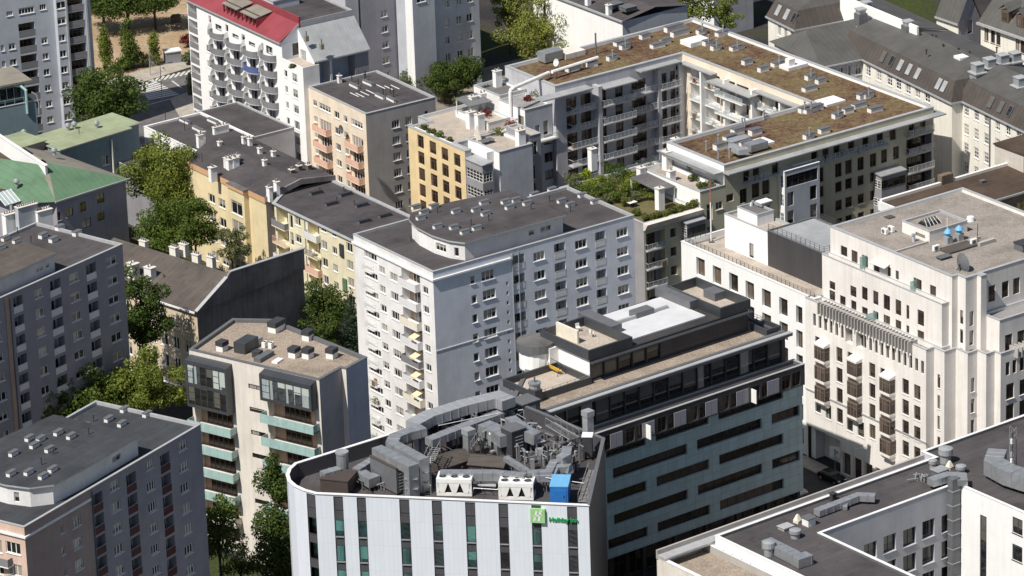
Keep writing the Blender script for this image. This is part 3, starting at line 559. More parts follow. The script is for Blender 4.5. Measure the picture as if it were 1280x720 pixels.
d.cyl((0,0,0),(0,.9,-.3),.05,'mid_metal',5); d.build('satellite_dish',b.root,(q.x-1.0,q.y,q.z),L_.ang+math.pi)
b.roof([(0,0),(U,0),(U,V),(0,V)],Z-.25,'tar',.25,.35,'coping')
b.vents([(443,109),(460,105.5)],Z-.25,(.45,2.6,.45),'white_paint','mid_metal'); b.vents([(489,126),(475,122)],Z-.25,(.45,2.4,.45),'white_paint','mid_metal'); b.pipes([(440,103),(448,108),(456,101),(457,97),(488,117),(492,121),(479,120)],Z-.25,1.1,.09)
m=MB()
for x,y in ((443,118.5),(450,119),(456,117),(463,115),(476,108.5),(486,110),(494,109)):
    q=b.xy(x,y,Z-.25); m.rbox(q[0],q[1],Z-.245,.14,2.6,.05,0,'white_paint')
m.build('walkway_slat',b.roofo); b.chimneys([(424.5,103.5)],Z-.25,(.6,.6,1.2),'white_plaster',1); b.done()
# ================================================================== yellow block with roof terrace
b=Bld('apartment_block','bright yellow block with paired brown windows and a planted roof terrace','apartment block',(581,189),19,35); B7=b
Z=19; V=15.6; X=lambda x,y,z=Z:b.xy(x,y,z)
f=b.walls([(0,0),(1.2,0),(1.2,4),(14,4),(14,V+3),(4,V+3),(4,V),(0,V)],0,Z,'grey_plaster',{7:'yellow_plaster'}); L_=f[7]
for x0,x1,yt in ((522,529.5,169.5),(537,545,177),(552,560,185),(567.5,575.3,192.5)):
    L_.grid([(x0,x1)],((x0+x1)/2,yt,yt+15.5),2.72,6,'win',y=yt+6,nv=2,nh=2,fm='frame_brown',gm='pane_brown',dep=.2,sill=False)
b.roof([(0,0),(1.2,0),(1.2,4),(14,4),(14,V+3),(4,V+3),(4,V),(0,V)],Z-.4,'terrace_pave',.4,.5,'coping','white_plaster')
# planter strip along the yellow edge
m=MB(); m.box(.5,1,Z-.39,1.0,V-.6,Z-.1,'clean_white'); m.build('planter',b.roofo)
# white block to the right with glazed bay
p0=X(624,192); p1=X(661,179); u0,v0=p0; u1=p1[0]
g=b.walls([(u0,v0),(u1,v0),(u1,v0+9),(u0,v0+9)],0,Z+.2,'blue_grey_plaster',{3:'clean_white'}); b.roof([(u0,v0),(u1,v0),(u1,v0+9),(u0,v0+9)],Z-.3,'terrace_pave',.5,.35,'coping','clean_white',name='terrace')
g2=b.walls([(u1-.004,v0+.8),(u1+2.2,v0+.8),(u1+2.2,v0+7),(u1-.004,v0+7)],0,Z+1.2,'mid_grey_plaster'); b.roof([(u1,v0+.8),(u1+2.2,v0+.8),(u1+2.2,v0+7),(u1,v0+7)],Z+.9,'terrace_pave',.3,.3,'coping',name='terrace')
g2[0].open(.3,1.5,Z-2.2,Z+.1,'win',nh=2,sill=False); g2[0].grid([(661,670)],(665,207,225),2.9,4,'win',nv=2,sill=False)
m=MB(); bx,by=2.0,-4.6
for i in range(5):
    z1=Z-1.2-2.9*i; m.box(.02,by,z1-1.25,bx,-.02,z1-.05,'mid_grey_plaster')
m.box(bx+.004,v0+1.4,0,u0+.5,2,Z+.1,'clean_white')
m.build('bay_band',b.root)
for i in range(4):
    z1=Z-2.45-2.9*i; fr,gl=winmesh(1.7,1.6,3,3,'frame_white','pane',False,.05); o=link('window',fr,b.root,(1.05,by+.06,z1-1.62),0.); link('pane',gl,o)
    fr,gl=winmesh(4.2,1.6,5,3,'frame_white','pane',False,.05); o=link('window',fr,b.root,(.08,by+2.25,z1-1.62),-math.pi/2); link('pane',gl,o)
m=MB(); m.box(.2,by+.2,0,bx-.1,-.05,Z-2.5,'mid_grey_plaster'); m.hexa([(-.15,by-.15,Z-1.24),(bx,by-.15,Z-1.24),(bx,-.03,Z-1.24),(-.15,-.03,Z-1.24)],[(-.15,by-.15,Z-1.1),(bx,by-.15,Z-.9),(bx,-.03,Z-.9),(-.15,-.03,Z-1.1)],'zinc'); m.build('bay_core',b.root)
b.chimneys([(589,160,Z-.4),(600,163,Z-.4),(651,183,Z-.3)],Z,(1.3,1.0,2.7),'clean_white',2,0.,.1)
b.done()
# upper white terrace houses behind it (stepped up to the courtyard complex)
b=Bld('terrace_house','stepped white rooftop house with canopy, ducts and balcony beside the sedum roof','terrace house',(656,138),22,35); BT=b
Z=22; f=b.walls([(0,0),(5.2,0),(5.2,6.9),(0,6.9)],0,Z,'blue_grey_plaster',{3:'clean_white'})
f[0].open(1.9,2.7,Z-5.2,Z-3.0,'win',nh=1,sill=False,fm='frame_brown'); f[0].open(3.5,4.4,Z-4.9,Z-2.6,'win',sill=False,fm='frame_brown'); f[3].grid([(648.5,655)],(652,145,159),2.9,2,'win',fm='frame_brown',sill=False)
b.roof([(0,0),(5.2,0),(5.2,6.9),(0,6.9)],Z-.3,'deck_grey',.3,.3,'coping','clean_white')
b.balc(f[0],3.4,Z-5.4,4.2,1.2,'bars','rail_white','white_plaster'); f[0].grid([(680,695)],(688,168,180),2.9,5,'win',fm='frame_brown',sill=False)
g=b.walls([(-4.3,4),(-.004,4),(-.004,13),(-4.3,13)],0,Z-2.2,'white_plaster'); b.roof([(-4.3,4),(0,4),(0,13),(-4.3,13)],Z-2.6,'terrace_pave',.4,.3,'coping','clean_white',name='terrace')
g=b.walls([(0.1,6.904),(5.2,6.904),(5.2,14),(.1,14)],0,Z+.6,'white_plaster'); b.roof([(.1,6.904),(5.2,6.904),(5.2,14),(.1,14)],Z+.2,'tar_light',.4,.3,'coping','clean_white',name='terrace')
m=MB(); m.hexa([(-4.6,8.3,Z-.6),(-.4,8.3,Z-.6),(-.4,12.6,Z-.3),(-4.6,12.6,Z-.3)],[(-4.6,8.3,Z-.45),(-.4,8.3,Z-.45),(-.4,12.6,Z-.15),(-4.6,12.6,Z-.15)],'zinc')
for x,y in ((-4.4,8.5),(-4.4,12.4)): m.box(x-.08,y-.08,Z-2.6,x+.08,y+.08,Z-.5,'rail_white'); m.build('canopy',b.root)
b.chimneys([(604,136,Z-2.5),(592,140,Z-2.5),(608,128,Z-2.5),(622,108,Z+.2)],Z,(1.2,.9,2.6),'clean_white',2,0.,.1)
m=MB(); q0=P3(b,639,146,Z-1); q1=P3(b,639,107,Z+2.6); q1=Vector((q0.x,q0.y,Z+3.6)); q2=P3(b,686,91,Z+3.6); m.tube([q0,q1-Vector((0,0,.5)),q1+Vector((.15,0,-.12)),q1+Vector((.5,0,0)),q2],.32,'white_paint',10); m.build('vent_duct',b.root)
b.done()
# ================================================================== white tower with the red roof
b=Bld('apartment_building','tall white apartment building with red sheet-metal roof and rows of round grey balconies','apartment building',(352,54),25,33); B4=b
Z=25; V=31
f=b.walls([(0,-6.4),(1.6,-6.4),(1.6,0),(13.6,0),(13.6,V),(0,V)],0,Z-3,'white_plaster',{0:'white_plaster',5:'clean_white'}); L_=f[5]
b.face((0,V),(0,0),Z-2.996,Z,'clean_white'); g=b.faces[-1]; b.face((0,0),(13.6,0),Z-2.996,Z,'blue_grey_plaster'); gR=b.faces[-1]; gR.open(2.0,4.2,Z-2.6,Z-.5,'win',nv=2,sill=False,fm='frame_brown')
b.face((13.6,0),(13.6,V),Z-2.996,Z,'grey_plaster'); b.face((13.6,V),(0,V),Z-2.996,Z,'grey_plaster')
st=2.72
zr=[L_.sz(275,73)[1]-st*i for i in range(-1,10)]
cols=[(268,284,42,'door'),(288.5,306,54,'d'),(309.5,326,64,'d'),(331,347.5,69,'d')]
k=0
for x0,x1,y0,_ in cols:
    s0,_a=L_.sz(x0,y0+40); s1,_a=L_.sz(x1,y0+40); _a,zf=L_.sz((x0+x1)/2,y0+5)
    for i in range(10):
        z=zf-st*i
        if z<1: break
        c=(s0+s1)/2; F2=L_ if z+2.3<Z-3 else g
        if z+2.2>Z-3 and z<Z-3: pass
        F2.open(c-1.0,c+1.0,max(z+.02,F2.z0+.06),z+2.1,'win',nv=2,sill=False,gm='pane',dep=.5,rm='mid_grey_plaster')
        mt='panel_red' if (x0==331 and i==5) else ('panel_blue' if (x0==309.5 and i==1) else 'panel_grey')
        b.balc(L_,c,z,s1-s0,1.35,'round',mt,'grey_plaster',1.05)
        if True:
            m=MB(); 
            for a in range(6): 
                t0,t1=math.pi/2*a/6,math.pi/2*(a+1)/6; m.poly([(0,-.95*math.cos(t0),1.05+1.1*math.sin(t0)),(0,-.95*math.cos(t1),1.05+1.1*math.sin(t1)),(0,0,1.05)],'white_paint')
            m.box(-.04,-1.0,0,.04,-.01,1.05,'white_paint'); m.build('balcony_screen',b.root,L_.P(c-(s1-s0)/2+.05,z+.01),L_.ang)
    k+=1
L_.grid([(260,264.5)],(262,57.5,66),st,8,'win',y=95,nv=1); L_.grid([(327.5,331)],(329,74,82),st,8,'win',y=110,nv=1)
L_.grid([(357,360.5)],(358.5,88.5,97),st,9,'win',y=120,nv=1); L_.grid([(366.5,372.5)],(369,92.5,103),st,9,'win',y=120,nv=3)
for x0,x1,yt in ((260.5,263.5,19),(271,274.5,25.5),(281.5,285,30),(293,296,36),(301.5,306,42),(315,319,47.5),(326.5,329,53),(336.5,341.5,59)):
    a,_a=g.sz(x0,yt); e,_a=g.sz(x1,yt); _a,zt=g.sz(x0,yt); zt=min(zt,Z-.15); g.open(a,e,max(zt-1.3,Z-2.9),zt,'win',nv=1,sill=False)
s0,_a=L_.sz(237,60); s1,_a=L_.sz(248.5,60)
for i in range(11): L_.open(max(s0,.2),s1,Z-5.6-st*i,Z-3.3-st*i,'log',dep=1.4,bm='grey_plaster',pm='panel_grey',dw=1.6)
g.open(max(s0,.2),s1,Z-2.85,Z-.5,'log',dep=1.4,bm='grey_plaster',pm='panel_grey',dw=1.6)
# red mansard
m=MB(); m.box(-.45,-.003,Z-.15,-.003,V,Z+.1,'coping'); m.poly([(-.4,.05,Z+.105),(3.4,.05,Z+2.6),(3.4,V,Z+2.6),(-.4,V,Z+.105)],'red_metal'); m.poly([(3.4,.05,Z+2.6),(3.4,.05,Z+3.6),(3.4,V,Z+3.6),(3.4,V,Z+2.6)],'red_metal'); m.box(3.4,.0,Z+3.6,3.75,V,Z+3.72,'red_metal'); m.hexa([(-.1,-.02,Z),(3.5,-.02,Z),(3.5,.05,Z)],[(-.1,-.02,Z+.1),(3.5,-.02,Z+2.7),(3.5,.05,Z+2.7)],'blue_grey_plaster')
m.box(3.4,-.05,Z,3.75,.0,Z+3.75,'red_metal'); rf=m.build('mansard_roof',b.root)
m=MB(); m.poly([(3.75,.02,Z+2.7),(13.6,.02,Z+2.7),(13.6,V,Z+2.7),(3.75,V,Z+2.7)],'tar'); m.box(13.3,0,Z+2.7,13.7,V,Z+3.0,'coping'); m.box(3.76,-.12,Z,13.6,0.,Z+3.0,'coping'); m.box(4,9,Z+2.7,9,14,Z+4.0,'blue_grey_plaster'); m.box(3.9,8.9,Z+4.0,9.1,14.1,Z+4.2,'coping'); b.roofo=m.build('roof',b.root)
q=P3(b,351,6,Z+2.7); m=MB(); m.cyl((q.x,q.y,Z+2.7),(q.x,q.y,Z+3.6),.05,'metal_grey',6); 
for i in range(12):
    a0,a1=2*math.pi*i/12,2*math.pi*(i+1)/12; m.poly([(q.x-.05,q.y,Z+3.7),(q.x-.25,q.y+.5*math.cos(a0),Z+3.7+.5*math.sin(a0)),(q.x-.25,q.y+.5*math.cos(a1),Z+3.7+.5*math.sin(a1))],'dish_white')
m.build('satellite_dish',b.roofo)
for c0,c1 in ((14.3,19.2),(8.2,13.2)):
    m=MB(); za=Z+1.5; m.hexa([(.0,c0,za+.55),(3.3,c0,Z+2.65),(3.3,c1,Z+2.65),(.0,c1,za+.55)],[(.0,c0,za+.7),(3.3,c0,Z+2.8),(3.3,c1,Z+2.8),(.0,c1,za+.7)],'old_metal')
    n=4
    for i in range(n+1):
        y=c0+.1+(c1-c0-.2)*i/n; m.box(.25,y-.1,Z+.2,.5,y+.1,za+.6,'red_metal')
    m.box(.8,c0+.05,Z+.4,.9,c1-.05,za+1.0,'frame_dark'); m.poly([(.1,c0+.02,za+.5),(3.0,c0+.02,Z+2.3),(.1,c0+.02,Z+.4)],'red_metal'); m.build('dormer',rf)
# stepped end with the shed roof
m=MB(); m.poly([(3.1,-.3,Z+2.0),(3.1,-5.0,Z-2.6),(13.8,-5.0,Z-2.6),(13.8,-.3,Z+2.0)],'zinc'); m.hexa([(3.1,-.3,Z+1.75),(3.1,-5.0,Z-2.85),(13.8,-5.0,Z-2.85),(13.8,-.3,Z+1.75)],[(3.1,-.3,Z+1.99),(3.1,-5.0,Z-2.61),(13.8,-5.0,Z-2.61),(13.8,-.3,Z+1.99)],'coping'); m.build('shed_roof',b.root)
m=MB(); m.poly([(3.12,-.02,Z-3),(3.12,-4.9,Z-3),(3.12,-4.9,Z-2.7),(3.12,-.02,Z+1.9)],'clean_white')
m.box(1.604,-6.4,0,3.1,-.5,Z-3.0,'white_plaster')
m.box(3.12,-2.4,0,13.6,-.5,Z-1.4,'blue_grey_plaster'); m.box(6.2,-4.6,Z-7,6.6,-2.41,Z-2.95,'white_plaster'); m.box(11.0,-4.6,Z-7,13.6,-2.41,Z-2.95,'mid_grey_plaster'); m.box(3.12,-4.6,0,13.6,-2.41,Z-7,'blue_grey_plaster'); m.build('end_wall',b.root)
m=MB(); m.poly([(0,-6.4,Z-2.99),(3.1,-6.4,Z-2.99),(3.1,0,Z-2.99),(0,0,Z-2.99)],'terrace_pave'); m.box(0,-6.4,Z-2.985,.15,0,Z-2.6,'clean_white'); m.box(.15,-6.4,Z-2.985,3.1,-6.25,Z-2.6,'white_plaster'); m.build('terrace',b.root)
for x,y,zz in ((383,47,1.2),(402,57,0.)):
    q=P3(b,x,y,Z+zz); m=MB(); m.box(q.x-.3,q.y-.3,q.z-.6,q.x+.3,q.y+.3,q.z+.3,'old_metal'); m.cyl((q.x,q.y,q.z+.3),(q.x,q.y,q.z+1.1),.1,'mid_metal',7); m.build('roof_vent',b.root)
b.done()
# ================================================================== courtyard complex with the sedum roof
b=Bld('courtyard_building','large residential courtyard building with a brown planted sedum roof and glass railed balconies','apartment complex',(905,207),25,35); B8=b
Z=25; P=[(0,0),(41,0),(41,60.2),(3,60.2),(3,46.7),(28.3,46.7),(28.3,14),(0,14)]
f=b.walls(P,0,Z,'grey_plaster',{0:'khaki_plaster',5:'cream_plaster',7:'clean_white'}); FR,LW,RW,LE=f[0],f[4],f[5],f[7]
b.roof(P,Z-.45,'sedum',.45,.55,'coping','clean_white',name='planted_roof')
# left wing facade to the court
def lev(f,x,y): return f.sz(x,y)[1]
zA=lev(LW,725,136); st=2.98
def pxs(f,x,y): return f.sz(x,y)[0]
for i in range(7):
    z=zA-st*i
    if z<1: break
    for x0,x1 in ((708,721),(726,739.5),(748.5,758),(769.5,779),(790,808),(822.5,834),(838.5,845)):
        if i==0 and False: continue
        s0,s1=pxs(LW,x0,140),pxs(LW,x1,140); LW.open(s0,s1,z+.05,z+2.25,'win',nv=2,sill=False,fm='frame_brown',gm='pane_brown',dep=.25)
    for x0,x1,d in ((709,741,1.3),(746.5,787,1.9),(788,820,.9),(822,846,1.4)):
        s0,s1=pxs(LW,x0,140),pxs(LW,x1,140); b.balc(LW,(s0+s1)/2,z,s1-s0,d,'posts','rail_white','grey_plaster',1.05)
m=MB()
for x in (743.5,821): 
    q=LW.P(pxs(LW,x,140),0); m.box(q.x-.35,q.y-1.6 if x<800 else q.y-1.0,0,q.x+.35,q.y-.003,Z-1.3,'grey_plaster')
m.build('pilaster',b.root)
m=MB()
for x0,x1,d,dz in ((668,732,2.2,-1.0),(746,787,2.4,-1.6),(795,846,1.5,-.7)):
    s0,s1=pxs(LW,x0,120),pxs(LW,x1,120); q=LW.P(s0,0); r=LW.P(s1,0); m.box(q.x,q.y-d,Z+dz-.2,r.x,q.y-.003,Z+dz,'zinc')
m.build('canopy',b.root)
s0=pxs(LW,843,120)
for i in range(14): LW.open(LW.L-1.35,LW.L-.25,Z-2.6-1.45*i,Z-1.9-1.45*i,'hole',dep=.5)
# right wing facade to the court (sunlit loggias)
zB=lev(RW,872,104)
for i in range(7):
    z=zB-st*i
    if z<1: break
    for x0,x1 in ((863.5,879),(883,900),(904,919),(921,936),(940,953),(956,974),(977,990)):
        s0,s1=pxs(RW,x0,105+(x0-863)*.4),pxs(RW,x1,105+(x1-863)*.4); RW.open(s0,s1,z+.02,z+2.5,'log',dep=1.7,bm='cream_plaster',rm='clean_white',dw=2.2,fm='frame_brown',gm='pane_brown')
    for x0,x1,d in ((863,880,.35),(882,901,.35),(902,937,1.5),(939,975,.5)):
        s0,s1=pxs(RW,x0,105+(x0-863)*.4),pxs(RW,x1,105+(x1-863)*.4); b.balc(RW,(s0+s1)/2,z,s1-s0,d,'posts','rail_white','clean_white',1.0)
m=MB()
for s in (0.3,6,12,19,26,32): 
    q=RW.P(s,0); m.box(q.x-1.1,q.y-.2,0,q.x-.003,q.y+.2,Z-1.2,'clean_white')
for s0,s1,d,dz in ((0.5,9,1.2,-1.1),(9,20,2.2,-1.9),(20,32,1.3,-1.1)):
    q=RW.P(s0,0); r=RW.P(s1,0); m.box(q.x-d,r.y,Z+dz-.2,q.x-.003,q.y,Z+dz,'zinc')
m.build('canopy',b.root)
# front facade
for x0,x1,yt,yb in ((1044,1052.5,204,221.5),(1056.5,1065,200,217.5),(1072,1080,196.5,213),(1087.5,1095.5,192,208.5),(1101.5,1109,187,203.5),(1116.5,1124,183,199),(1007.7,1016,213,231.5),(1021.3,1029.5,210,228)):
    s0,s1=pxs(FR,x0,yb),pxs(FR,x1,yb); zb,zt=lev(FR,(x0+x1)/2,yb),lev(FR,(x0+x1)/2,yt)
    for i in range(6):
        if zb-st*i<.5: break
        FR.open(s0,s1,zb-st*i+(.55 if i else 0),zt-st*i,'win',nv=1 if i else 2,fm='frame_brown',gm='pane_brown',dep=.22,sill=i>0,sillm='grey_plaster')
for x0,x1,yt,yb in ((925,934,236,254),(908,917,242.5,252),(940,949.5,228,247),(953,962,224,243),(984,990,231,258)):
    s0,s1=pxs(FR,x0,yb),pxs(FR,x1,yb); zb,zt=lev(FR,(x0+x1)/2,yb),lev(FR,(x0+x1)/2,yt); w=1
    for i in range(5):
        if zb-st*i<.5: break
        FR.open(s0,s1,zb-st*i,zt-st*i,'win',nv=2,fm='frame_brown',gm='pane_brown',dep=.22,sill=False)
zt=Z-3.55
s0,s1=pxs(FR,1010,205),pxs(FR,1168,150)
for x0,x1 in ((929,937),(941,949),(965,973),(1014,1022),(1028,1036),(1042,1050),(1060,1068),(1078,1086),(1096,1104),(1112,1120),(1136,1143),(1150,1157)):
    y=215-(x0-925)*.26; a,e=pxs(FR,x0,y),pxs(FR,x1,y); FR.open(a,e,Z-3.5,Z-1.4,'win',nv=1,sill=False,fm='frame_brown',gm='pane_brown',dep=.3)
m=MB(); m.box(3,-.35,Z-3.75,22.5,-.003,Z-3.55,'grey_plaster'); m.box(-.3,-1.5,Z-1.15,42.3,-.003,Z-.95,'zinc'); m.box(41.003,-.003,Z-1.15,42.3,9,Z-.95,'zinc'); m.box(-1.8,0,Z-1.15,-.003,14.2,Z-.95,'zinc')
m.build('canopy',b.root)
for c,w in ((4.5,4.2),(14,6),(20.5,6),(27,6)): b.balc(FR,c+1.5,Z-3.6,w,.9,'posts','rail_white','grey_plaster',1.05)
a,e=pxs(FR,1133,200),pxs(FR,1167,190); e=min(e,40.6)
for i in range(6):
    z=Z-3.5-st*i
    if i: FR.open(a,e,z+.02,z+2.4,'log',dep=1.3,bm='mid_grey_plaster',rm='mid_grey_plaster',dw=4.4,fm='frame_brown',gm='pane_brown')
    b.balc(FR,(a+e)/2,z,e-a,.7,'posts','rail_white','grey_plaster',1.05)
# grey glazed box bay on the front
def boxbay(b,F,a,e,zs,ht,d,mat,roofm,body=None,winm='frame_white',left=True):
    m=MB(); q=F.P(a,0); w=e-a
    for z in zs:
        x0,x1=q.x,q.x+w; y0=q.y-d
        m.box(x0,y0,z-.9,x1,q.y-.003,z,mat); m.box(x0,y0+.04,z,x1,q.y-.003,z+1.35,'frame_dark'); m.box(x0,y0,z+1.35,x1,q.y-.003,z+ht-.9,mat)
    zt=max(zs)+ht-.9; m.hexa([(q.x-.25,q.y-d-.25,zt),(q.x+w+.1,q.y-d-.25,zt),(q.x+w+.1,q.y-.003,zt+.25),(q.x-.25,q.y-.003,zt+.25)],[(q.x-.25,q.y-d-.25,zt+.15),(q.x+w+.1,q.y-d-.25,zt+.15),(q.x+w+.1,q.y-.003,zt+.4),(q.x-.25,q.y-.003,zt+.4)],roofm)
    m.build('box_bay',b.root)
    for z in zs:
        n=max(2,round(w/1.1)); ww=w/n
        for i in range(n):
            fr,g=winmesh(rnd(ww,.02),1.3,1,2,'frame_dark','pane_clear',False,.03,.05); o=link('window',fr,b.root,(q.x+ww*(i+.5),q.y-d-.02,z+.02),0.); link('pane',g,o)
        fr,g=winmesh(rnd(d-.1,.02),1.3,2,3,winm,'pane',False,.03,.09); o=link('window',fr,b.root,(q.x-.02,q.y-d/2,z+.02),-math.pi/2); link('pane',g,o)
a,e=pxs(FR,1092,230),pxs(FR,1122,222); z0=lev(FR,1105,237)+1.0
boxbay(b,FR,a,e,[z0-st*i for i in range(4)],st,1.9,'mid_grey_plaster','metal_grey')
# white bay tower with planted top
p=b.xy(961,207,22); r=b.xy(1008,196,22); u0,u1=p[0],r[0]; v0=min(p[1],-1.5)
g=b.walls([(u0,v0),(u1,v0),(u1,-.004),(u0,-.004)],0,22,'blue_grey_plaster',{3:'clean_white'}); b.roof([(u0,v0),(u1,v0),(u1,-.01),(u0,-.01)],21.6,'sedum',.4,.25,'coping_white')
w=u1-u0
for i in range(6): 
    z=22-2.7-st*i
    if z<1: break
    if i==0: g[0].open(.35,w-.35,z,z+1.9,'win',nv=5,nh=2,fm='frame_dark',gm='pane_clear',sill=False)
    else: g[0].open(.5,1.7,z,z+2.2,'win',nv=1,sill=False,fm='frame_brown'); g[0].open(w-1.9,w-.6,z,z+2.2,'win',nv=1,sill=False,fm='frame_brown')
    g[3].open(.4,(-v0)-.3,z,z+1.9,'win',nv=2,nh=3,sill=False)
# lower roof-terrace block in front
g=b.walls([(-4.6,.004),(-.004,.004),(-.004,14),(-4.6,14)],0,21.9,'khaki_plaster',{3:'clean_white'})
b.roof([(-4.6,.01),(-.01,.01),(-.01,14),(-4.6,14)],21.2,'terrace_pave',.7,.35,'coping','clean_white',name='terrace')
g[0].open(1.2,2.3,17.0,19.6,'win',nh=2,fm='frame_white',gm='pane_brown',sill=False); g[0].open(2.9,4.2,18.3,19.5,'win',fm='frame_white',gm='pane_brown'); g[0].open(1.2,2.3,13.6,16.0,'win',nh=2,fm='frame_white',gm='pane_brown'); g[3].open(12.2,13.4,18.2,20.2,'win',fm='frame_brown',sill=False)
b.chimneys([(834,212,21.2),(845,196,21.2)],22,(1.1,1.1,2.9),'clean_white',1,0,.1); b.chimneys([(839,226,21.2)],22,(1.1,.9,1.6),'clean_white',1,0,.1)
m=MB(); q=P3(b,893,223,21.2); m.box(q.x-.5,q.y-.4,21.2,q.x+.5,q.y+.4,23.7,'clean_white'); q=P3(b,905,227,21.2); m.box(q.x-.3,q.y-.3,21.2,q.x+.3,q.y+.3,23.0,'clean_white'); m.box(-1.7,2,23.6,-1.5,13,23.8,'coping'); m.build('terrace_pier',b.root)
b.rail([(-4.4,.2,21.9),(0,.2,21.9)],.5,'rail',1.0)
# garden deck block (lower)
ZG=19.4; gp=[(-15.2,.008),(-4.604,.008),(-4.604,14),(2.9,14.004),(2.9,21),(-15.2,21)]
g=b.walls(gp,0,ZG,'khaki_plaster',{5:'loggia_plaster'}); b.roof(gp,ZG-.5,'garden_soil',.5,.4,'coping','clean_white',name='roof_garden')
m=MB(); m.hexa([(-15.3,-.4,ZG-1.0),(-4.7,-.4,ZG-1.0),(-4.7,-.003,ZG-1.0),(-15.3,-.003,ZG-1.0)],[(-15.3,-1.1,ZG+.1),(-4.7,-1.1,ZG+.1),(-4.7,-.003,ZG+.1),(-15.3,-.003,ZG+.1)],'concrete'); m.build('planter',b.root)
G=g[0]
for i in range(5):
    z=ZG-4.3-st*i
    G.open(.35,3.9,z,z+2.6,'log',dep=1.2,bm='mid_grey_plaster',rm='khaki_plaster',dw=1.4,fm='frame_brown'); b.balc(G,2.1,z,3.6,.5,'posts','rail_white','grey_plaster',1.0)
    G.open(4.9,6.1,z+.8,z+2.3,'win',nv=1,fm='frame_white',gm='pane_brown',dep=.2)
boxbay(b,G,7.0,10.4,[ZG-3.4-st*i for i in range(5)],st,1.4,'mid_grey_plaster','zinc')
b.chimneys([(741,212,ZG-.5),(802,236,ZG-.5),(825,262,ZG-.5)],ZG,(1.1,1.0,3.4),'clean_white',1,0,.1)
m=MB(); m.hexa([(-8.3,5.5,ZG+1.9),(-4.9,5.5,ZG+1.9),(-4.9,12.5,ZG+2.2),(-8.3,12.5,ZG+2.2)],[(-8.3,5.5,ZG+2.0),(-4.9,5.5,ZG+2.0),(-4.9,12.5,ZG+2.3),(-8.3,12.5,ZG+2.3)],'tar_light')
for x,y in ((-8.1,5.7),(-5.1,5.7),(-8.1,12.3),(-5.1,12.3)): m.box(x-.08,y-.08,ZG-.5,x+.08,y+.08,ZG+1.95,'rail_white')
m.build('canopy',b.root)
# roof equipment of the sedum roof
sv=[(716,88),(740,83),(765,75),(776,56),(781,61),(806,48),(822,59),(832,54),(877,42),(903,44),(885,56),(895,62),(921,62),(934,80),(954,89),(973,82),(1013,99),(1026,104),(1012,113),(1005,140),(1022,137),(1013,140),(1060,141),(1047,147),(1074,134),(1085,122),(1078,123),(1094,139),(1011,176-3),(1030,166)]
for i,(x,y) in enumerate(sv): pass
b.vents([q for i,q in enumerate(sv) if i%3],Z-.45,(1.75,.85,.8),'white_paint','mid_metal'); b.vents([q for i,q in enumerate(sv) if i%3==0],Z-.45,(2.4,1.0,.7),'white_paint','mid_metal')
b.pipes([(x+1,y-3) for x,y in sv if x%2],Z+.2,1.2,.12,'metal_grey')
b.vents([(900,186),(912,176),(931,183),(944,168),(922,167)],Z-.45,(2.0,1.0,.9),'white_paint','mid_metal'); b.pipes([(898,181),(883,189),(898,199),(912,197),(928,160),(931,160),(955,150)],Z-.45,1.5,.13,'metal_grey')
b.vents([(842,38),(850,44)],Z-.45,(3.4,.9,.9),'white_paint','mid_metal'); b.vents([(921,180),(924,178)],Z-.1,(3.0,1.3,.7),'metal_grey','metal_grey')
m=MB(); q=P3(b,946,180,Z-.45); m.box(q.x-2.2,q.y-1.6,Z-.44,q.x+2.2,q.y+1.2,Z-.1,'coping_white'); q=P3(b,1037,128,Z-.45); m.box(q.x-1.8,q.y-1.5,Z-.44,q.x+2.0,q.y+1.5,Z-.1,'coping_white'); q=P3(b,866,54,Z-.45); m.box(q.x-1.8,q.y-1.8,Z-.44,q.x+2.2,q.y+1.0,Z+.3,'white_paint'); q=P3(b,992,84,Z-.45); m.box(q.x-2.0,q.y-1.2,Z-.44,q.x+2.0,q.y+1.2,Z+.1,'coping_white'); m.box(q.x-1.4,q.y-.6,Z+.1,q.x-.2,q.y+.4,Z+1.2,'white_paint'); q=P3(b,713,69,Z-.45); m.box(q.x-2,q.y-1.4,Z-.44,q.x+2,q.y+1.6,Z+.4,'concrete'); m.build('roof_hatch',b.roofo)
m=MB(); q=P3(b,688,76,Z-.45); m.box(q.x-1.8,q.y-1.1,Z-.2,q.x+1.8,q.y+1.1,Z+1.3,'duct'); q=P3(b,837,47,Z); 
m.duct([P3(b,913,183,Z+1.0),P3(b,916,184,Z+1.0),P3(b,925,189,Z+.8),P3(b,935,188,Z+.8)],1.2,.8,'metal_grey'); q=P3(b,944,187,Z-.2); m.box(q.x-1.5,q.y-.9,Z-.1,q.x+1.8,q.y+.9,Z+1.0,'duct'); m.build('air_duct',b.roofo)
m=MB(); q0=P3(b,690,90,Z+.8); q1=P3(b,747,72,Z+.8); m.tube([q0,q1],.3,'white_paint',8)
for t in (.1,.4,.7,.95): p=q0.lerp(q1,t); m.box(p.x-.08,p.y-.08,Z-.44,p.x+.08,p.y+.08,p.z-.2,'metal_grey')
m.build('vent_duct',b.roofo)
q=P3(b,745,68,Z-.45); m=MB(); m.cyl(q,q+Vector((0,0,3.6)),.14,'mid_metal',8); m.build('mast',b.roofo); q=P3(b,697,89,Z-.45); m=MB(); m.cyl(q,q+Vector((0,0,1.5)),.05,'metal_grey',6)
for i in range(12):
    a0,a1=2*math.pi*i/12,2*math.pi*(i+1)/12; m.poly([(q.x,q.y,q.z+1.5),(q.x-.4+.2*math.sin(a0),q.y-.2+.65*math.cos(a0),q.z+1.6+.6*math.sin(a0)),(q.x-.4+.2*math.sin(a1),q.y-.2+.65*math.cos(a1),q.z+1.6+.6*math.sin(a1))],'dish_white')
m.build('satellite_dish',b.roofo)
b.done()
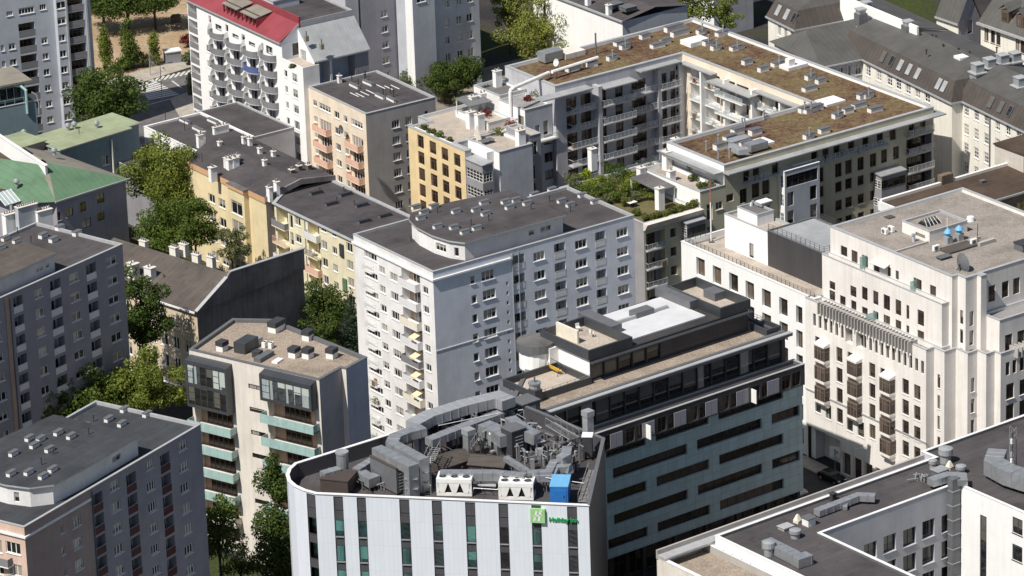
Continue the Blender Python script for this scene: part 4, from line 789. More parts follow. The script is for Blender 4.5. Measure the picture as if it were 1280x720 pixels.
# ================================================================== white block with deep windows
b=Bld('office_building','bright white plastered block with deep dark windows, railed terrace and charcoal rooftop box','office building',(1018,374),24,35); B20=b
Z=24; V=30; P=[(0,0),(9.3,0),(9.3,V),(0,V)]; f=b.walls(P,0,Z,'clean_white',{0:'clean_white',2:'clean_white'}); L_=f[3]
for x0,x1,yt in ((870.5,881,323),(891,901.5,333.5),(911.5,922.5,342.5),(932,942.5,352.5),(952.5,963.5,362.5),(974,984.5,373),(995,1003,383)):
    L_.grid([(x0,x1)],((x0+x1)/2,yt,yt+22.5),3.62,6,'win',y=yt+10,nv=1,nh=1,fm='frame_dark',gm='pane_brown',dep=.5,sill=False)
b.roof(P,Z-.9,'terrace_pave',.9,.3,'coping_white','clean_white',name='terrace')
b.rail([(.35,.4,Z),(.35,V-.5,Z),(5,V-.5,Z)],.75,'rail_dark',.9)
u=4.8; g=b.walls([(u,16.2),(9.2,16.2),(9.2,26),(u,26)],Z-.9,Z+4.2,'clean_white'); b.roof([(u,16.2),(9.2,16.2),(9.2,26),(u,26)],Z+3.9,'terrace_pave',.3,.3,'coping'); g[3].open(5.6,6.6,Z-.8,Z+1.4,'win',nv=1,sill=False,fm='frame_dark')
g=b.walls([(u,3.7),(13.2,3.7),(13.2,16.196),(u,16.196)],Z-.9,Z+4.4,'charcoal_panel'); b.roof([(u,3.7),(13.2,3.7),(13.2,16.19),(u,16.19)],Z+4.25,'seam_blue' if 'seam_blue' in MT else 'zinc',.15,.2,'mid_metal')
b.rail([(u+.1,16.1,Z+4.4),(u+.1,3.8,Z+4.4),(13.1,3.8,Z+4.4),(13.1,16.1,Z+4.4)],1.0,'rail_dark',1.0)
g=b.walls([(5.6,19.5),(8.6,19.5),(8.6,24),(5.6,24)],Z+3.9,Z+5.6,'clean_white'); b.roof([(5.6,19.5),(8.6,19.5),(8.6,24),(5.6,24)],Z+5.4,'tar_light',.2,.2,'coping')
m=MB(); q=P3(b,955,256,Z+5.6); m.box(q.x-.9,q.y-.6,Z+5.6,q.x+.9,q.y+.6,Z+6.1,'metal_grey'); m.box(q.x-1,q.y-.7,Z+6.1,q.x+1,q.y+.7,Z+6.25,'white_paint'); m.build('skylight',b.root)
q=P3(b,939,270,Z+3.9); m=MB(); m.tube([q,q+Vector((0,0,1.4)),q+Vector((.3,.3,1.7)),q+Vector((1,.8,1.7))],.25,'metal_grey',8); m.build('vent_duct',b.root)
b.done()
# ================================================================== cream art deco block
b=Bld('residential_block','cream stone clad stepped block with bay windows, row of concrete fins and gravel flat roof','residential block',(1200,350),34,35); B21=b
Z=34; T1=[(0,0),(22,0),(22,27),(0.2,27)]
c1=[(-.3,2.1),(.9,2.1),(.9,0),(2.9,0),(2.9,-1.2),(22,-1.2),(22,27),(-.3,27)]
c1=[(0,1.6),(1.0,1.6),(1.0,0),(3.0,0),(3.0,-.8),(4.0,-.8),(4.0,0.2),(24,0.2),(24,27),(0,27)]
f=b.walls(c1,23,Z,'stone'); L1=f[9]; R1=f[6]
b.roof(c1,Z-.45,'gravel_grey',.45,.45,'coping','stone')
zt=Z-2.9
for x0,x1,yt,yb in ((1051,1059,308,320),(1064.5,1072,313.5,331),(1077.5,1085,319.5,337),(1092,1099.5,326,344),(1109.5,1113.5,334,345.5),(1119.5,1123.5,338.5,349.5),(1142,1152,348.5,366),(1162.5,1170,357,374)):
    a,e=pxs(L1,x0,yb),pxs(L1,x1,yb); zb,zz=lev(L1,(x0+x1)/2,yb),lev(L1,(x0+x1)/2,yt); L1.open(a,e,zb,zz,'win',nv=2 if x1-x0>6 else 1,sill=False,fm='frame_dark',gm='pane_brown')
for i in range(4):
    f[2].open(.9,1.5,Z-6.6-2.7*i,Z-4.6-2.7*i,'win',nv=1,sill=False,fm='frame_dark') if False else None
    f[8 if False else 1].open(.5,1.1,Z-6.8-2.75*i,Z-4.8-2.75*i,'win',nv=1,sill=False,fm='frame_dark'); f[2].open(.7,1.4,Z-7.1-2.75*i,Z-5.0-2.75*i,'win',nv=1,sill=False,fm='frame_dark')
for k,s in enumerate((1.2,3.6,5.6,7.8,10,13,16)): R1.open(s,s+1.2,Z-4.6,Z-2.3,'win',nv=2,sill=False,fm='frame_dark',gm='pane_brown')
# second tier
c2=[(-1.25,1.2),(-.004,1.2),(-.004,27.004),(-1.25,27.3)]
g=b.walls([(-1.25,2.2),(-.004,2.2),(-.004,27.3),(-1.25,27.3)],20,30.2,'stone'); L2=g[3]; b.roof([(-1.25,2.2),(-.01,2.2),(-.01,27.3),(-1.25,27.3)],29.6,'deck_grey',.6,.2,'coping','stone',name='terrace')
for x0,x1,yt,yb in ((1037,1044,363.5,379),(1050,1057,370,387),(1064,1070.5,376,389),(1077.5,1084.5,359,375),(1091.5,1098,364,381),(1104.5,1112.5,369,387.5),(1119.5,1126.5,375,394),(1133,1136.5,381.5,399),(1147,1155,388,407)):
    a,e=pxs(L2,x0,yb),pxs(L2,x1,yb); zb,zz=lev(L2,(x0+x1)/2,yb),lev(L2,(x0+x1)/2,yt)
    k=0
    for dz in (0,-2.95):
        if zb+dz>20.8 and zz+dz<29.5: L2.open(a,e,zb+dz,zz+dz,'win',nv=2 if x1-x0>5 else 1,sill=False,fm='frame_dark',gm='pane_brown')
for x0,x1,yt,yb in ((1063,1070.5,360-2,371),(1037,1044,352,362)):
    a,e=pxs(L2,x0,yb),pxs(L2,x1,yb); zb,zz=lev(L2,(x0+x1)/2,yb),lev(L2,(x0+x1)/2,yt); L2.open(a,e,zb,zz,'win',nv=2,sill=False,fm='frame_dark',gm='pane_brown')
# third tier: main body
ZB=24; c3=[(-3.4,2.9),(-2.0,2.9),(-2.0,.8),(0,.8),(0,-1.6),(1.7,-1.6),(1.7,-3.4),(3.2,-3.4),(3.2,-4.6),(26,-4.6),(26,2.2),(-1.254,2.2),(-1.254,28.4),(-3.4,28.4)]
f=b.walls(c3,0,ZB,'stone'); L3=f[13]; b.roof(c3,ZB-.7,'deck_grey',.7,.3,'coping','stone',name='terrace')
st=3.02; 
def colw(F,x0,x1,yt,yb,n,step=st,**k):
    a,e=pxs(F,x0,(yt+yb)/2),pxs(F,x1,(yt+yb)/2); m_=(x0+x1)/2; zz,zb=lev(F,m_,yt),lev(F,m_,yb)
    for i in range(n):
        if zb-step*i>.3: F.open(a,e,zb-step*i,zz-step*i,'win',**{**dict(sill=True,fm='frame_dark',gm='pane_brown',nv=2,nh=2,sillm='stone',dep=.25),**k})
for x0,x1,yt,yb in ((1045.5,1053,434.5,453),(1086.5,1094,454,472),(1128,1136,474,493),(1142.5,1150.5,481.5,499.5)): colw(L3,x0,x1,yt,yb,4)
# slim windows beside each bay and the bays themselves
bays=[]
for x0,x1,xb0,xb1,yt,yb in ((1019,1025,1025,1042,421,440),(1059.5,1066,1066,1082.5,440.5,459),(1100.5,1106.5,1106.5,1124,460.5,480)):
    colw(L3,x0,x1,yt,yb,3 if x0<1030 else (3 if x0<1090 else 4))
    a,e=pxs(L3,xb0,(yt+yb)/2),pxs(L3,xb1-5,(yt+yb)/2+3); z0=lev(L3,x0,yb)
    n=3
    for i in range(n+(1 if x0>1090 else 0)):
        z=z0-st*i-.3; q=L3.P((a+e)/2,z); w=e-a; m=MB(); x=w/2
        m.hexa([(-x,-.5,-1.0),(x,-.5,-1.0),(x,-.003,-1.0),(-x,-.003,-1.0)],[(-x,-1.05,-.35),(x,-1.05,-.35),(x,-.003,-.35),(-x,-.003,-.35)],'stone'); m.box(-x-.06,-1.1,-.35,x+.06,-.003,0,'stone')
        if i==0: m.hexa([(-x-.06,-1.12,2.0),(x+.06,-1.12,2.0),(x+.06,-.003,2.0),(-x-.06,-.003,2.0)],[(-x-.06,-1.12,2.25),(x+.06,-1.12,2.25),(x+.06,-.003,2.6),(-x-.06,-.003,2.6)],'stone')
        m.box(-x+.1,-.95,0,x-.1,-.01,2.0,'frame_brown'); bo=m.build('bay_window',b.root,q,L3.ang)
        for j in range(3):
            ww=w/3; fr,gl=winmesh(rnd(ww,.02),2.0,2,2,'frame_bay','pane_brown',False,.03,.07); o=link('window',fr,bo,(-x+ww*(j+.5),-1.03,0),0); link('pane',gl,o)
        fr,gl=winmesh(.95,2.0,1,2,'frame_bay','pane_brown',False,.03,.07); o=link('window',fr,bo,(x+.01,-.52,0),math.pi/2); link('pane',gl,o); o=link('window',fr,bo,(-x-.01,-.52,0),-math.pi/2); link('pane',gl,o)
# fin-row storey windows
a0=pxs(L3,1018,400); a1=pxs(L3,1153,460); n=20
for i in range(n):
    s=a0+(a1-a0)*i/(n-1); zz=lev(L3,1018,392); 
    if i in (6,8): continue
    if i in (7,): continue
    L3.open(s-.3,s+.3,zz-1.9,zz,'win',nv=1,sill=False,fm='frame_dark',gm='pane_brown',dep=.3)
for i in (6.2,8.1):
    s=a0+(a1-a0)*i/(n-1); L3.open(s-.75,s+.75,zz-2.2,zz,'log',dep=.9,bm='stone',dw=1.2,fm='frame_dark')
m=MB(); s0=pxs(L3,1027,385); s1=pxs(L3,1140,436); nf=30
for i in range(nf):
    q=L3.P(s0+(s1-s0)*i/(nf-1),0); m.hexa([(q.x-.95,q.y-.11,ZB+.1),(q.x+1.6,q.y-.11,ZB+.1),(q.x+1.6,q.y+.11,ZB+.1),(q.x-.2,q.y+.11,ZB-1.1)],[(q.x-.95,q.y-.11,ZB+.55),(q.x+1.6,q.y-.11,ZB+.55),(q.x+1.6,q.y+.11,ZB+.55),(q.x-.95,q.y+.11,ZB+.55)],'concrete') if False else m.box(q.x-.75,q.y-.09,ZB-1.25,q.x+.9,q.y+.09,ZB+.45,'warm_grey')
m.box(L3.P(s0,0).x-.4,L3.P(s1,0).y-.2,ZB+.45,L3.P(s0,0).x-.1,L3.P(s0,0).y+.2,ZB+.6,'warm_grey'); m.build('pergola_fins',b.root)
# corner slits and right hand facade
for i in range(5):
    z=ZB-5.6-st*i; f[1].open(.7,1.25,z,z+2.0,'win',nv=1,sill=True,sillm='stone',fm='frame_dark'); f[4].open(.6,1.2,z-.2,z+1.8,'win',nv=1,sill=True,sillm='stone',fm='frame_dark')
R3=f[8]
for s in (1.0,3.4):
    for i in range(6): R3.open(s,s+1.4,ZB-6.9-st*i,ZB-4.7-st*i,'win',nv=2,nh=2,fm='frame_dark',gm='pane_brown',sillm='stone')
for s in (.9,2.1,3.4,4.7,6,7.3,8.6,9.9,11.2): R3.open(s,s+.7,ZB-3.4,ZB-1.5,'win',nv=1,fm='frame_dark',gm='pane_brown',sill=False)
for i in range(5):
    z=ZB-6.4-st*i; m=MB(); q=R3.P(7.2,z); m.box(-1.7,-1.05,-.6,1.7,-.003,0,'stone'); m.box(-1.6,-.98,0,1.6,-.003,2.0,'frame_brown')
    if i==0: m.box(-1.75,-1.1,2.0,1.75,-.003,2.5,'stone')
    bo=m.build('bay_window',b.root,q,R3.ang)
    for j in range(3): fr,gl=winmesh(1.1,2.0,1,2,'frame_dark','pane_clear',False,.03,.07); o=link('window',fr,bo,(-1.65+1.1*(j+.5),-1.03,0),0); link('pane',gl,o)
g=b.walls([(4.004,-3.4),(26,-3.4),(26,.196),(4.004,.196)],ZB-.7,28.2,'stone'); b.roof([(4.004,-3.4),(26,-3.4),(26,.19),(4.004,.19)],27.8,'deck_grey',.4,.3,'coping','stone',name='terrace')
for s in (1.0,3.2,5.6,8,10.5,13): g[0].open(s,s+1.3,ZB-.5,ZB+1.8,'win',nv=2,fm='frame_dark',gm='pane_brown'); 
m=MB()
for i in range(16): m.box(5.6+i*.75,-5.3,ZB-1.1,5.8+i*.75,-3.6,ZB+.35,'warm_grey')
m.build('pergola_fins',b.root)
# ground floor shops
L3.open(.35,7.4,.1,lev(L3,1030,541),'hole',dep=7.,bm='black',rm='black')  # archway lined in black, so the shade of its deep interior is painted on
for x0,x1,yt,yb in ((1019,1026,500,516),(1032,1039,506,524),(1045,1052.5,513,532),(1058.5,1066,520,539),(1072,1080,527,546),(1086,1094,534,552),(1100,1107,541,560),(1113,1120,548,566),(1127,1134,555,574),(1140,1148,562,578)): colw(L3,x0,x1,yt,yb,1,fm='frame_dark',gm='pane_clear',nv=1)
zs=4.0
s=.8
while s<L3.L-2: 
    L3.open(s,s+1.7,.15,3.5,'win',nv=1,nh=2,fm='frame_dark',gm='pane_brown',dep=.45,sill=False); s+=2.35
m=MB(); q0=L3.P(.0,lev(L3,1080,519)); m.box(-3.52,2.8,q0.z,-3.403,28.4,q0.z+.22,'coping'); m.build('cornice',b.root)
for x,y,w in ((1083,337,1),):
    m=MB(); F=L1; s=pxs(F,x,y); q=F.P(s,Z-3.9); m.box(-.04,-1.15,0,.04,-.01,1.9,'screen_glass'); m.build('glass_screen',b.root,q,F.ang)
for x,y in ((1146,376),):
    s=pxs(L1,x,y); m=MB(); m.box(-.04,-1.15,0,.04,-.01,1.9,'screen_glass'); m.build('glass_screen',b.root,L1.P(s,29.6),L1.ang)
s=pxs(L2,1096,402); m=MB(); m.box(-.04,-1.9,0,.04,-.01,1.9,'screen_glass'); m.build('glass_screen',b.root,L2.P(s,ZB-.7),L2.ang)
m=MB(); s=pxs(L1,1103,325); m.hexa([(-1.6,-1.0,1.75),(1.6,-1.0,1.75),(1.6,-.003,2.15),(-1.6,-.003,2.15)],[(-1.6,-1.0,1.82),(1.6,-1.0,1.82),(1.6,-.003,2.22),(-1.6,-.003,2.22)],'sand_cloth'); m.build('awning',b.root,L1.P(s,29.9),L1.ang)
# rooftop house
u0,v0=b.xy(1152,308,Z-.45); u0=max(u0,3.0); p=b.xy(1130,298,Z-.45); q=b.xy(1214,289,Z-.45)
g=b.walls([(6.8,14.1),(13.6,14.1),(13.6,19.8),(6.8,19.8)],Z-.45,Z+1.2,'stone'); b.roof([(6.8,14.1),(13.6,14.1),(13.6,19.8),(6.8,19.8)],Z+.95,'gravel_grey',.25,.25,'coping'); g[3].open(2.8,4.8,Z-.1,Z+.4,'win',nv=1,sill=False,fm='frame_dark')
m=MB(); m.box(.45,14.2,Z-.44,6.79,14.5,Z-.2,'warm_grey'); m.build('roof_upstand',b.roofo)
m=MB(); q=P3(b,1162,279,Z+.95); x,y=q.x,q.y; m.hexa([(x-1.3,y-1.0,Z+.96),(x+1.3,y-1.0,Z+.96),(x+1.3,y+1.0,Z+.96),(x-1.3,y+1.0,Z+.96)],[(x-1.0,y-.1,Z+1.8),(x+1.0,y-.1,Z+1.8),(x+1.0,y+.1,Z+1.8),(x-1.0,y+.1,Z+1.8)],'glass_dark' if 'glass_dark' in MT else 'pane_clear')
for i in range(5): 
    t=-1.3+2.6*i/4; m.cyl((x+t,y-1.02,Z+1.0),(x+t*.77,y-.1,Z+1.84),.035,'white_paint',5)
m.build('skylight',b.roofo); b.done()
# ================================================================== dark brick block behind it
b=Bld('brick_building','old dark brick building with a weathered brown roof behind the cream stepped block','brick building',(1205,262),20,35); B22=b
Z=20; P=[(-8.2,0),(26,0),(26,9.5),(-8.2,9.5)]
f=b.walls(P,0,Z,'brick_dark'); f[0].grid([(1248,1261),(1271,1284),(1228,1238)],(1254,259,276),3.4,4,'win',y=268,nv=1,fm='frame_brown',gm='pane_amber',sillm='stone')
m=MB(); m.poly([(-8.4,-.3,Z+.1),(26,-.3,Z+.1),(26,9.4,Z+.6),(-8.4,9.4,Z+.6)],'tar_old'); m.box(-8.5,-.4,Z-.1,26,-.2,Z+.2,'coping'); m.box(-8.6,-.19,Z-.6,-8.2,9.4,Z+.75,'coping_white'); m.box(-8.19,9.0,Z+.3,26,9.5,Z+1.0,'stone'); b.roofo=m.build('roof',b.root)
m=MB(); m.box(16.6,5.5,Z,26,12,Z+3.2,'brick_pale'); m.box(16.4,5.3,Z+3.2,26,12.2,Z+3.4,'tar_old'); m.build('attic_wall',b.root); m=MB(); m.box(3.4,8.9,Z+.4,5.6,9.9,Z+2.0,'brick_dark'); m.build('chimney',b.roofo)
b.vents([(1200,241),(1228,229)],Z+.3,(.8,.6,.4),'mid_metal','mid_metal'); b.done()
# ================================================================== dark green glass terraced block
b=Bld('office_block','long dark block with sea green glass bands, gravel roof and rooftop penthouse beside the hotel','office block',(655,517),28,37); B19=b
Z=28; P=[(0.2,-1.0),(43.2,-1.0),(43.2,14.5),(12.5,14.5),(0.2,3.5)]
f=b.walls(P,Z-7.2,Z,'charcoal_panel'); b.roof(P,Z-.25,'gravel',.25,.5,'mid_metal','mid_metal'); FG=f[0]
m=MB(); m.box(-.3,-1.75,Z-.55,43.9,-1.003,Z-.2,'mid_metal'); m.box(-.3,-1.78,Z-.2,43.9,-1.003,Z-.06,'coping'); m.build('eaves',b.root)
n=17
for i in range(n):
    a=1.0+i*41.5/n; FG.open(a,a+41.5/n-.12,Z-4.2,Z-1.0,'win',nv=1,nh=1,fm='frame_dark',gm='pane_clear',dep=.25,sill=False,fw=.05)
# terrace storey below
ZT=Z-4.35; Q=[(4.5,-3.3),(44.6,-3.3),(44.6,-1.004),(4.5,-1.004)]
g=b.walls(Q,Z-7.3,ZT,'charcoal_panel'); b.roof(Q,ZT-.5,'tar_dark',.5,.3,'coping','mid_metal',name='terrace')
FT=g[0]
for i in range(22):
    a=.5+i*1.78
    if i%3==1: continue
    FT.open(a,a+1.45,Z-7.1,ZT-.75,'win',nv=2,nh=1,fm='frame_brown',gm='pane_brown',dep=.2,sill=False)
k=MB(); k.box(-.5,-.06,0,.5,0,2.0,'violet_grey'); k=k.mesh('blind_panel')
for i in (1,4,7,10,13,16,19): link('blind_panel',k,b.root,(4.5+.5+i*1.78+.7,-3.303,Z-7.1)); link('blind_panel',k,b.root,(4.5+.5+i*1.78-.35,-3.303,Z-7.1))
for a in (17.2,35.2): m=MB(); m.box(a,-4.3,Z-7.2,a+.12,-3.31,Z-5.3,'clean_white'); m.build('privacy_screen',b.root)
# glazed body
ZB=Z-6.6; y0=-5.2; xa,xb=b.xy(749,548,ZB)[0],b.xy(1008,469,ZB)[0]; y0=(b.xy(749,548,ZB)[1]+b.xy(1008,469,ZB)[1])/2
Q=[(xa,y0),(xb,y0),(xb,y0+16),(xa,y0+16)]
g=b.walls(Q,4.4,ZB,'green_panel'); FB=g[0]; b.roof(Q,ZB-.9,'deck_grey',.9,.15,'metal_grey','green_panel',name='terrace'); EB=g[1]
L=xb-xa; st=3.28
for i in range(6):
    zt=ZB-1.15-st*i; zb=zt-1.5
    if zb<4.8: break
    k=[(.3,.183),(.265,.52),(.61,.97)] if i%2==0 else [(.155,.505),(.58,.90)]
    k=[(.01,.205),(.255,.52),(.57,.90)] if i%2==0 else [(.042,.41),(.46,.79),(.84,.985)]
    if i>=3: k=[(x,y) for x,y in k]
    for s0,s1 in k: FB.open(s0*L,s1*L,zb,zt,'band',nv=max(3,round((s1-s0)*L/1.55)),fm='frame_dark',gm='pane_brown',dep=.4,rm='green_panel',fw=.05,name='window_band')
m=MB(); m.box(xa-.03,y0-.12,ZB-.02,xb+.05,y0-.003,ZB+.1,'metal_grey'); m.build('coping',b.root)
b.rail([(xa+.2,y0+.25,ZB),(xb-.2,y0+.25,ZB),(xb-.2,y0+15,ZB)],.35,'rail',1.5,mid=0)
# recessed dark ground storey
g=b.walls([(xa+1.2,y0+1.6),(xb-1.2,y0+1.6),(xb-1.2,y0+15),(xa+1.2,y0+15)],0,4.396,'frame_dark')
for i in range(11): g[0].open(1.0+i*2.9,3.3+i*2.9,.2,3.4,'win',nv=2,nh=2,fm='frame_brown',gm='pane_brown',sill=False)
m=MB()
for i in range(7): m.box(xa+1+i*5.4,y0+.4,0,xa+1.5+i*5.4,y0+.9,4.39,'charcoal_panel')
m.poly([(xa,y0,4.398),(xb,y0,4.398),(xb,y0+16,4.398),(xa,y0+16,4.398)],'mid_metal'); m.build('column',b.root)
# frosted wing at the left corner
m=MB(); m.box(xa-.75,y0-.3,ZB-7.0,xa-.02,y0-.18,ZB+.5,'frosted_panel'); m.box(xa-.75,y0-.3,ZB-16,xa-.02,y0-.18,ZB-7.6,'frosted_panel') ; m.build('glass_fin',b.root)
# penthouse on the roof
PH=[(12.6,3.6),(38.4,2.2),(38.4,13.8),(12.6,13.8)]
PH=[(13.2,3.0),(40.2,3.0),(40.2,13.9),(13.2,13.9)]
ZP=Z+2.9; g=b.walls(PH,Z-.25,ZP,'charcoal_panel',{3:'clean_white'})
a0=pxs(g[0],738,455); a1=pxs(g[0],826,430)
for i in range(5):
    w=(a1-a0)/5; g[0].open(a0+w*i+.05,a0+w*(i+1)-.05,Z-.1,Z+2.2,'win',nv=1,fm='frame_dark',gm='pane_clear',dep=.3,sill=False,fw=.05)
m=MB(); m.prism(inset(PH,-.25),ZP,ZP+.12,'mid_metal','tar_dark'); b.roofo2=m.build('penthouse_roof',b.root); rr=b.roofo; b.roofo=b.roofo2
m=MB(); p=[b.xy(x,y,ZP+.3) for x,y in ((772,428),(872,396),(825,365),(730,393))]; u0=(p[0][0]+p[3][0])/2; u1=(p[1][0]+p[2][0])/2; v0,v1=4.3,13.6
m.box(u0,v0,ZP+.13,u1,v1,ZP+.32,'membrane'); m.box(u0+1.0,9.6,ZP+.33,u1-2,10.0,ZP+.75,'coping'); m.build('white_membrane',b.roofo)
m=MB(); q=P3(b,802,393,ZP+.33); m.box(q.x-1.5,q.y-.8,ZP+.33,q.x+1.5,q.y+.8,ZP+1.1,'mid_metal'); q=P3(b,746,407,ZP+.2); m.box(q.x-.9,q.y-4.2,ZP+.13,q.x+.9,q.y+2.8,ZP+1.5,'mid_metal'); q=P3(b,848,377,ZP+.2); m.box(q.x-.9,q.y-3.5,ZP+.13,q.x+.9,q.y+3.8,ZP+1.4,'mid_metal'); q=P3(b,893,372,ZP+.2); m.box(q.x-.9,q.y-1.2,ZP+.13,q.x+.9,q.y+1.2,ZP+1.3,'mid_metal'); m.build('service_housing',b.roofo)
# raised parapet boxes at both ends of the penthouse
def tray(x0,y0,x1,y1,zb,h,fl,mat='mid_metal',t=.3,inner=None):
    m=MB(); m.box(x0,y0,zb,x1,y0+t,zb+h,mat); m.box(x0,y1-t,zb,x1,y1,zb+h,mat); m.box(x0,y0+t,zb,x0+t,y1-t,zb+h,mat); m.box(x1-t,y0+t,zb,x1,y1-t,zb+h,mat); m.poly([(x0+t,y0+t,zb+.05),(x1-t,y0+t,zb+.05),(x1-t,y1-t,zb+.05),(x0+t,y1-t,zb+.05)],fl); return m
tray(12.8,2.7,u0-.6,12.8,ZP+.13,1.3,'terrace_pave','slate_metal').build('roof_terrace',b.roofo)
tray(u1+1.2,2.7,40.4,13.9,ZP+.13,1.3,'terrace_pave','slate_metal').build('roof_terrace',b.roofo)
m=MB(); m.box(15.2,8.0,ZP+.2,15.5,12.5,ZP+2.0,'cream_paint'); m.build('partition',b.roofo)
m=MB(); m.box(13.0,2.05,ZP-.35,40.4,2.75,ZP-.2,'slate_metal'); m.build('sun_canopy',b.root)
# white rotunda left of the penthouse
q=P3(b,676,420,Z+2.2); rx,ry=11.6,12.2
ring=[(rx+2.3*math.cos(a),ry+2.3*math.sin(a)) for a in [math.pi*2*i/18 for i in range(18)]]
m=MB(); m.prism(ring,Z-.25,Z+2.3,'clean_white'); m.prism([(rx+2.6*math.cos(a),ry+2.6*math.sin(a)) for a in [math.pi*2*i/18 for i in range(18)]],Z+2.3,Z+3.4,'mid_metal','tar_light'); m.box(11.7,9.5,Z-.25,13.19,13.5,Z+2.9,'clean_white'); m.build('stair_rotunda',b.root)
m=tray(4.0,2.4,13.0,9.6,Z-.24,1.0,'terrace_pave','slate_metal',.25); m.box(3.4,2.0,Z-.24,4.6,3.4,Z+1.5,'slate_metal'); m.build('roof_terrace',rr)
b.rail([(4.2,2.5,Z+.76),(12.8,2.5,Z+.76)],.35,'rail',1.2,mid=0)
b.rail([(40.6,3,Z),(42.6,3,Z),(42.6,13,Z)],1.1,'rail_dark',1.0)
m=tray(40.6,-.3,43.1,3,Z-.24,.9,'tar_dark','slate_metal'); m.build('roof_box',rr)
# lower brown plant roof towards the hotel
m=MB(); q=[b.xy(x,y,Z-1.2) for x,y in ((650,520),(690,512),(716,530),(672,548))]; x0,x1,yy0,yy1=.3,4.4,-4.7,-1.05
m.box(x0,yy0,0,x1+2,yy1,Z-4.0,'charcoal_panel'); m.poly([(x0,yy0,Z-3.99),(x1+2,yy0,Z-3.99),(x1+2,yy1,Z-3.99),(x0,yy1,Z-3.99)],'tar_brown'); m.build('plant_block',b.root)
q=P3(b,669,500,Z-.25); m=MB(); m.cyl(q,q+Vector((0,0,2.3)),.75,'metal_grey',14); m.cyl(q+Vector((0,0,2.3)),q+Vector((0,0,2.5)),.85,'duct',14); m.cyl(q+Vector((0,0,2.5)),q+Vector((0,0,3.2)),.12,'mid_metal',6); m.build('exhaust_stack',rr)
b.roofo=rr; b.done()
q0=b.M@Vector((8.2,6.2,Z-.19))
B19r=b
# ================================================================== hotel
b=Bld('hotel','white panelled hotel with rounded end, dark vertical window strips and a roof crowded with machinery','hotel',(736,632),30,83); B18=b
Z=30
tip=[(2.4,33.6),(3.3,35.2),(4.6,36.6),(6.2,37.6),(8.0,38.1),(9.8,38.1),(11.6,37.6)]
A=[(0,0),(21,0),(31,15.3)]
P=[(0.,0.),(20.7,0.),(33.6,13.8)]+tip[::-1]
f=b.walls(P,0,Z,'hotel_panel',{0:'hotel_dark',1:'hotel_dark'}); FF=f[-1]
DK=Z-2.0
b.roof(P,DK,'tar',2.0,.35,'coping_white','hotel_dark',over=.12,em={0:'mid_metal',1:'mid_metal'})
strips=[(381.5,392.5),(418.5,430.5),(447.5,459),(500.5,513),(541,553.5),(582.5,595),(624,636),(665,677),(709.5,722)]
_,zw=FF.sz(560,656); _,zw2=FF.sz(560,679)
for x0,x1 in strips[1:]:
    a,e=pxs(FF,x0,660),pxs(FF,x1,660); a=max(a,.05); s=(a,e)
    FF.open(a,e,.6,Z-.25,'hole',dep=.12,bm='hotel_dark',rm='hotel_dark')
    for i in range(8):
        zt=zw-3.35*i
        if zt<3: break
        gh,gg=winmesh(rnd(e-a-.12),2.2,1,1,'frame_dark','pane_teal',False,.02,.05); o=link('window',gh,b.root,FF.P((a+e)/2,zt-2.2,-.1),FF.ang); link('pane',gg,o)
        m=MB(); key=('bl',rnd(e-a)); w=rnd(e-a)/2
        if key not in WC: m.box(-w+.06,-.10,-.12,w-.06,.0,0,'metal_grey'); WC[key]=m.mesh('sill')
        link('sill',WC[key],b.root,FF.P((a+e)/2,zt-2.2,-.02),FF.ang)
# one strip on the curved end
TF=f[-2]
TF.open(.35,TF.L-.1,.6,Z-.25,'hole',dep=.12,bm='hotel_dark',rm='hotel_dark')
for i in range(8):
    zt=zw-3.35*i
    if zt<3: break
    gh,gg=winmesh(rnd(TF.L-.6),2.2,1,1,'frame_dark','pane_teal',False,.02,.05); o=link('window',gh,b.root,TF.P(.35+(TF.L-.45)/2,zt-2.2,-.1),TF.ang); link('pane',gg,o)
# sign
a,e=pxs(FF,663.5,640),pxs(FF,681.5,640); _,zt=FF.sz(672,635); _,zb=FF.sz(672,652); w=e-a; h=zt-zb
m=MB(); x=w/2; m.box(-x,-.38,0,x,-.02,h,'sign_pale_green'); m.box(-x-.02,-.40,-.02,x+.02,-.36,.0,'sign_green')
sg=m.build('sign_box',b.root,FF.P((a+e)/2,zb),FF.ang)
m=MB(); y=-.40
def stroke(pts,wd,m,mat): 
    for p,q in zip(pts,pts[1:]):
        d=Vector((q[0]-p[0],q[1]-p[1])); nn=Vector((-d.y,d.x)).normalized()*wd/2; m.hexa([(p[0]-nn.x,y,p[1]-nn.y),(q[0]-nn.x,y,q[1]-nn.y),(q[0]+nn.x,y,q[1]+nn.y),(p[0]+nn.x,y,p[1]+nn.y)],[(p[0]-nn.x,y+.03,p[1]-nn.y),(q[0]-nn.x,y+.03,q[1]-nn.y),(q[0]+nn.x,y+.03,q[1]+nn.y),(p[0]+nn.x,y+.03,p[1]+nn.y)],mat)
stroke([(-.55,h*.16),(-.42,h*.16),(-.22,h*.55),(-.12,h*.84)],.24,m,'white_paint'); stroke([(.12,h*.14),(.26,h*.5),(.38,h*.86),(.56,h*.86)],.24,m,'white_paint'); stroke([(-.48,h*.42),(-.1,h*.52),(.52,h*.56)],.18,m,'white_paint'); m.build('sign_emblem',sg)
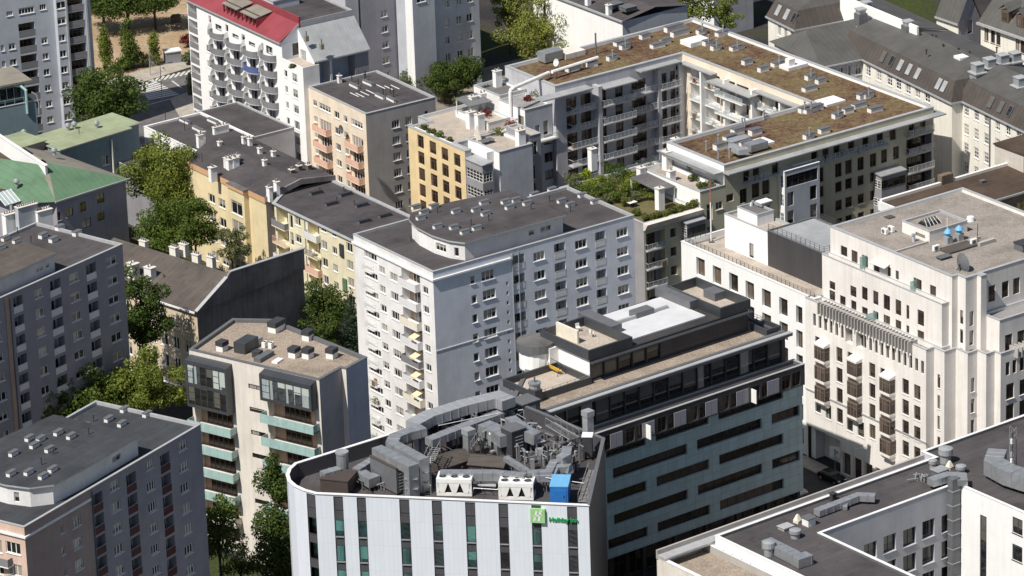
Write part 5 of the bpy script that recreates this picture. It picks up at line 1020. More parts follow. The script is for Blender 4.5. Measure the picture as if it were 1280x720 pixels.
# lettering
cu=bpy.data.curves.new('lettering','FONT'); cu.body='Holiday Inn'; cu.size=1.32; cu.extrude=.06; cu.offset=.035; cu.align_x='LEFT'; cu.shear=.05
to=bpy.data.objects.new('lettering',cu); COL.objects.link(to); bpy.context.view_layer.update()
dg=bpy.context.evaluated_depsgraph_get(); me=bpy.data.meshes.new_from_object(to.evaluated_get(dg)); bpy.data.objects.remove(to)
wd=max(v.co.x for v in me.vertices); a,e=pxs(FF,686,647),pxs(FF,722.5,649); k=(e-a)/wd
for v in me.vertices: v.co=Vector((v.co.x*k,-v.co.z,v.co.y*k*.92))
me.materials.append(MT['sign_green']); _,zb=FF.sz(704,651.5); link('sign_lettering',me,b.root,FF.P(a,zb,.12),FF.ang)
b.done()
HT=b
# ---------------- machinery standing on the hotel roof
def thing(name,label,cat,mb,group=None,frame=None,parts=()):
    o=mb.build(name); o.matrix_world=(frame or HT).M; tag(o,label,cat,group)
    for pn,pm in parts: pm.build(pn,o)
    return o
def hp(x,y,z): return P3(HT,x,y,z)
D=DK
def chiller(x0,x1,yb,label):
    p=hp(x0,yb,D+.0); q=hp(x1,yb+1,D); p.z=q.z=0; L=(q-p).length; d=(q-p)/L; ang=math.atan2(d.y,d.x)
    r=link('rooftop_chiller',None); r.matrix_world=HT.M@Matrix.Translation((p.x,p.y,D))@Matrix.Rotation(ang,4,'Z'); tag(r,label,'chiller','white roof chillers'); r.empty_display_size=.5
    m=MB(); H=2.3; W=2.4
    n=3
    m.box(0,0,.05,L,W,.45,'white_paint')
    for i in range(n):
        a=L*i/n; e=L*(i+1)/n; c=(a+e)/2
        for y in (0,W):
            m.hexa([(c-.25,y-.02,.45),(c+.25,y-.02,.45),(c+.25,y+.02,.45),(c-.25,y+.02,.45)],[(a+.02,y-.02,H-.55),(e-.02,y-.02,H-.55),(e-.02,y+.02,H-.55),(a+.02,y+.02,H-.55)],'white_paint')
    m.box(0,-.05,H-.55,L,W+.05,H,'white_paint'); m.box(.15,.15,.45,L-.15,W-.15,H-.55,'black'); m.box(0,-.02,.45,.35,.0,H-.55,'white_paint'); m.box(L-.35,-.02,.45,L,.0,H-.55,'white_paint'); m.box(-.02,0,.45,.0,W,H-.55,'white_paint')
    m.build('casing',r)
    for i in range(n):
        for j in range(2):
            k=('fan',)
            if k not in WC:
                g=MB(); g.cyl((0,0,0),(0,0,.1),.52,'white_paint',18); g.cyl((0,0,.1),(0,0,.12),.46,'black',18)
                for t in range(8): 
                    a=math.pi*t/8; g.rbox(0,0,.125,.9,.02,.015,a,'mid_metal')
                g.cyl((0,0,.12),(0,0,.15),.12,'mid_metal',10); WC[k]=g.mesh('fan')
            link('fan',WC[k],r,(L*(i+.5)/n,W*(.27+.46*j),H),0)
chiller(546,590,620,'white roof chiller with six fans standing further from the hotel sign, left one'); chiller(623.5,667,625,'white roof chiller with six fans standing next to the blue cabinet on the hotel roof')
def blk(m,x,y,z,lx,ly,h,mat,ang=0.): q=hp(x,y,z); m.rbox(q.x,q.y,z,lx,ly,h,ang,mat); return q
AN=math.radians(37-83)  # along the hotel's back edge
# blue cabinet
m=MB(); q=blk(m,701,626,D,2.2,3.6,2.6,'blue_paint',math.radians(90)); g=MB(); g.rbox(q.x,q.y,D+2.6,2.3,3.7,.12,math.radians(90),'blue_light'); h2=MB(); h2.rbox(q.x-1.82,q.y,D+.3,.06,1.8,1.9,0,'blue_paint'); h2.rbox(q.x-1.87,q.y-.6,D+1.2,.06,.12,.3,0,'dark_metal')
thing('generator_cabinet','blue painted sheet metal cabinet on the hotel roof by the front edge','cabinet',m,None,None,[('lid',g),('door',h2)])
# large brown-grey air handling units
def ahu(x,y,lx,ly,h,ang,label,mat='mid_metal',top='brown_unit',extra=None):
    m=MB(); q=blk(m,x,y,D+.25,lx,ly,h,mat,ang); t=MB(); t.rbox(q.x,q.y,D+.25+h,lx+.16,ly+.16,.12,ang,top)
    fr=MB(); c,s=math.cos(ang),math.sin(ang)
    for a,e in ((-1,-1),(1,-1),(1,1),(-1,1)): fr.rbox(q.x+a*(lx/2-.2)*c-e*(ly/2-.2)*s,q.y+a*(lx/2-.2)*s+e*(ly/2-.2)*c,D,.25,.25,.25,ang,'dark_metal')
    gr=MB()
    for i in range(6): gr.rbox(q.x-s*-(ly/2+.02)*1.0,q.y+c*-(ly/2+.02),D+.6+i*(h-.8)/6,lx*.5,.05,.1,ang,'metal_grey')
    thing('air_handling_unit',label,'air handler',m,'air handlers on the hotel roof',None,[('lid',t),('foot',fr),('louvre',gr)]); return q
ahu(487,607,1.7,5.4,3.3,AN,'tall dark grey air handler with open top slats standing under the big angled duct','mid_metal')
ahu(424,610,3.6,3.4,1.7,math.radians(78),'low brown box unit near the rounded end of the hotel roof','brown_unit')
ahu(564,556,2.2,2.0,1.7,AN,'small dark brown box unit beside the steel ladder frame on the hotel roof','brown_unit')
ahu(643,566,2.3,2.2,3.4,AN,'tallest dark grey box unit in the middle of the hotel roof machinery','dark_metal','mid_metal')
ahu(604,541,2.0,1.8,1.7,AN,'square brown box unit between the grey ducts and long rear duct','brown_unit')
ahu(657,518,2.8,2.6,2.0,AN,'dark box unit at the back of the hotel roof below the cylindrical stack','mid_metal','mid_metal')
ahu(735,570,1.3,1.2,2.8,0,'narrow dark plinth with a white topped vent near the hotel right edge','dark_metal','coping_white')
# broad brown sloping roofs (covers)
def cover(x,y,lx,ly,h,ang,label):
    m=MB(); q=hp(x,y,D); c,s=math.cos(ang),math.sin(ang)
    def T(a,e,z): return (q.x+a*c-e*s,q.y+a*s+e*c,D+z)
    m.hexa([T(-lx/2,-ly/2,0),T(lx/2,-ly/2,0),T(lx/2,ly/2,0),T(-lx/2,ly/2,0)],[T(-lx/2,-ly/2,h*.6),T(lx/2,-ly/2,h*.6),T(lx/2,ly/2,h*.6),T(-lx/2,ly/2,h*.6)],'brown_unit')
    r=MB(); r.hexa([T(-lx/2-.2,-ly/2-.2,h*.6),T(lx/2+.2,-ly/2-.2,h*.6),T(lx/2+.2,0,h),T(-lx/2-.2,0,h)],[T(-lx/2-.2,-ly/2-.2,h*.6+.1),T(lx/2+.2,-ly/2-.2,h*.6+.1),T(lx/2+.2,0,h+.1),T(-lx/2-.2,0,h+.1)],'brown_metal'); r.hexa([T(-lx/2-.2,ly/2+.2,h*.6),T(lx/2+.2,ly/2+.2,h*.6),T(lx/2+.2,0,h),T(-lx/2-.2,0,h)],[T(-lx/2-.2,ly/2+.2,h*.6+.1),T(lx/2+.2,ly/2+.2,h*.6+.1),T(lx/2+.2,0,h+.1),T(-lx/2-.2,0,h+.1)],'brown_metal')
    thing('plant_housing',label,'plant housing',m,'brown housings on the hotel roof',None,[('roof',r)])
cover(562,584,4.6,3.6,1.7,AN,'wide brown metal housing with shallow pitched top behind the left chiller'); cover(612,586,4.4,3.2,1.7,math.radians(80),'brown metal housing with shallow pitched top behind the gap between the chillers')
# ducts
def duct(pts,w,h,label,mat='duct',rd=False,legs=True,grp='grey ducts on the hotel roof',fl=1.3):
    m=MB(); pp=[]
    for q in pts:
        if q[0]=='v': pp.append(Vector((pp[-1].x,pp[-1].y,q[1])))
        else: pp.append(hp(*q))
    if rd: m.tube(pp,w/2,mat,12)
    else: m.duct(pp,w,h,mat,fl)
    l=MB(); n=0
    if legs:
        for a,e in zip(pp,pp[1:]):
            if abs(a.z-e.z)<.4 and a.z-D>h+.3 and (e-a).length>1.5:
                for t in (.25,.75): 
                    p=a.lerp(e,t); l.box(p.x-.07,p.y-.07,D,p.x+.07,p.y+.07,p.z-h/2,'mid_metal'); n+=1
    thing('air_duct',label,'air duct',m,grp,None,[('support',l)] if n else ())
duct([(471,563,D+4.0),(514,585,D+4.0),('v',D+.1)],1.5,1.1,'wide grey sheet metal duct arching over the tall dark unit')
duct([(490,557,D+4.0),(527,577,D+4.0),('v',D+.1)],1.4,1.1,'grey sheet metal duct running parallel behind the wide arched duct')
duct([(490,558,D+3.4),(494,549,D+3.4),(510,543,D+3.4),(530,538,D+3.4)],1.6,1.1,'fat grey duct with a round bend at the back wall of the hotel roof')
duct([(445,590,D+1.6),(468,576,D+1.6)],1.1,.9,'short grey duct branch leading to the angled elbow','duct'); duct([(452,594,D+1.2),(463,601,D+1.2),(471,598,D+1.2)],1.3,1.2,'grey angled duct elbow with two open round ends near the brown box')
duct([(403,596,D+1.8),(424,590,D+1.8)],1.2,1.2,'plain grey duct stub near the rounded roof end')
duct([(516,534,D+3.2),(536,523,D+3.2),(580,509,D+3.2),(622,499,D+3.2),(636,505,D+3.2)],2.2,1.3,'long slab like pale grey duct along the rear edge of the hotel roof','metal_grey')
duct([(536,553,D+2.4),(582,535,D+2.4),(626,519,D+2.4)],1.4,1.0,'straight grey duct running below the rear slab duct')
duct([(605,535,D+2.2),(620,541,D+2.2),(634,551,D+2.2)],2.0,1.5,'stepped grey duct entering the tallest dark unit')
duct([(638,527,D+2.6),(648,535,D+2.6),(660,543,D+2.6),(672,548,D+2.4)],1.5,1.4,'grey duct with white collar behind the tallest dark unit')
duct([(550,594,D+2.1),(618,594,D+2.1),(657,598,D+2.1)],1.3,1.0,'long horizontal grey duct passing right behind both chillers')
duct([(632,573,D+2.6),(660,590,D+2.5)],.7,.6,'thin slanting grey duct joining the long horizontal duct')
duct([(659,593,D+2.4),(686,592,D+2.4),(692,580,D+2.4),(705,578,D+2.4)],1.0,.8,'zigzag grey duct running to the right of the long horizontal duct')
duct([(661,597,D+2.0),(690,597,D+2.0),(695,586,D+2.2),(710,585,D+2.4),(711,591,D+1.8)],.9,.8,'lower zigzag grey duct above the blue cabinet')
duct([(700,577,D+3.0),(708,572,D+3.2),(709,563,D+3.2)],1.2,1.2,'grey duct bend rising left of the narrow plinth','duct')
def stackv(x,y,r,h,label,sq=False,mat='duct'):
    m=MB(); q=hp(x,y,D); c=MB()
    if sq: m.rbox(q.x,q.y,D,r*2,r*2,h,AN,mat); c.rbox(q.x,q.y,D+h,r*2+.2,r*2+.2,.7,AN,'metal_grey')
    else: m.cyl(q,q+Vector((0,0,h)),r,mat,14); c.cyl(q+Vector((0,0,h)),q+Vector((0,0,h+.25)),r*1.12,'metal_grey',14)
    thing('exhaust_stack',label,'exhaust stack',m,'vent stacks on the hotel roof',None,[('cap',c)])
stackv(429,598,.75,3.4,'round grey exhaust stack by the curved parapet'); stackv(525,568,.5,3.0,'square metal exhaust stack left of the steel ladder','sq'); stackv(587,572,.55,3.2,'square pale metal exhaust stack in front of the brown housings','sq'); stackv(736,560,.5,4.4,'square white topped exhaust stack at the right end of the hotel roof','sq','metal_grey')
# ladder / stair frames and pipes
def lattice(p,q,w,label,stairs=True):
    m=MB(); a=hp(*p); e=hp(*q); d=(e-a); sd_=Vector((-d.y,d.x,0)).normalized()*w/2
    for k in (-1,1):
        m.cyl(a+sd_*k,e+sd_*k,.07,'ladder_steel',6); m.cyl(a+sd_*k+Vector((0,0,1)),e+sd_*k+Vector((0,0,1)),.05,'ladder_steel',6)
        for i in range(5): t=i/4; g=a.lerp(e,t)+sd_*k; m.cyl(g,g+Vector((0,0,1)),.04,'ladder_steel',5)
    n=max(3,int(d.length/.35))
    for i in range(n+1): g=a.lerp(e,i/n); m.cyl(g-sd_,g+sd_,.05,'ladder_steel',5)
    thing('roof_ladder',label,'ladder',m,'steel stairs on the hotel roof')
lattice((534,617,D),(534,580,D+2.6),.9,'upright steel ladder between the arched duct and the left chiller'); lattice((534,582,D+2.6),(545,560,D+3.4),1.1,'slanting steel stair with handrails above the upright ladder'); lattice((590,560,D+1.5),(600,545,D+3.2),1.0,'short steel stair near the square brown box unit'); lattice((688,530,D+2.5),(718,548,D+2.5),1.4,'steel railed walkway leading to the terrace of the glass block'); lattice((728,627,D+.4),(741,588,D+.8),1.0,'steel gangway at the right corner beside the blue cabinet')
# small pipe jumble
random.seed(3)
def jumble(name,label,cat,gen,n,base):
    r=link(name,None); r.matrix_world=Matrix.Translation(base); tag(r,label,cat); r.empty_display_size=.3
    inv=r.matrix_world.inverted()@HT.M
    for i in range(n):
        m=MB(); pn=gen(i,m)
        if pn: o=m.build(pn,r); o.matrix_local=inv
def g1(i,m):
    x=random.uniform(646,730); y=random.uniform(526,592)
    if y<498+(x-632)*.42+22 or x>736-(592-y)*.05: return None
    q=hp(x,y,D); h=random.uniform(.5,2.4); mt=random.choice(['metal_grey','duct','mid_metal','mid_metal','ladder_steel','dark_metal','coping'])
    if i%3==0: m.rbox(q.x,q.y,D,random.uniform(.3,.8),random.uniform(.3,.7),h*.7,random.uniform(0,3),mt); return 'valve_box'
    d=Vector((random.uniform(-1.3,1.3),random.uniform(-1.3,1.3),0)); m.tube([q,q+Vector((0,0,h)),q+Vector((0,0,h))+d*.15+Vector((0,0,.1)),q+Vector((0,0,h))+d],random.uniform(.05,.14),mt,6); return 'pipe'
jumble('pipework','jumble of insulated pipes and valves on the right of the hotel roof','pipework',g1,130,HT.M@hp(690,570,D))
def g2(i,m):
    x=random.uniform(440,520) if i<34 else random.uniform(540,640); y=random.uniform(598,614) if i<34 else random.uniform(575,600)
    q=hp(x,y,D); d=Vector((random.uniform(-2,2),random.uniform(-1,1),0)); h=random.uniform(.3,1.2); m.tube([q,q+Vector((0,0,h)),q+Vector((0,0,h))+d],random.uniform(.05,.12),random.choice(['metal_grey','ladder_steel','brown_unit','mid_metal']),6); return 'pipe'
jumble('pipework','low tangle of pipes between the brown box and dark air handler','pipework',g2,56,HT.M@hp(480,605,D))
def g3(i,m):
    x=random.uniform(545,650); y=random.uniform(522,578)
    if y<531-(x-545)*.31+10: return None
    q=hp(x,y,D); h=random.uniform(.6,2.6); mt=random.choice(['metal_grey','duct','mid_metal','dark_metal','ladder_steel','brown_unit','coping'])
    if i%3==0: m.rbox(q.x,q.y,D,random.uniform(.4,1.1),random.uniform(.3,.9),h*.7,AN,mt); m.rbox(q.x,q.y,D+h*.7,.5,.4,.15,AN,'metal_grey'); return 'valve_box'
    d=Vector((math.cos(AN),math.sin(AN),0))*random.uniform(-2.2,2.2) if i%2 else Vector((-math.sin(AN),math.cos(AN),0))*random.uniform(-2,2)
    m.tube([q,q+Vector((0,0,h)),q+Vector((0,0,h))+d*.12+Vector((0,0,.08)),q+Vector((0,0,h))+d,q+Vector((0,0,.2))+d],random.uniform(.05,.16),mt,6); return 'pipe'
jumble('pipework','pipes and small boxes packed between the ducts in the middle of the hotel roof','pipework',g3,90,HT.M@hp(600,555,D))
m=MB()
for z in (.5,1.1): m.cyl(hp(592,610,D+z),hp(622,612,D+z),.05,'white_paint',6); m.cyl(hp(682,597,D+z*2),hp(730,604,D+z*2),.05,'rail_white',6)
for x in (592,602,612,622): m.cyl(hp(x,611,D),hp(x,611,D+1.1),.05,'white_paint',6)
m.cyl(hp(596,606,D+.9),hp(620,607,D+.9),.22,'metal_grey',8); thing('guard_rail','white pipe guard rail in the gap between the two chillers','railing',m)
m=MB()
for i in range(5):
    x=550+i*18; m.cyl(hp(x,531-i*3.5,D+.2),hp(x,531-i*3.5,D+3.0),.05,'rail_white',5)
m.cyl(hp(548,532,D+3),hp(625,516,D+3),.05,'rail_white',6); m.cyl(hp(548,532,D+2.4),hp(625,516,D+2.4),.05,'rail_white',6); thing('guard_rail','long grey guard rail beneath the rear slab duct','railing',m)
# ================================================================== pale yellow block with balconies
b=Bld('apartment_block','pale yellow four-storey walk-up with recessed balconies and smooth dark roof','apartment block',(445,303),16,35); B12=b
Z=16; V=22.5; U=12.5; P=[(0,0),(U,0),(U,V+5),(6,V+5),(0,V)]
f=b.walls(P,0,Z,'pale_yellow_plaster'); L_=f[4]; st=2.8
def colg(F,x0,x1,yt,yb,n,step,kind='win',**k):
    a,e=pxs(F,x0,(yt+yb)/2),pxs(F,x1,(yt+yb)/2); m_=(x0+x1)/2; zz,zb=lev(F,m_,yt),lev(F,m_,yb)
    for i in range(n):
        if zb-step*i>.2: F.open(min(a,e),max(a,e),zb-step*i,zz-step*i,kind,**k)
for x0,x1,yt,yb,k in ((401,407.5,279.5,290,{}),(414.5,420,287,296,{}),(433,440.5,304,315,dict(nv=2)),(368.5,375.5,272,282,{}),(362,366,269,285,dict(nv=1,sill=False))): colg(L_,x0,x1,yt,yb,5,st,**k)
colg(L_,346,360,262,283,5,st,'log',dep=1.4,bm='pale_yellow_plaster',dw=1.6); colg(L_,385,399,279,298,5,st,'log',dep=1.4,bm='pale_yellow_plaster',dw=1.6)
mats=['panel_grey','panel_pink','panel_white','panel_grey','panel_white']
for x0,x1,yb in ((345,361,283),(384.5,401,298)):
    a,e=pxs(L_,x0,yb),pxs(L_,x1,yb); zb=lev(L_,(x0+x1)/2,yb)
    for i in range(5):
        if zb-st*i>.3: b.balc(L_,(a+e)/2,zb-st*i,abs(e-a),.8,'bars' if i%2 else 'panel',mats[(i+int(x0))%5],'pale_yellow_plaster')
for x,y,mt in ((428,313,'dark_metal'),(432,356,'blue_light')):
    s=pxs(L_,x,y); z=lev(L_,x,y); m=MB(); m.box(-.5,-.25,-1,.5,-.003,1,mt if mt=='dark_metal' else 'green_metal'); m.build('awning',b.root,L_.P(s,z),L_.ang)
m=MB()
for x in (382.5,443):
    s=pxs(L_,x,300); q=L_.P(s,0); m.cyl((-.1,q.y,0),(-.1,q.y,Z-.3),.08,'metal_grey',6)
m.build('drainpipe',b.root)
b.roof(P,Z-.15,'tar',.15,.25,'coping',over=.35)
b.vents([(395,242.5),(432,244.5),(414,256),(452,258),(481,271),(455,278)],Z-.15,(2.0,.6,.45),'mid_metal','tar_dark' if False else 'dark_metal'); b.pipes([(430,239),(421,252),(443,256),(400,240)],Z-.1,.6); b.done()
# ================================================================== yellow house with orange cornice
b=Bld('apartment_house','yellow rendered house with orange cornice, white chimneys and stepped grey roof behind the big trees','apartment house',(332,247),16,35); B11=b
Z=16; V=22.8; U=12.6; f=b.walls([(0,0),(U,0),(U,V+6),(0,V)],0,Z-1.0,'butter_plaster',{0:'dark_plaster'}); g=b.walls([(-.15,-.0),(U,-.0),(U,V+6),(-.15,V)],Z-.996,Z,'orange_plaster',{0:'dark_plaster'}); L_=f[3]
for x0,x1,yt,yb in ((261,268.5,243,253.5),(273.5,281.5,249,260),(296.5,305,256.5,273)): colg(L_,x0,x1,yt,yb,4,3.2,nv=2,fw=.09)
# projecting bay
a,e=pxs(L_,292,250),pxs(L_,312,262); m=MB(); q=L_.P(min(a,e),0); r=L_.P(max(a,e),0)
h=b.walls([(-.9,r.y),(-.004,r.y),(-.004,q.y),(-.9,q.y)],0,Z-.6,'butter_plaster'); HL=h[3]
for i in range(4): HL.open(.7,HL.L-.7,Z-4.6-3.2*i,Z-2.4-3.2*i,'win',nv=2,fw=.09)
m.box(-1.1,r.y-.15,Z-.6,-.16,q.y+.15,Z,'orange_plaster'); m.box(-1.15,r.y-.2,Z,-.0,q.y+.2,Z+.1,'tar_light'); m.build('bay',b.root)
m=MB(); m.poly([(-.2,-.2,Z+.05),(U/2,-.2,Z+1.4),(U/2,V+3,Z+1.4),(-.2,V,Z+.05)],'tar'); m.poly([(U/2,-.2,Z+1.4),(U,-.2,Z+.6),(U,V+6,Z+.6),(U/2,V+3,Z+1.4)],'tar'); m.hexa([(-.2,-.5,Z-.6),(U/2,-.5,Z+.8),(U,-.5,Z),(U,-.21,Z),(U/2,-.21,Z+.8),(-.2,-.21,Z-.6)],[(-.2,-.5,Z+.25),(U/2,-.5,Z+1.7),(U,-.5,Z+.8),(U,-.21,Z+.8),(U/2,-.21,Z+1.7),(-.2,-.21,Z+.25)],'dark_plaster'); b.roofo=m.build('roof',b.root)
b.chimneys([(266,219,Z+.4),(288,209,Z+.8),(294,207,Z+.9)],Z,(.8,1.1,1.3),'clean_white',2,math.pi/2); b.chimneys([(290,205,Z+.9)],Z,(2.6,.8,1.2),'white_plaster',5,0.)
b.chimneys([(275,184,Z+1),(305,178,Z+1.2),(312.5,180,Z+1.2),(325,192,Z+1.1),(342,196,Z+.9),(331,207,Z+1.3)],Z,(.6,.6,.9),'clean_white',1); b.chimneys([(337,244,Z+.5),(346,237,Z+.9)],Z,(.6,.9,1.3),'clean_white',2); b.chimneys([(365,218,Z+1.0),(374,213,Z+1.0),(386,212,Z+.8)],Z,(.7,.7,.8),'brick_dark',2)
b.pipes([(301,182),(253,203)],Z+1.2,1.5,.05); b.done()
# ================================================================== low dark roofed houses behind it
b=Bld('town_house','low dark roofed house with a white parapet wall below the red roofed building','town house',(245,189),13,35)
Z=13; q=b.xy(204,152,Z); V=q[1]; f=b.walls([(0,0),(11,0),(11,V),(0,V)],0,Z,'clean_white',{0:'dark_plaster'}); f[3].grid([(206,210),(217,221)],(208,157,165),3,2,'win',y=163,nv=1)
b.roof([(0,0),(11,0),(11,V),(0,V)],Z-.3,'tar',.3,.3,'coping_white')
g=b.walls([(-8,-1),(-.004,-1),(-.004,V),(-8,V)],0,Z-3,'mid_grey_plaster'); b.roof([(-8,-1),(-.01,-1),(-.01,V),(-8,V)],Z-3.2,'tar',.2,.2,'coping')
b.chimneys([(250,182,Z),(253,178,Z)],Z,(.9,.7,1.8),'clean_white',2); b.chimneys([(276,164,Z)],Z,(2.8,.6,.9),'clean_white',5); b.vents([(247,163),(231,153),(266,153)],Z-.3,(.5,2.6,.45)); b.pipes([(231,163),(207,150)],Z-.3,1.6,.06)
g=b.walls([(11.004,2),(20,2),(20,V+3),(11.004,V+3)],0,Z-1,'grey_plaster'); b.roof([(11.01,2),(20,2),(20,V+3),(11.01,V+3)],Z-1.2,'tar',.2,.25,'coping'); b.done()
# ================================================================== green roofed house, left
b=Bld('green_roofed_house','dark walled house with a bright green hipped metal roof at the left edge','house',(70,251),18,42); B3=b
Z=18; U,V=13.4,17; f=b.walls([(0,0),(U,0),(U,V),(-4,V),(-4,6),(0,6)],0,Z,'violet_grey'); R_=f[0]
for x0,x1,yt,yb,gm in ((82.5,91.5,260,271,'pane_amber'),(99,107.5,252.5,265,'pane_amber'),(121,130.5,242,254,'pane_amber'),(122,131,264.5,276,'pane_amber'),(103,114,273,285,'pane'),(70,76,265,276,'pane')): colg(R_,x0,x1,yt,yb,1,3,nv=2,fm='frame_brown',gm=gm,sillm='grey_plaster')
ap=b.xy(59,203,Z+3.6); m=MB(); ax,ay=ap; e=.35
m.poly([(-e,-e,Z),(U+e,-e,Z),(ax,ay,Z+3.6)],'green_metal'); m.poly([(-e,-e,Z),(ax,ay,Z+3.6),(ax-1.2,ay+.4,Z+3.5)],'old_metal'); m.poly([(-e,-e,Z),(ax-1.2,ay+.4,Z+3.5),(-e,V,Z+3.3),(-e-6,V,Z),(-e-4,3,Z)],'green_metal'); m.poly([(U+e,-e,Z),(U+e,V,Z),(ax+3,V,Z+3.0),(ax,ay,Z+3.6)],'old_metal'); m.box(-e-.1,-e-.15,Z-.2,U+e+.1,-e+.05,Z+.05,'coping'); b.roofo=m.build('roof',b.root)
m=MB(); p=[(1.9,4.8),(2.3,4.8),(8.4,32),(8.0,32)]; m.prism(p,Z-2,Z+3.9,'clean_white'); m.prism(inset(p,-.08),Z+3.9,Z+4.05,'coping_white'); m.build('fire_wall',b.root)
m=MB(); m.poly([(-6,6.5,Z+.6),(2.2,6.5,Z+1.3),(8.0,32,Z+1.3),(-6,32,Z+.6)],'tar_old'); m.build('lean_roof',b.root)
def turb(b,pts,z):
    k=('turb',)
    if k not in WC:
        m=MB(); m.cyl((0,0,0),(0,0,.5),.28,'metal_grey',10); m.cyl((0,0,.5),(0,0,.75),.36,'metal_grey',12,.5); m.cyl((0,0,.75),(0,0,1.05),.5,'metal_grey',12,.42); m.cyl((0,0,1.05),(0,0,1.25),.42,'metal_grey',12,.12); WC[k]=m.mesh('turbine_vent')
    for x,y,zz in pts: q=b.xy(x,y,zz); link('turbine_vent',WC[k],b.roofo,(q[0],q[1],zz-.1))
turb(b,[(21,232,Z+1.6),(68,193,Z+3.1)],0)
b.chimneys([(15,285,Z-1.5),(55,281,Z-1.5)],Z,(2.6,1.2,2.4),'clean_white',6,-.1,9); b.chimneys([(34,277,Z-.5)],Z,(3.4,1.0,2.6),'blue_grey_plaster',9,-.1,9)
m=MB(); q=P3(b,10,247,Z+1); m.hexa([(q.x-1.4,q.y-1.2,Z+.2),(q.x+1.4,q.y-1.2,Z+.2),(q.x+1.4,q.y+1.2,Z+1.6),(q.x-1.4,q.y+1.2,Z+1.6)],[(q.x-1.4,q.y-1.2,Z+.35),(q.x+1.4,q.y-1.2,Z+.35),(q.x+1.4,q.y+1.2,Z+1.75),(q.x-1.4,q.y+1.2,Z+1.75)],'frosted_panel')
for i in range(5): m.cyl((q.x-1.4+i*.7,q.y-1.22,Z+.38),(q.x-1.4+i*.7,q.y+1.2,Z+1.78),.05,'white_paint',5)
m.build('skylight',b.roofo); b.done()
b=Bld('long_annex','long annex with a pale green sheet metal roof beside the big dark tree','annex',(75,188),15,42); B3b=b
Z=15; U=17.5; V=6.5; q=b.xy(183,158,Z); U=q[0]; q=b.xy(39,171,Z); V=8.0
f=b.walls([(0,0),(U-2.6,0),(U-2.6,1.0),(U,1.0),(U,V),(0,V)],0,Z,'teal_plaster'); f[0].open(*sorted((pxs(f[0],128,200),pxs(f[0],136.5,200))),lev(f[0],132,206.5),lev(f[0],132,194.5),'win',nv=2,fw=.1)
m=MB(); m.prism([(-.3,-.35),(U-2.3,-.35),(U-2.3,.65),(U+.3,.65),(U+.3,V+.3),(-.3,V+.3)],Z,Z+.18,'coping','pale_green_metal'); m.box(-9,3.5,0,-.35,9.5,Z+.9,'dark_plaster'); m.box(-9.2,3.2,Z+.9,-.1,9.8,Z+1.05,'pale_green_metal'); m.prism([(-12,-8),(-.35,-8),(-.35,14),(-12,14)],0,Z-.6,'dark_plaster','old_metal'); b.roofo=m.build('roof',b.root)
turb(b,[(85,162,Z+.3),(121,159,Z+.3),(30,170,Z-.4),(93,160,Z+.3)],0); b.pipes([(99,167),(19,172)],Z+.2,1.0,.06)
m=MB(); s=pxs(f[0],141,210); m.cyl((s,-.15,0),(s,-.15,Z-.8),.16,'pale_stone',8); m.build('flue_pipe',b.root)
g=b.walls([(U-5,-7),(U-1,-7),(U-1,-.004),(U-5,-.004)],0,Z-5.5,'mid_grey_plaster'); b.done()
# ================================================================== teal building top left
b=Bld('teal_house','teal rendered building with a glazed top floor and small terrace at the left edge','house',(45,126),16.8,28); B2=b
b.root.location.z=0
Z=20; q=b.xy(44,106,Z+1); f=b.walls([(-19,0),(0,0),(0,9),(-19,9)],0,Z-3.2,'teal_plaster'); b.roof([(-19,0),(0,0),(0,9),(-19,9)],Z-3.4,'tar_light',.2,.25,'coping')
f[0].open(14.6,16.2,9.5,11.5,'win',nv=2,fm='teal_plaster')
g=b.walls([(-19,1.6),(-1.2,1.6),(-1.2,8.5),(-19,8.5)],Z-3.2,Z,'teal_plaster'); g[0].open(12.2,17.2,Z-2.8,Z-.7,'win',nv=4,nh=1,fm='glass_green',gm='pane_clear',sill=False); m=MB(); m.box(-19,.4,Z,-.2,9.0,Z+.35,'old_metal'); m.build('roof_slab',b.root)
g=b.walls([(-19,9.2),(-4.5,9.2),(-4.5,15),(-19,15)],0,Z+1.6,'teal_plaster'); m=MB(); m.hexa([(-19,9,Z+1.6),(-4.2,9,Z+1.6),(-4.2,15,Z+1.6),(-19,15,Z+1.6)],[(-19,9,Z+1.8),(-4.2,9,Z+1.8),(-7,15,Z+3.4),(-19,15,Z+3.4)],'old_metal'); m.build('upper_roof',b.root)
b.rail([(-12,.15,Z-3.2),(-2,.15,Z-3.2)],1.0,'glass_green',1.6,mid=0); m=MB(); m.tube([(-1.7,-.2,Z-5),(-1.7,-.2,Z-1.0),(-2.2,.6,Z-.4),(-3,1.2,Z-.3)],.25,'glass_green',8); m.tube([(-.6,.1,Z-1.6),(.1,-.2,Z-2.2),(.3,-.4,Z-3.6),(.2,-.4,Z-5.4)],.12,'metal_grey',7); m.build('drainpipe',b.root); b.done()
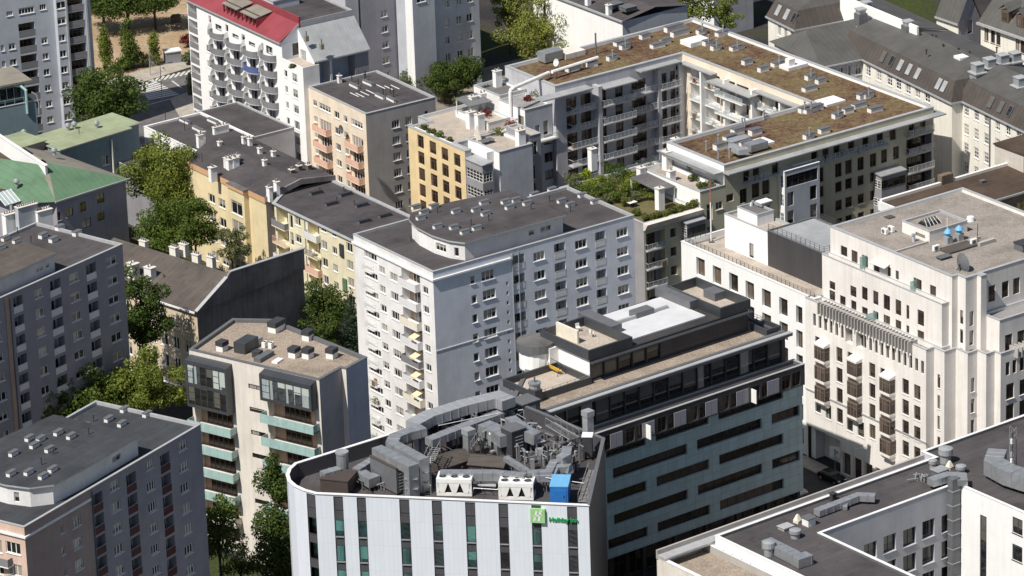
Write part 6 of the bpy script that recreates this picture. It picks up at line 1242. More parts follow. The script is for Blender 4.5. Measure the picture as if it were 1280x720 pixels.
# ================================================================== big grey slab top left
b=Bld('slab_block','tall blue-grey panel block with dark loggias in the top left corner','slab block',(72,20),22,27); B1=b
Z=46; f=b.walls([(-26,0),(-.6,0),(-.6,-1.2),(5.6,-1.2),(5.6,5),(-26,5)],0,Z,'blue_grey_plaster'); R_,R2=f[0],f[2]; st=2.82
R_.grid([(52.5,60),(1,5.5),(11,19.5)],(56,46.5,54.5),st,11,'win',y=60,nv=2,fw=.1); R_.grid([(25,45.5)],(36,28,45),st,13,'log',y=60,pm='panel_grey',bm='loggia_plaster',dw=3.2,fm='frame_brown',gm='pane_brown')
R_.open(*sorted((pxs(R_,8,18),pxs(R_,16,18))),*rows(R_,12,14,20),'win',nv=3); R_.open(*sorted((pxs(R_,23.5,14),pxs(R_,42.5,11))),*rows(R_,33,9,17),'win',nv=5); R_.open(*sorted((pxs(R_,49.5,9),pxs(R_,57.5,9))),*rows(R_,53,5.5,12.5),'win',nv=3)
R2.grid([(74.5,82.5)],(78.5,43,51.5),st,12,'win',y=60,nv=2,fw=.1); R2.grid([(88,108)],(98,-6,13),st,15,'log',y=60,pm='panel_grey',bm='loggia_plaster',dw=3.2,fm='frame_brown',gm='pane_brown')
for yt in (21.5,2): R2.open(*sorted((pxs(R2,70,yt),pxs(R2,82,yt))),*rows(R2,76,yt,yt+9),'win',nv=2,fw=.1)
m=MB()
for x in (86,111): s=pxs(R2,x,60); q=R2.P(s,0); m.box(q.x-.15,q.y-.3,0,q.x+.15,q.y-.003,Z-.5,'coping')
m.build('pilaster',b.root)
b.roof([(-26,0),(-.6,0),(-.6,-1.2),(5.6,-1.2),(5.6,5),(-26,5)],Z-.3,'tar',.3,.3); b.done()
# ================================================================== grey blocks top centre
b=Bld('grey_block','windowed violet grey block with flat tar roof behind the red roofed building','grey block',(455,112),0,35); 
Z=38; f=b.walls([(0,0),(7.5,0),(7.5,12),(0,12)],0,Z,'violet_grey',{0:'violet_grey'}); f[0].grid([(477,485)],(481,12,21),2.85,9,'win',y=40,nv=2,fw=.09); b.roof([(0,0),(7.5,0),(7.5,12),(0,12)],Z-.3,'tar'); b.done()
b=Bld('grey_block','plain grey block with a drainpipe and blank wall right behind the shed roof','grey block',(440,116),0,35)
Z=38; f=b.walls([(-.5,0),(2.2,0),(2.2,14),(-.5,14)],0,Z,'grey_plaster'); b.roof([(-.5,0),(2.2,0),(2.2,14),(-.5,14)],Z-.3,'tar'); b.done()
b=Bld('corner_block','blue-grey rendered apartment house with a bare white edged end wall at the top centre','apartment house',(519,88),6,35)
f=b.walls([(0,0),(4.6,0),(4.6,-.01),(4.6,.0)][:2]+[(4.6,2.3),(0,2.3)],0,34,'blue_grey_plaster',{3:'clean_white'}); f[0].grid([(521,532)],(526,-6,3),2.9,1,'win',y=0,nv=2)
b.roof([(0,0),(4.6,0),(4.6,2.3),(0,2.3)],33.7,'tar')
g=b.walls([(4.604,1.5),(15,1.5),(15,12),(4.604,12)],0,34,'blue_grey_plaster'); G=g[0]
G.grid([(556,562),(571,577.5),(584,591),(602,612)],(566,22,32),3.15,8,'win',y=40,nv=2,fw=.09); G.grid([(556,562),(571,577.5),(584,591),(602,612)],(566,-2,8),3.15,1,'win',y=10,nv=2,fw=.09)
b.roof([(4.6,1.5),(15,1.5),(15,12),(4.6,12)],33.7,'tar'); b.done()
b=Bld('plain_house','plain grey house with a blank side wall beyond the far sedum roof corner','house',(893,48),0,35)
f=b.walls([(0,0),(9,0),(9,10),(0,10)],0,17,'grey_plaster',{3:'clean_white'}); f[0].open(6.6,7.5,6.5,8.2,'win',nv=2); f[0].open(6.6,7.5,10.5,12.2,'win',nv=2); b.roof([(0,0),(9,0),(9,10),(0,10)],16.7,'tar'); b.done()
# ================================================================== white gabled house far back
b=Bld('white_warehouse','white windowless side wall and dark pitched roof beyond the sedum roof','warehouse',(778,27),16,35)
Z=16; q=b.xy(712,-4,Z); f=b.walls([(0,0),(14,0),(14,26),(0,26)],0,Z,'clean_white',{0:'blue_grey_plaster'}); m=MB(); m.poly([(-.3,-.2,Z),(7,-.2,Z+1.2),(7,26,Z+1.2),(-.3,26,Z)],'tar'); m.poly([(7,-.2,Z+1.2),(14.2,-.2,Z),(14.2,26,Z),(7,26,Z+1.2)],'tar'); m.box(-.4,-.3,Z-.1,-.1,26,Z+.2,'coping'); b.roofo=m.build('roof',b.root)
b.chimneys([(761,16,Z+.4),(735,4,Z+.5)],Z,(.8,.8,1.4),'clean_white',1); b.vents([(785,12),(768,8)],Z+1.1,(2.4,2,.6),'mid_metal','mid_metal'); f[3].open(.8,1.3,10,12.0,'win',nv=1); f[3].open(2.0,2.4,10.5,12,'win',nv=1); b.done()
# ================================================================== mansard roofed tenement complex, top right
b=Bld('mansard_building','large cream tenement block with dark standing seam mansard roofs and skylights, top right','tenement block',(1190,128),24,27); B10=b
Z=24
def mans(u0,u1,v0,v1,z,ov=1.4,hh=2.9,rise=1.6,left=True,right=True,fl='olive_metal',side='brown_metal'):
    """mansard bar, eave on all four sides; steep lower slope then shallow top with a ridge along v"""
    m=MB(); a=(u0-.3,v0-.3,u1+.3,v1+.3); i=(u0+ov,v0+(ov if right else -.3),u1-ov,v1-.0)
    B=[(a[0],a[1],z),(a[2],a[1],z),(a[2],a[3],z),(a[0],a[3],z)]; T=[(i[0],i[1],z+hh),(i[2],i[1],z+hh),(i[2],i[3],z+hh),(i[0],i[3],z+hh)]
    for k in range(4): m.poly([B[k],B[(k+1)%4],T[(k+1)%4],T[k]],'brown_y' if k in (1,3) else side)
    c=(i[0]+i[2])/2; r=min(3.,(i[3]-i[1])/3)
    m.poly([T[0],T[1],(c,i[1]+r,z+hh+rise)],fl+'_x'); m.poly([T[1],T[2],(c,i[3],z+hh+rise),(c,i[1]+r,z+hh+rise)],fl); m.poly([T[3],T[0],(c,i[1]+r,z+hh+rise),(c,i[3],z+hh+rise)],fl)
    m.box(a[0]-.1,a[1]-.1,z-.25,a[2]+.1,a[1]+.12,z+.03,'coping'); m.box(a[0]-.1,a[1]+.12,z-.25,a[0]+.12,a[3],z+.03,'coping'); return m
if 'brown_y' not in MT: seam('brown_y',(.082,.07,.061),.95,.6,0,.35,1,.42)
# main bar
V=26.2; f=b.walls([(0,0),(16,0),(16,V+14),(0,V+14)],0,Z,'pale_stone'); L0=f[3]
for x in (1082,1095.5,1109,1120,1132,1144,1156):
    y=82+(x-1082)*.44
    for i in range(4): 
        s=pxs(L0,x+3,y+4); zz=lev(L0,x+3,y); L0.open(s-.75,s+.75,zz-1.75-3.1*i,zz-3.1*i,'win',nv=2,nh=3,fw=.11)
b.roofo=mans(0,16,0,V+6,Z).build('mansard_roof',b.root)
# right wing set back
u=1.9; g=b.walls([(u,-38),(16,-38),(16,-.004),(u,-.004)],0,Z-.0,'pale_stone'); L1=g[3]
for x in (1205,1217.5,1230,1244,1257,1270):
    y=131.5+(x-1205)*.46
    for i in range(5): 
        s=pxs(L1,x+3,y+5); zz=lev(L1,x+3,y); L1.open(s-.62,s+.62,zz-1.75-3.1*i,zz-3.1*i,'win',nv=2,nh=3,fw=.11)
s=pxs(L1,1238,160); q=L1.P(s,0); m=MB(); m.cyl((q.x-.12,q.y,0),(q.x-.12,q.y,Z-.3),.12,'mid_metal',7); m.build('drainpipe',b.root)
r2=mans(u,16,-38,.4,Z,right=False).build('mansard_roof',b.root)
# left wing with hip towards the court
g=b.walls([(-7.5,26.2),(-.004,26.2),(-.004,41),(-7.5,41)],0,Z,'grey_plaster',{3:'pale_stone'})
for x in (1049,1058,1071): 
    s=pxs(g[0],x+2,84); g[0].open(s-.5,s+.5,Z-2.6,Z-.8,'win',nv=2)
m=MB(); z=Z; m.poly([(-8.0,25.8,z),(.3,25.8,z),(4.5,36,z+3.2),(-4.6,36,z+2.9)],'olive_metal_x'); m.poly([(-8.0,25.8,z),(-4.6,36,z+2.9),(-8,42,z)],'olive_metal'); m.poly([(-4.6,36,z+2.9),(4.5,36,z+3.2),(4.5,42,z),(-8,42,z)],'olive_metal_x'); m.box(-8.1,25.7,z-.2,.2,25.9,z+.03,'coping'); m.build('hip_roof',b.root)
# far left bar with mansard
g=b.walls([(-3.6,41.004),(12,41.004),(12,49.5),(-3.6,49.5)],0,Z+1.5,'pale_stone'); LF=g[3]
for x in (972,980,988): 
    s=pxs(LF,x+2,32+(x-972)*.45); LF.open(s-.5,s+.5,Z-.9,Z+.9,'win',nv=2)
mans(-3.6,12,41.0,49.5,Z+1.5,hh=2.6).build('mansard_roof',b.root)
# skylights on the steep slopes
k=MB(); k.box(-.5,-.9,0,.5,.9,.12,'coping'); k.box(-.4,-.8,.12,.4,.8,.14,'glass_sky' if 'glass_sky' in MT else 'zinc'); sk_=k.mesh('skylight'); kd=MB(); kd.box(-.5,-.9,0,.5,.9,.12,'mid_metal'); kd.box(-.4,-.8,.12,.4,.8,.14,'pane_clear'); sd_=kd.mesh('skylight')
def sky(u_,v,z,dark,ang=math.radians(58)):
    o=link('skylight',sd_ if dark else sk_,b.roofo,(u_,v,z)); o.rotation_euler=(ang,0,-math.pi/2)
for i,(x,y,dk) in enumerate(((1115,69,1),(1127,74,1),(1139,79,0),(1151,84,0),(1163,89,0),(1179,104,0),(1186.5,107,0))):
    q=b.xy(x,y,Z+1.6); sky(.56,q[1],Z+1.62,dk)
for i,(x,y) in enumerate(((1248,126),(1260.5,132),(1273,137))): q=b.xy(x,y,Z+1.6); sky(u+.56,q[1],Z+1.62,1)
for x,y in ((978,12),(989,17),(1000,21)): q=b.xy(x,y,Z+3); sky(-3.6+.62,q[1],Z+3.0,x>995)
zr=Z+3.6
for x,y in ((1222,92),(1237,85.5),(1253,80.5),(1268.5,78),(1275,109)):
    q=b.xy(x,y,zr); m=MB(); m.box(-.9,-.9,-1.2,.9,.9,.15,'metal_grey'); m.box(-1.15,-1.15,.15,1.15,1.15,.35,'coping'); m.box(-.75,-.75,.35,.75,.75,1.6,'metal_grey'); m.box(-.85,-.85,1.6,.85,.85,1.7,'coping'); m.build('roof_ventilator',b.roofo,(q[0],q[1],zr))
for x,y in ((1135,38),(1083,14),(1076,23)):
    q=b.xy(x,y,zr+.6); m=MB(); m.box(-.8,-.8,-1.2,.8,.8,.9,'mid_metal'); m.box(-.6,-.6,.9,.6,.6,1.5,'metal_grey'); m.box(-.75,-.75,1.5,.75,.75,1.7,'coping'); m.build('roof_ventilator',b.roofo,(q[0],q[1],zr+.6))
q=b.xy(1202,71,zr+.6); m=MB(); m.box(-.9,-.9,-.4,.9,.9,.15,'white_paint'); m.build('roof_hatch',b.roofo,(q[0],q[1],zr+.6))
b.pipes([(1150,47),(1170,50),(1179,61),(1198,66),(1212,70),(1158,68),(1165,49),(1116,32),(1128,31),(1246,65)],zr+.3,.7,.12)
# long white fire wall at the back
p=P3(b,1050,-2,Z+5); q=P3(b,1146,38,Z+5); m=MB(); d=(q-p); n_=Vector((-d.y,d.x,0)).normalized()*.4
m.hexa([p-Vector((0,0,7)),q-Vector((0,0,7)),q+n_-Vector((0,0,7)),p+n_-Vector((0,0,7))],[p+Vector((0,0,.6)),q+Vector((0,0,.6)),q+n_+Vector((0,0,.6)),p+n_+Vector((0,0,.6))],'clean_white')
r=q+Vector((12,2,0)); m.hexa([q-Vector((0,0,2.5)),r-Vector((4,0,3.5)),r+Vector((-4,5,-3.5)),q+Vector((0,5,-2.5))],[q+Vector((0,0,.4)),r+Vector((-4,0,-2.2)),r+Vector((-4,5,-2.2)),q+Vector((0,5,.4))],'dark_plaster'); 
m.poly([p+n_+Vector((0,0,.3)),q+Vector((.2,0,.41)),q+Vector((8,3,-2.1)),p+Vector((9,8,-2.1))],'olive_metal'); m.build('fire_wall',b.root); b.done()
# ================================================================== gabled house at the top right
b=Bld('gabled_house','narrow gabled house with a steep green grey roof and one tall window, top right','house',(1198,27),22,35)
Z=22; f=b.walls([(0,0),(4.6,0),(4.6,5.5),(0,5.5)],0,Z,'pale_stone',{0:'violet_grey'})
b.root.location=(b.root.location.x,b.root.location.y,0)
m=MB(); m.poly([(0,0,Z),(4.6,0,Z),(2.3,0,Z+4.7)],'violet_grey'); m.build('gable',b.root); f[0].open(2.0,3.1,Z-2.6,Z-.3,'win',nv=1,fm='frame_dark',sill=False)
m=MB(); m.poly([(-.3,-.3,Z-.3),(2.3,-.3,Z+4.9),(2.3,5.5,Z+4.9),(-.3,5.5,Z-.3)],'olive_metal'); m.poly([(2.3,-.3,Z+4.9),(4.9,-.3,Z-.3),(4.9,5.5,Z-.3),(2.3,5.5,Z+4.9)],'olive_metal'); m.box(-.45,-.25,Z-.6,-.15,5.5,Z-.3,'coping'); b.roofo=m.build('roof',b.root); b.done()
b=Bld('dormer_house','cream tenement with a steep grey green roof and two dark dormers, top right corner','tenement',(1226,27),22,35)
Z=22; f=b.walls([(0,-30),(12,-30),(12,0),(0,0)],0,Z,'pale_stone'); L_=f[3]
for x,y in ((1233,42),(1241,45),(1248,48),(1272,62),(1278,65)):
    s=pxs(L_,x,y); L_.open(s-.5,s+.5,Z-3.0,Z-.7,'win',nv=2,fm='frame_brown')
m=MB(); m.poly([(-.4,-30,Z-.1),(-.4,.3,Z-.1),(5.5,.3,Z+6),(5.5,-30,Z+6)],'olive_metal'); m.poly([(5.5,-30,Z+6),(5.5,.3,Z+6),(12,.3,Z),(12,-30,Z)],'olive_metal'); m.box(-.7,-30,Z-.45,-.35,.4,Z-.05,'coping'); b.roofo=m.build('roof',b.root)
for x,y in ((1240,22),(1256,29)):
    q=b.xy(x,y,Z+2.4); m=MB(); y_=q[1]; m.box(.6,y_-.9,Z+1.0,3.2,y_+.9,Z+3.0,'frame_brown'); m.hexa([(.3,y_-1.3,Z+3.0),(4.6,y_-1.3,Z+3.6),(4.6,y_,Z+4.6),(.3,y_,Z+4.1)],[(.3,y_-1.3,Z+3.1),(4.6,y_-1.3,Z+3.7),(4.6,y_,Z+4.7),(.3,y_,Z+4.2)],'olive_metal'); m.hexa([(.3,y_+1.3,Z+3.0),(4.6,y_+1.3,Z+3.6),(4.6,y_,Z+4.6),(.3,y_,Z+4.1)],[(.3,y_+1.3,Z+3.1),(4.6,y_+1.3,Z+3.7),(4.6,y_,Z+4.7),(.3,y_,Z+4.2)],'olive_metal'); d=m.build('dormer',b.roofo); fr,gl=winmesh(1.2,1.5,2,1,'frame_brown','pane_clear',False,.03,.1); o=link('window',fr,d,(.57,y_,Z+1.2),-math.pi/2); link('pane',gl,o)
b.done()
# ================================================================== bottom right block
b=Bld('low_block','grey and white block with dark tar roof and ducts in the bottom right corner','office block',(838,690),20,37); B23=b
Z=20; c1=b.xy(1026,665,Z); c2=b.xy(1197,605,Z); vy=(c1[1]+c2[1])/2; ux=c2[0]
P=[(8.5,vy),(ux+.5,vy),(ux+.5,vy-26),(ux+22,vy-26),(ux+22,12),(43,12),(43.6,0),(8.5,0)]
P=[(17.5,vy),(ux,vy),(ux,vy-30),(ux+24,vy-30),(ux+24,2.5),(44,2.5),(44,0),(7.2,0),(7.2,-3.5),(14.2,-16),(17.5,-12)]
P=[(17.5,vy),(ux,vy),(ux,vy-30),(ux+24,vy-30),(ux+24,2.5),(44,2.5),(44,0),(7.2,0),(7.2,-28),(17.5,-28)]
f=b.walls(P,0,Z,'grey_plaster',{1:'clean_white',8:'blue_grey_plaster',7:'clean_white',9:'blue_grey_plaster'}); CF=f[0]; RWL=f[1]
b.roof(P,Z-.35,'tar',.35,.35,'coping_white','mid_metal')
for x0,x1,yt,yb in ((1055,1070.5,688,709),(1080,1096,678.5,699),(1104.5,1120,668.5,690),(1129,1145,660.5,682),(1153,1168,650,672),(1177,1192,642.5,664)):
    a,e=sorted((pxs(CF,x0,(yt+yb)/2),pxs(CF,x1,(yt+yb)/2))); zt,zb=lev(CF,(x0+x1)/2,yt),lev(CF,(x0+x1)/2,yb)
    for i in range(5): CF.open(a,e,zb-3.6*i,zt-3.6*i,'win',nv=2,fm='frame_dark',gm='pane_clear',dep=.4,sillm='grey_plaster')
a=pxs(RWL,1225,660); zt=lev(RWL,1230,645); RWL.open(a-.0,a+1.2,1,zt,'win',nv=1,nh=8,fm='frame_dark',gm='pane_clear',sill=False)
a=pxs(RWL,1274,660); RWL.open(a-1.2,a+.6,lev(RWL,1272,668),lev(RWL,1272,648),'win',nv=2,fm='frame_dark',gm='pane_clear'); RWL.open(a-1.2,a+.6,lev(RWL,1272,668)-3.7,lev(RWL,1272,648)-3.7,'win',nv=2,fm='frame_dark',gm='pane_clear')
# outer parapet ledge and lower terrace at the left
m=MB(); m.box(-.5,.36,Z-1.2,44.5,1.9,Z-.9,'coping'); m.box(-.5,1.9,Z-1.5,44.5,2.2,Z-.3,'warm_grey'); m.box(7,.02,0,44.5,1.9,Z-1.21,'warm_grey'); m.build('ledge',b.root)
g=b.walls([(-.4,-28),(7.196,-28),(7.196,2.2),(-.4,2.2)],0,Z-1.3,'concrete'); b.roof([(-.4,-28),(7.196,-28),(7.196,2.2),(-.4,2.2)],Z-2.3,'gravel',1.0,.5,'coping_white','warm_grey',name='terrace')
# roof duct runs and details
def dthing(pts,w,h,label,mat='duct',rd=False):
    m=MB(); pp=[P3(b,*p) for p in pts]; (m.tube(pp,w/2,mat,12) if rd else m.duct(pp,w,h,mat,1.2)); o=m.build('air_duct'); o.matrix_world=b.M; tag(o,label,'air duct','ducts on the bottom right roof')
Zr=Z-.35
dthing([(1021,641,Zr+.6),(1050,630,Zr+.6),(1073,621,Zr+.8),(1094,622,Zr+.8)],1.1,.8,'grey duct lying on the long tar roof in the middle of the bottom right block')
dthing([(1056,636,Zr+.3),(1057,629,Zr+.5)],.6,.5,'stubby duct branch under the grey duct on the tar roof')
dthing([(1163,603,Zr+1.1),(1185,596,Zr+1.1),(1202,597,Zr+1.1),(1203,604,Zr+.9)],1.3,.9,'duct on the roof ridge that turns down the courtyard wall','duct')
m=MB(); s=pxs(CF,1200.5,640); s=CF.L-.9; q=CF.P(s,0); m.box(q.x-.65,q.y-.95,0,q.x+.65,q.y-.02,Z+1.2,'mid_metal')
for i in range(10): m.box(q.x-.7,q.y-1.0,1.5+i*2,q.x+.7,q.y-.02,1.6+i*2,'metal_grey')
m.build('duct_riser',b.root)
dthing([(958,679,Zr+.7),(966,683,Zr+.7),(990,695,Zr+.7),(1000,701,Zr+.7),(1012,697,Zr+.7)],1.5,1.2,'big angular grey duct near the left end of the bottom right roof')
dthing([(1247,570,Zr+1.6),(1242,583,Zr+1.6),(1262,594,Zr+1.6),(1300,606,Zr+1.6)],2.4,2.0,'large curved grey duct at the right edge of the frame')
def roofcyl(x,y,r,h,label,mat='metal_grey'):
    m=MB(); q=P3(b,x,y,Zr); m.cyl(q,q+Vector((0,0,h*.55)),r*.75,mat,14); c=MB(); c.cyl(q+Vector((0,0,h*.55)),q+Vector((0,0,h*.9)),r,mat,14); c.cyl(q+Vector((0,0,h*.9)),q+Vector((0,0,h)),r,mat,14,r*.4); o=m.build('roof_fan'); o.matrix_world=b.M; tag(o,label,'roof fan','roof fans of the bottom right block'); c.build('cowl',o)
roofcyl(1182,578,.95,2.2,'largest round roof fan at the top corner of the bottom right roof'); roofcyl(1166,585,.55,1.2,'small round roof fan left of the largest one'); roofcyl(1201,591,.7,1.1,'dark squat roof fan right of the largest one'); roofcyl(994,672,.75,1.2,'round roof fan between the yellow cap and the angular duct'); roofcyl(961,694,.8,2.0,'tall round fan at the left end of the bottom right roof')
def rbx(x,y,lx,ly,h,mat,top,name,label,cat):
    m=MB(); q=P3(b,x,y,Zr); m.rbox(q.x,q.y,Zr,lx,ly,h,0,mat); t=MB(); t.rbox(q.x,q.y,Zr+h,lx+.25,ly+.25,.1,0,top); o=m.build(name); o.matrix_world=b.M; tag(o,label,cat); t.build('lid',o)
rbx(1011,656,1.2,1.2,1.0,'white_paint','mid_metal','vent_housing','white vent housing with grey lid on the tar roof','vent housing'); rbx(982,661,1.5,1.2,.35,'warm_grey','coping','roof_hatch','low flat hatch beside the yellow cap','hatch'); rbx(1175,594,1.8,1.4,.8,'mid_metal','metal_grey','vent_housing','grey metal vent housing below the largest roof fan','vent housing'); rbx(1041,626,.6,.6,1.0,'dark_metal','dark_metal','vent_housing','small dark vent housing behind the roof duct','vent housing')
for x,y,lb in ((997,653,'pale yellow pyramid cap beside the white vent housing'),(1187,586,'pale yellow pyramid cap beside the largest roof fan')):
    m=MB(); q=P3(b,x,y,Zr); m.rbox(q.x,q.y,Zr,.8,.8,.35,.2,'cream_paint'); m.cyl((q.x,q.y,Zr+.35),(q.x,q.y,Zr+1.1),.55,'cream_paint',4,.15); o=m.build('roof_ventilator'); o.matrix_world=b.M; tag(o,lb,'vent cap','yellow vent caps')
o=link('pipework',None); o.matrix_world=b.M
for i in range(9):
    m=MB(); q=P3(b,random.uniform(1142,1165),random.uniform(594,604),Zr); m.tube([q,q+Vector((0,0,.4)),q+Vector((random.uniform(-1.5,1.5),random.uniform(-1,1),.5))],.08,'metal_grey',6); m.build('pipe',o)
tag(o,'small knot of metal pipes on the tar roof near the duct ridge','pipework')
m=MB(); q=P3(b,1264,600,Zr); 
for dx,dy in ((0,0),(.9,0),(.45,.8)): m.cyl((q.x+dx,q.y+dy,Zr),(q.x+dx,q.y+dy,Zr+7),.06,'ladder_steel',6)
for i in range(8):
    z=Zr+i*.9; m.cyl((q.x,q.y,z),(q.x+.9,q.y,z+.8),.035,'ladder_steel',5); m.cyl((q.x+.9,q.y,z),(q.x+.45,q.y+.8,z+.8),.035,'ladder_steel',5)
for i in range(6): m.box(q.x-.3,q.y-.35,Zr+1.5+i*.9,q.x-.05,q.y-.1,Zr+2.2+i*.9,random.choice(['white_paint','metal_grey','mid_metal']))
o=m.build('antenna_mast'); o.matrix_world=b.M; tag(o,'steel lattice antenna mast with panel boxes at the right edge','antenna mast')
WLs=f[7]
k=MB(); k.box(-.45,-.4,0,.45,-.05,.75,'white_paint'); k.cyl((0,-.41,.38),(0,-.4,.38),.28,'mid_metal',12); kc=k.mesh('condenser')
for i,(x,y) in enumerate(((898,698),(907,704),(917,710),(925,717))):
    q=b.xy(x,y,Z-2.0); link('condenser',kc,b.root,(7.19,q[1],Z-2.1+.3),-math.pi/2)
b.done()
# ================================================================== small things on roofs
def wt(name,label,cat,mb,loc,rz=0.,group=None,parts=()):
    o=mb.build(name,None,loc,rz); tag(o,label,cat,group)
    for pn,pm in parts: pm.build(pn,o)
    return o
A35=math.radians(35)
Zc=34-.45
p=at(1200,330,Zc+.9); m=MB()
n=20
for i in range(n):
    a0,a1=2*math.pi*i/n,2*math.pi*(i+1)/n
    for r0,r1,y0,y1 in ((0,.5,.0,.06),(.5,1.0,.06,.24),(1.0,1.45,.24,.5)): m.poly([(r0*math.cos(a0),y0,r0*math.sin(a0)),(r1*math.cos(a0),y1,r1*math.sin(a0)),(r1*math.cos(a1),y1,r1*math.sin(a1)),(r0*math.cos(a1),y0,r0*math.sin(a1))],'mid_metal')
st_=MB(); st_.cyl((0,-.1,-1.5),(0,-.1,0),.1,'dark_metal',8); st_.cyl((-.9,-.6,-1.6),(0,-.1,-.4),.05,'dark_metal',6); st_.cyl((.9,-.6,-1.6),(0,-.1,-.4),.05,'dark_metal',6); st_.cyl((0,.9,-1.6),(0,-.1,-.4),.05,'dark_metal',6)
ar=MB(); ar.cyl((.9,.4,-.6),(0,1.3,0),.03,'dark_metal',5); ar.cyl((-.9,.4,-.6),(0,1.3,0),.03,'dark_metal',5); ar.cyl((0,1.2,0),(0,1.4,0),.12,'white_paint',8)
wt('satellite_dish','large dark mesh satellite dish at the front corner of the cream block roof','satellite dish',m,p,math.radians(-60),None,[('stand',st_),('feed_arm',ar)])
for x,y,lb in ((1185,304,'blue onion shaped roof ventilator nearer the antenna rod'),(1199,300,'blue onion shaped roof ventilator nearer the rooftop house corner')):
    p=at(x,y,Zc); m=MB(); m.box(-.45,-.45,0,.45,.45,1.0,'metal_grey'); c=MB(); c.cyl((0,0,1.0),(0,0,1.25),.3,'blue_light',12); c.cyl((0,0,1.25),(0,0,1.55),.35,'blue_light',12,.62); c.cyl((0,0,1.55),(0,0,1.9),.62,'blue_light',12,.4); c.cyl((0,0,1.9),(0,0,2.15),.4,'blue_light',12,.08); wt('roof_ventilator',lb,'ventilator',m,p,A35,'blue ventilators',[('cowl',c)])
def ac(x,y,z,lb,rz=A35): 
    p=at(x,y,z); m=MB(); m.box(-.5,-.22,.1,.5,.22,.85,'white_paint'); m.box(-.4,-.2,0,-.3,.2,.1,'mid_metal'); m.box(.3,-.2,0,.4,.2,.1,'mid_metal'); g=MB(); g.cyl((-.1,-.225,.48),(-.1,-.24,.48),.3,'mid_metal',14); wt('air_conditioner',lb,'air conditioner',m,p,rz,'air conditioners on the cream block roof',[('fan',g)])
ac(1170,314,Zc,'white air conditioner beside the dark low box near the dish'); ac(1106,293,Zc,'white air conditioner alone on the left half of the cream block roof',math.radians(-55)); ac(1114,290,Zc,'white air conditioner just right of the lone left one',math.radians(-55)); ac(1217,306,Zc,'white air conditioner on the brown plinth by the mast')
m=MB(); m.box(-3.0,-1.3,0,2.0,1.0,.25,'tar_brown'); m.box(2.2,-1.6,0,5.0,-1.1,.5,'warm_grey'); m.box(2.2,.6,0,4.2,1.0,.35,'warm_grey'); wt('roof_plinth','brown low plinth under the blue ventilators on the cream block roof','plinth',m,at(1200,309,Zc),A35)
for x,y,h,lb in ((1184,302,3.4,'thin white antenna rod behind the blue ventilators'),(1222,302,2.6,'dark pole beside the brown plinth on the cream block roof')):
    p=at(x,y,Zc); m=MB(); m.cyl((0,0,0),(0,0,h),.05,'dark_metal' if h<3 else 'white_paint',6); m.cyl((0,0,0),(0,0,.25),.2,'mid_metal',8); wt('antenna_mast',lb,'antenna mast',m,p)
m=MB(); m.box(-.9,-.5,0,.9,.5,.3,'dark_metal'); m.box(-1.0,-.6,.3,1.0,.6,.38,'mid_metal'); wt('roof_box','dark low box next to the white air conditioner near the dish','roof box',m,at(1180,323,Zc),A35)
m=MB(); m.box(-.9,-.9,0,1.6,.9,1.0,'mid_metal'); m.box(-1.0,-1.0,1.0,1.7,1.0,1.1,'dark_metal'); wt('roof_box','dark grey box at the right edge of the cream block roof','roof box',m,at(1279,312,Zc),A35)
m=MB(); m.box(-.6,-.5,0,.6,.5,.18,'tar_brown'); wt('roof_hatch','small flat brown hatch at the back of the cream block roof','hatch',m,at(1112,272,Zc),A35)
m=MB(); m.cyl((0,0,0),(0,0,.9),.22,'blue_grey_plaster',10); m.cyl((0,0,.9),(0,0,1.1),.32,'metal_grey',10); wt('vent_pipe','short grey blue vent pipe in front of the rooftop house','vent pipe',m,at(1142,302,Zc))
m=MB(); m.cyl((0,0,0),(0,0,.6),.6,'dish_white',14,.5); m.box(-.3,-.3,.0,.3,.3,.3,'metal_grey'); wt('roof_ventilator','white round vent behind the rooftop house wall','ventilator',m,at(1213,276,Zc))
# flagpole on the white block
p=at(889,302,23.2); m=MB(); m.cyl((0,0,0),(0,0,6.0),.1,'white_paint',8); m.cyl((0,0,6.0),(0,0,9.6),.09,'terracotta',8,.05); f2=MB(); f2.box(-.35,-.35,0,.35,.35,.12,'mid_metal'); wt('flagpole','tall thin flagpole with reddish top on the white block terrace','flagpole',m,p,0,None,[('base',f2)])
# swing seat on the gravel terrace
p=at(695,466,28-.19); m=MB(); L=1.2
for s in (-1,1):
    m.cyl((s*L,-.7,0),(s*L,0,1.7),.04,'dark_metal',6); m.cyl((s*L,.7,0),(s*L,0,1.7),.04,'dark_metal',6)
m.cyl((-L,0,1.7),(L,0,1.7),.04,'dark_metal',6)
s1=MB(); s1.box(-.95,-.3,.45,.95,.3,.55,'yellow_cloth'); s1.hexa([(-.95,.28,.55),(.95,.28,.55),(.95,.36,.55),(-.95,.36,.55)],[(-.95,.45,1.05),(.95,.45,1.05),(.95,.53,1.05),(-.95,.53,1.05)],'yellow_cloth'); r_=MB()
for s in (-.85,.85): r_.cyl((s,0,.5),(s,0,1.68),.015,'dark_metal',4)
wt('swing_seat','garden swing seat with yellow cushion on the gravel roof terrace','swing seat',m,p,math.radians(125),None,[('cushion',s1),('rope',r_)])
def chair(x,y,z,lb,mt='white_paint',rz=0.): 
    p=at(x,y,z); m=MB(); m.box(-.28,-.28,.4,.28,.28,.46,mt); k=MB(); k.box(-.28,.24,.46,.28,.3,.95,mt); l=MB()
    for a in (-.24,.24):
        for e in (-.24,.24): l.cyl((a,e,0),(a,e,.4),.03,mt,5)
    wt('garden_chair',lb,'chair',m,p,rz,'roof terrace chairs',[('backrest',k),('leg',l)])
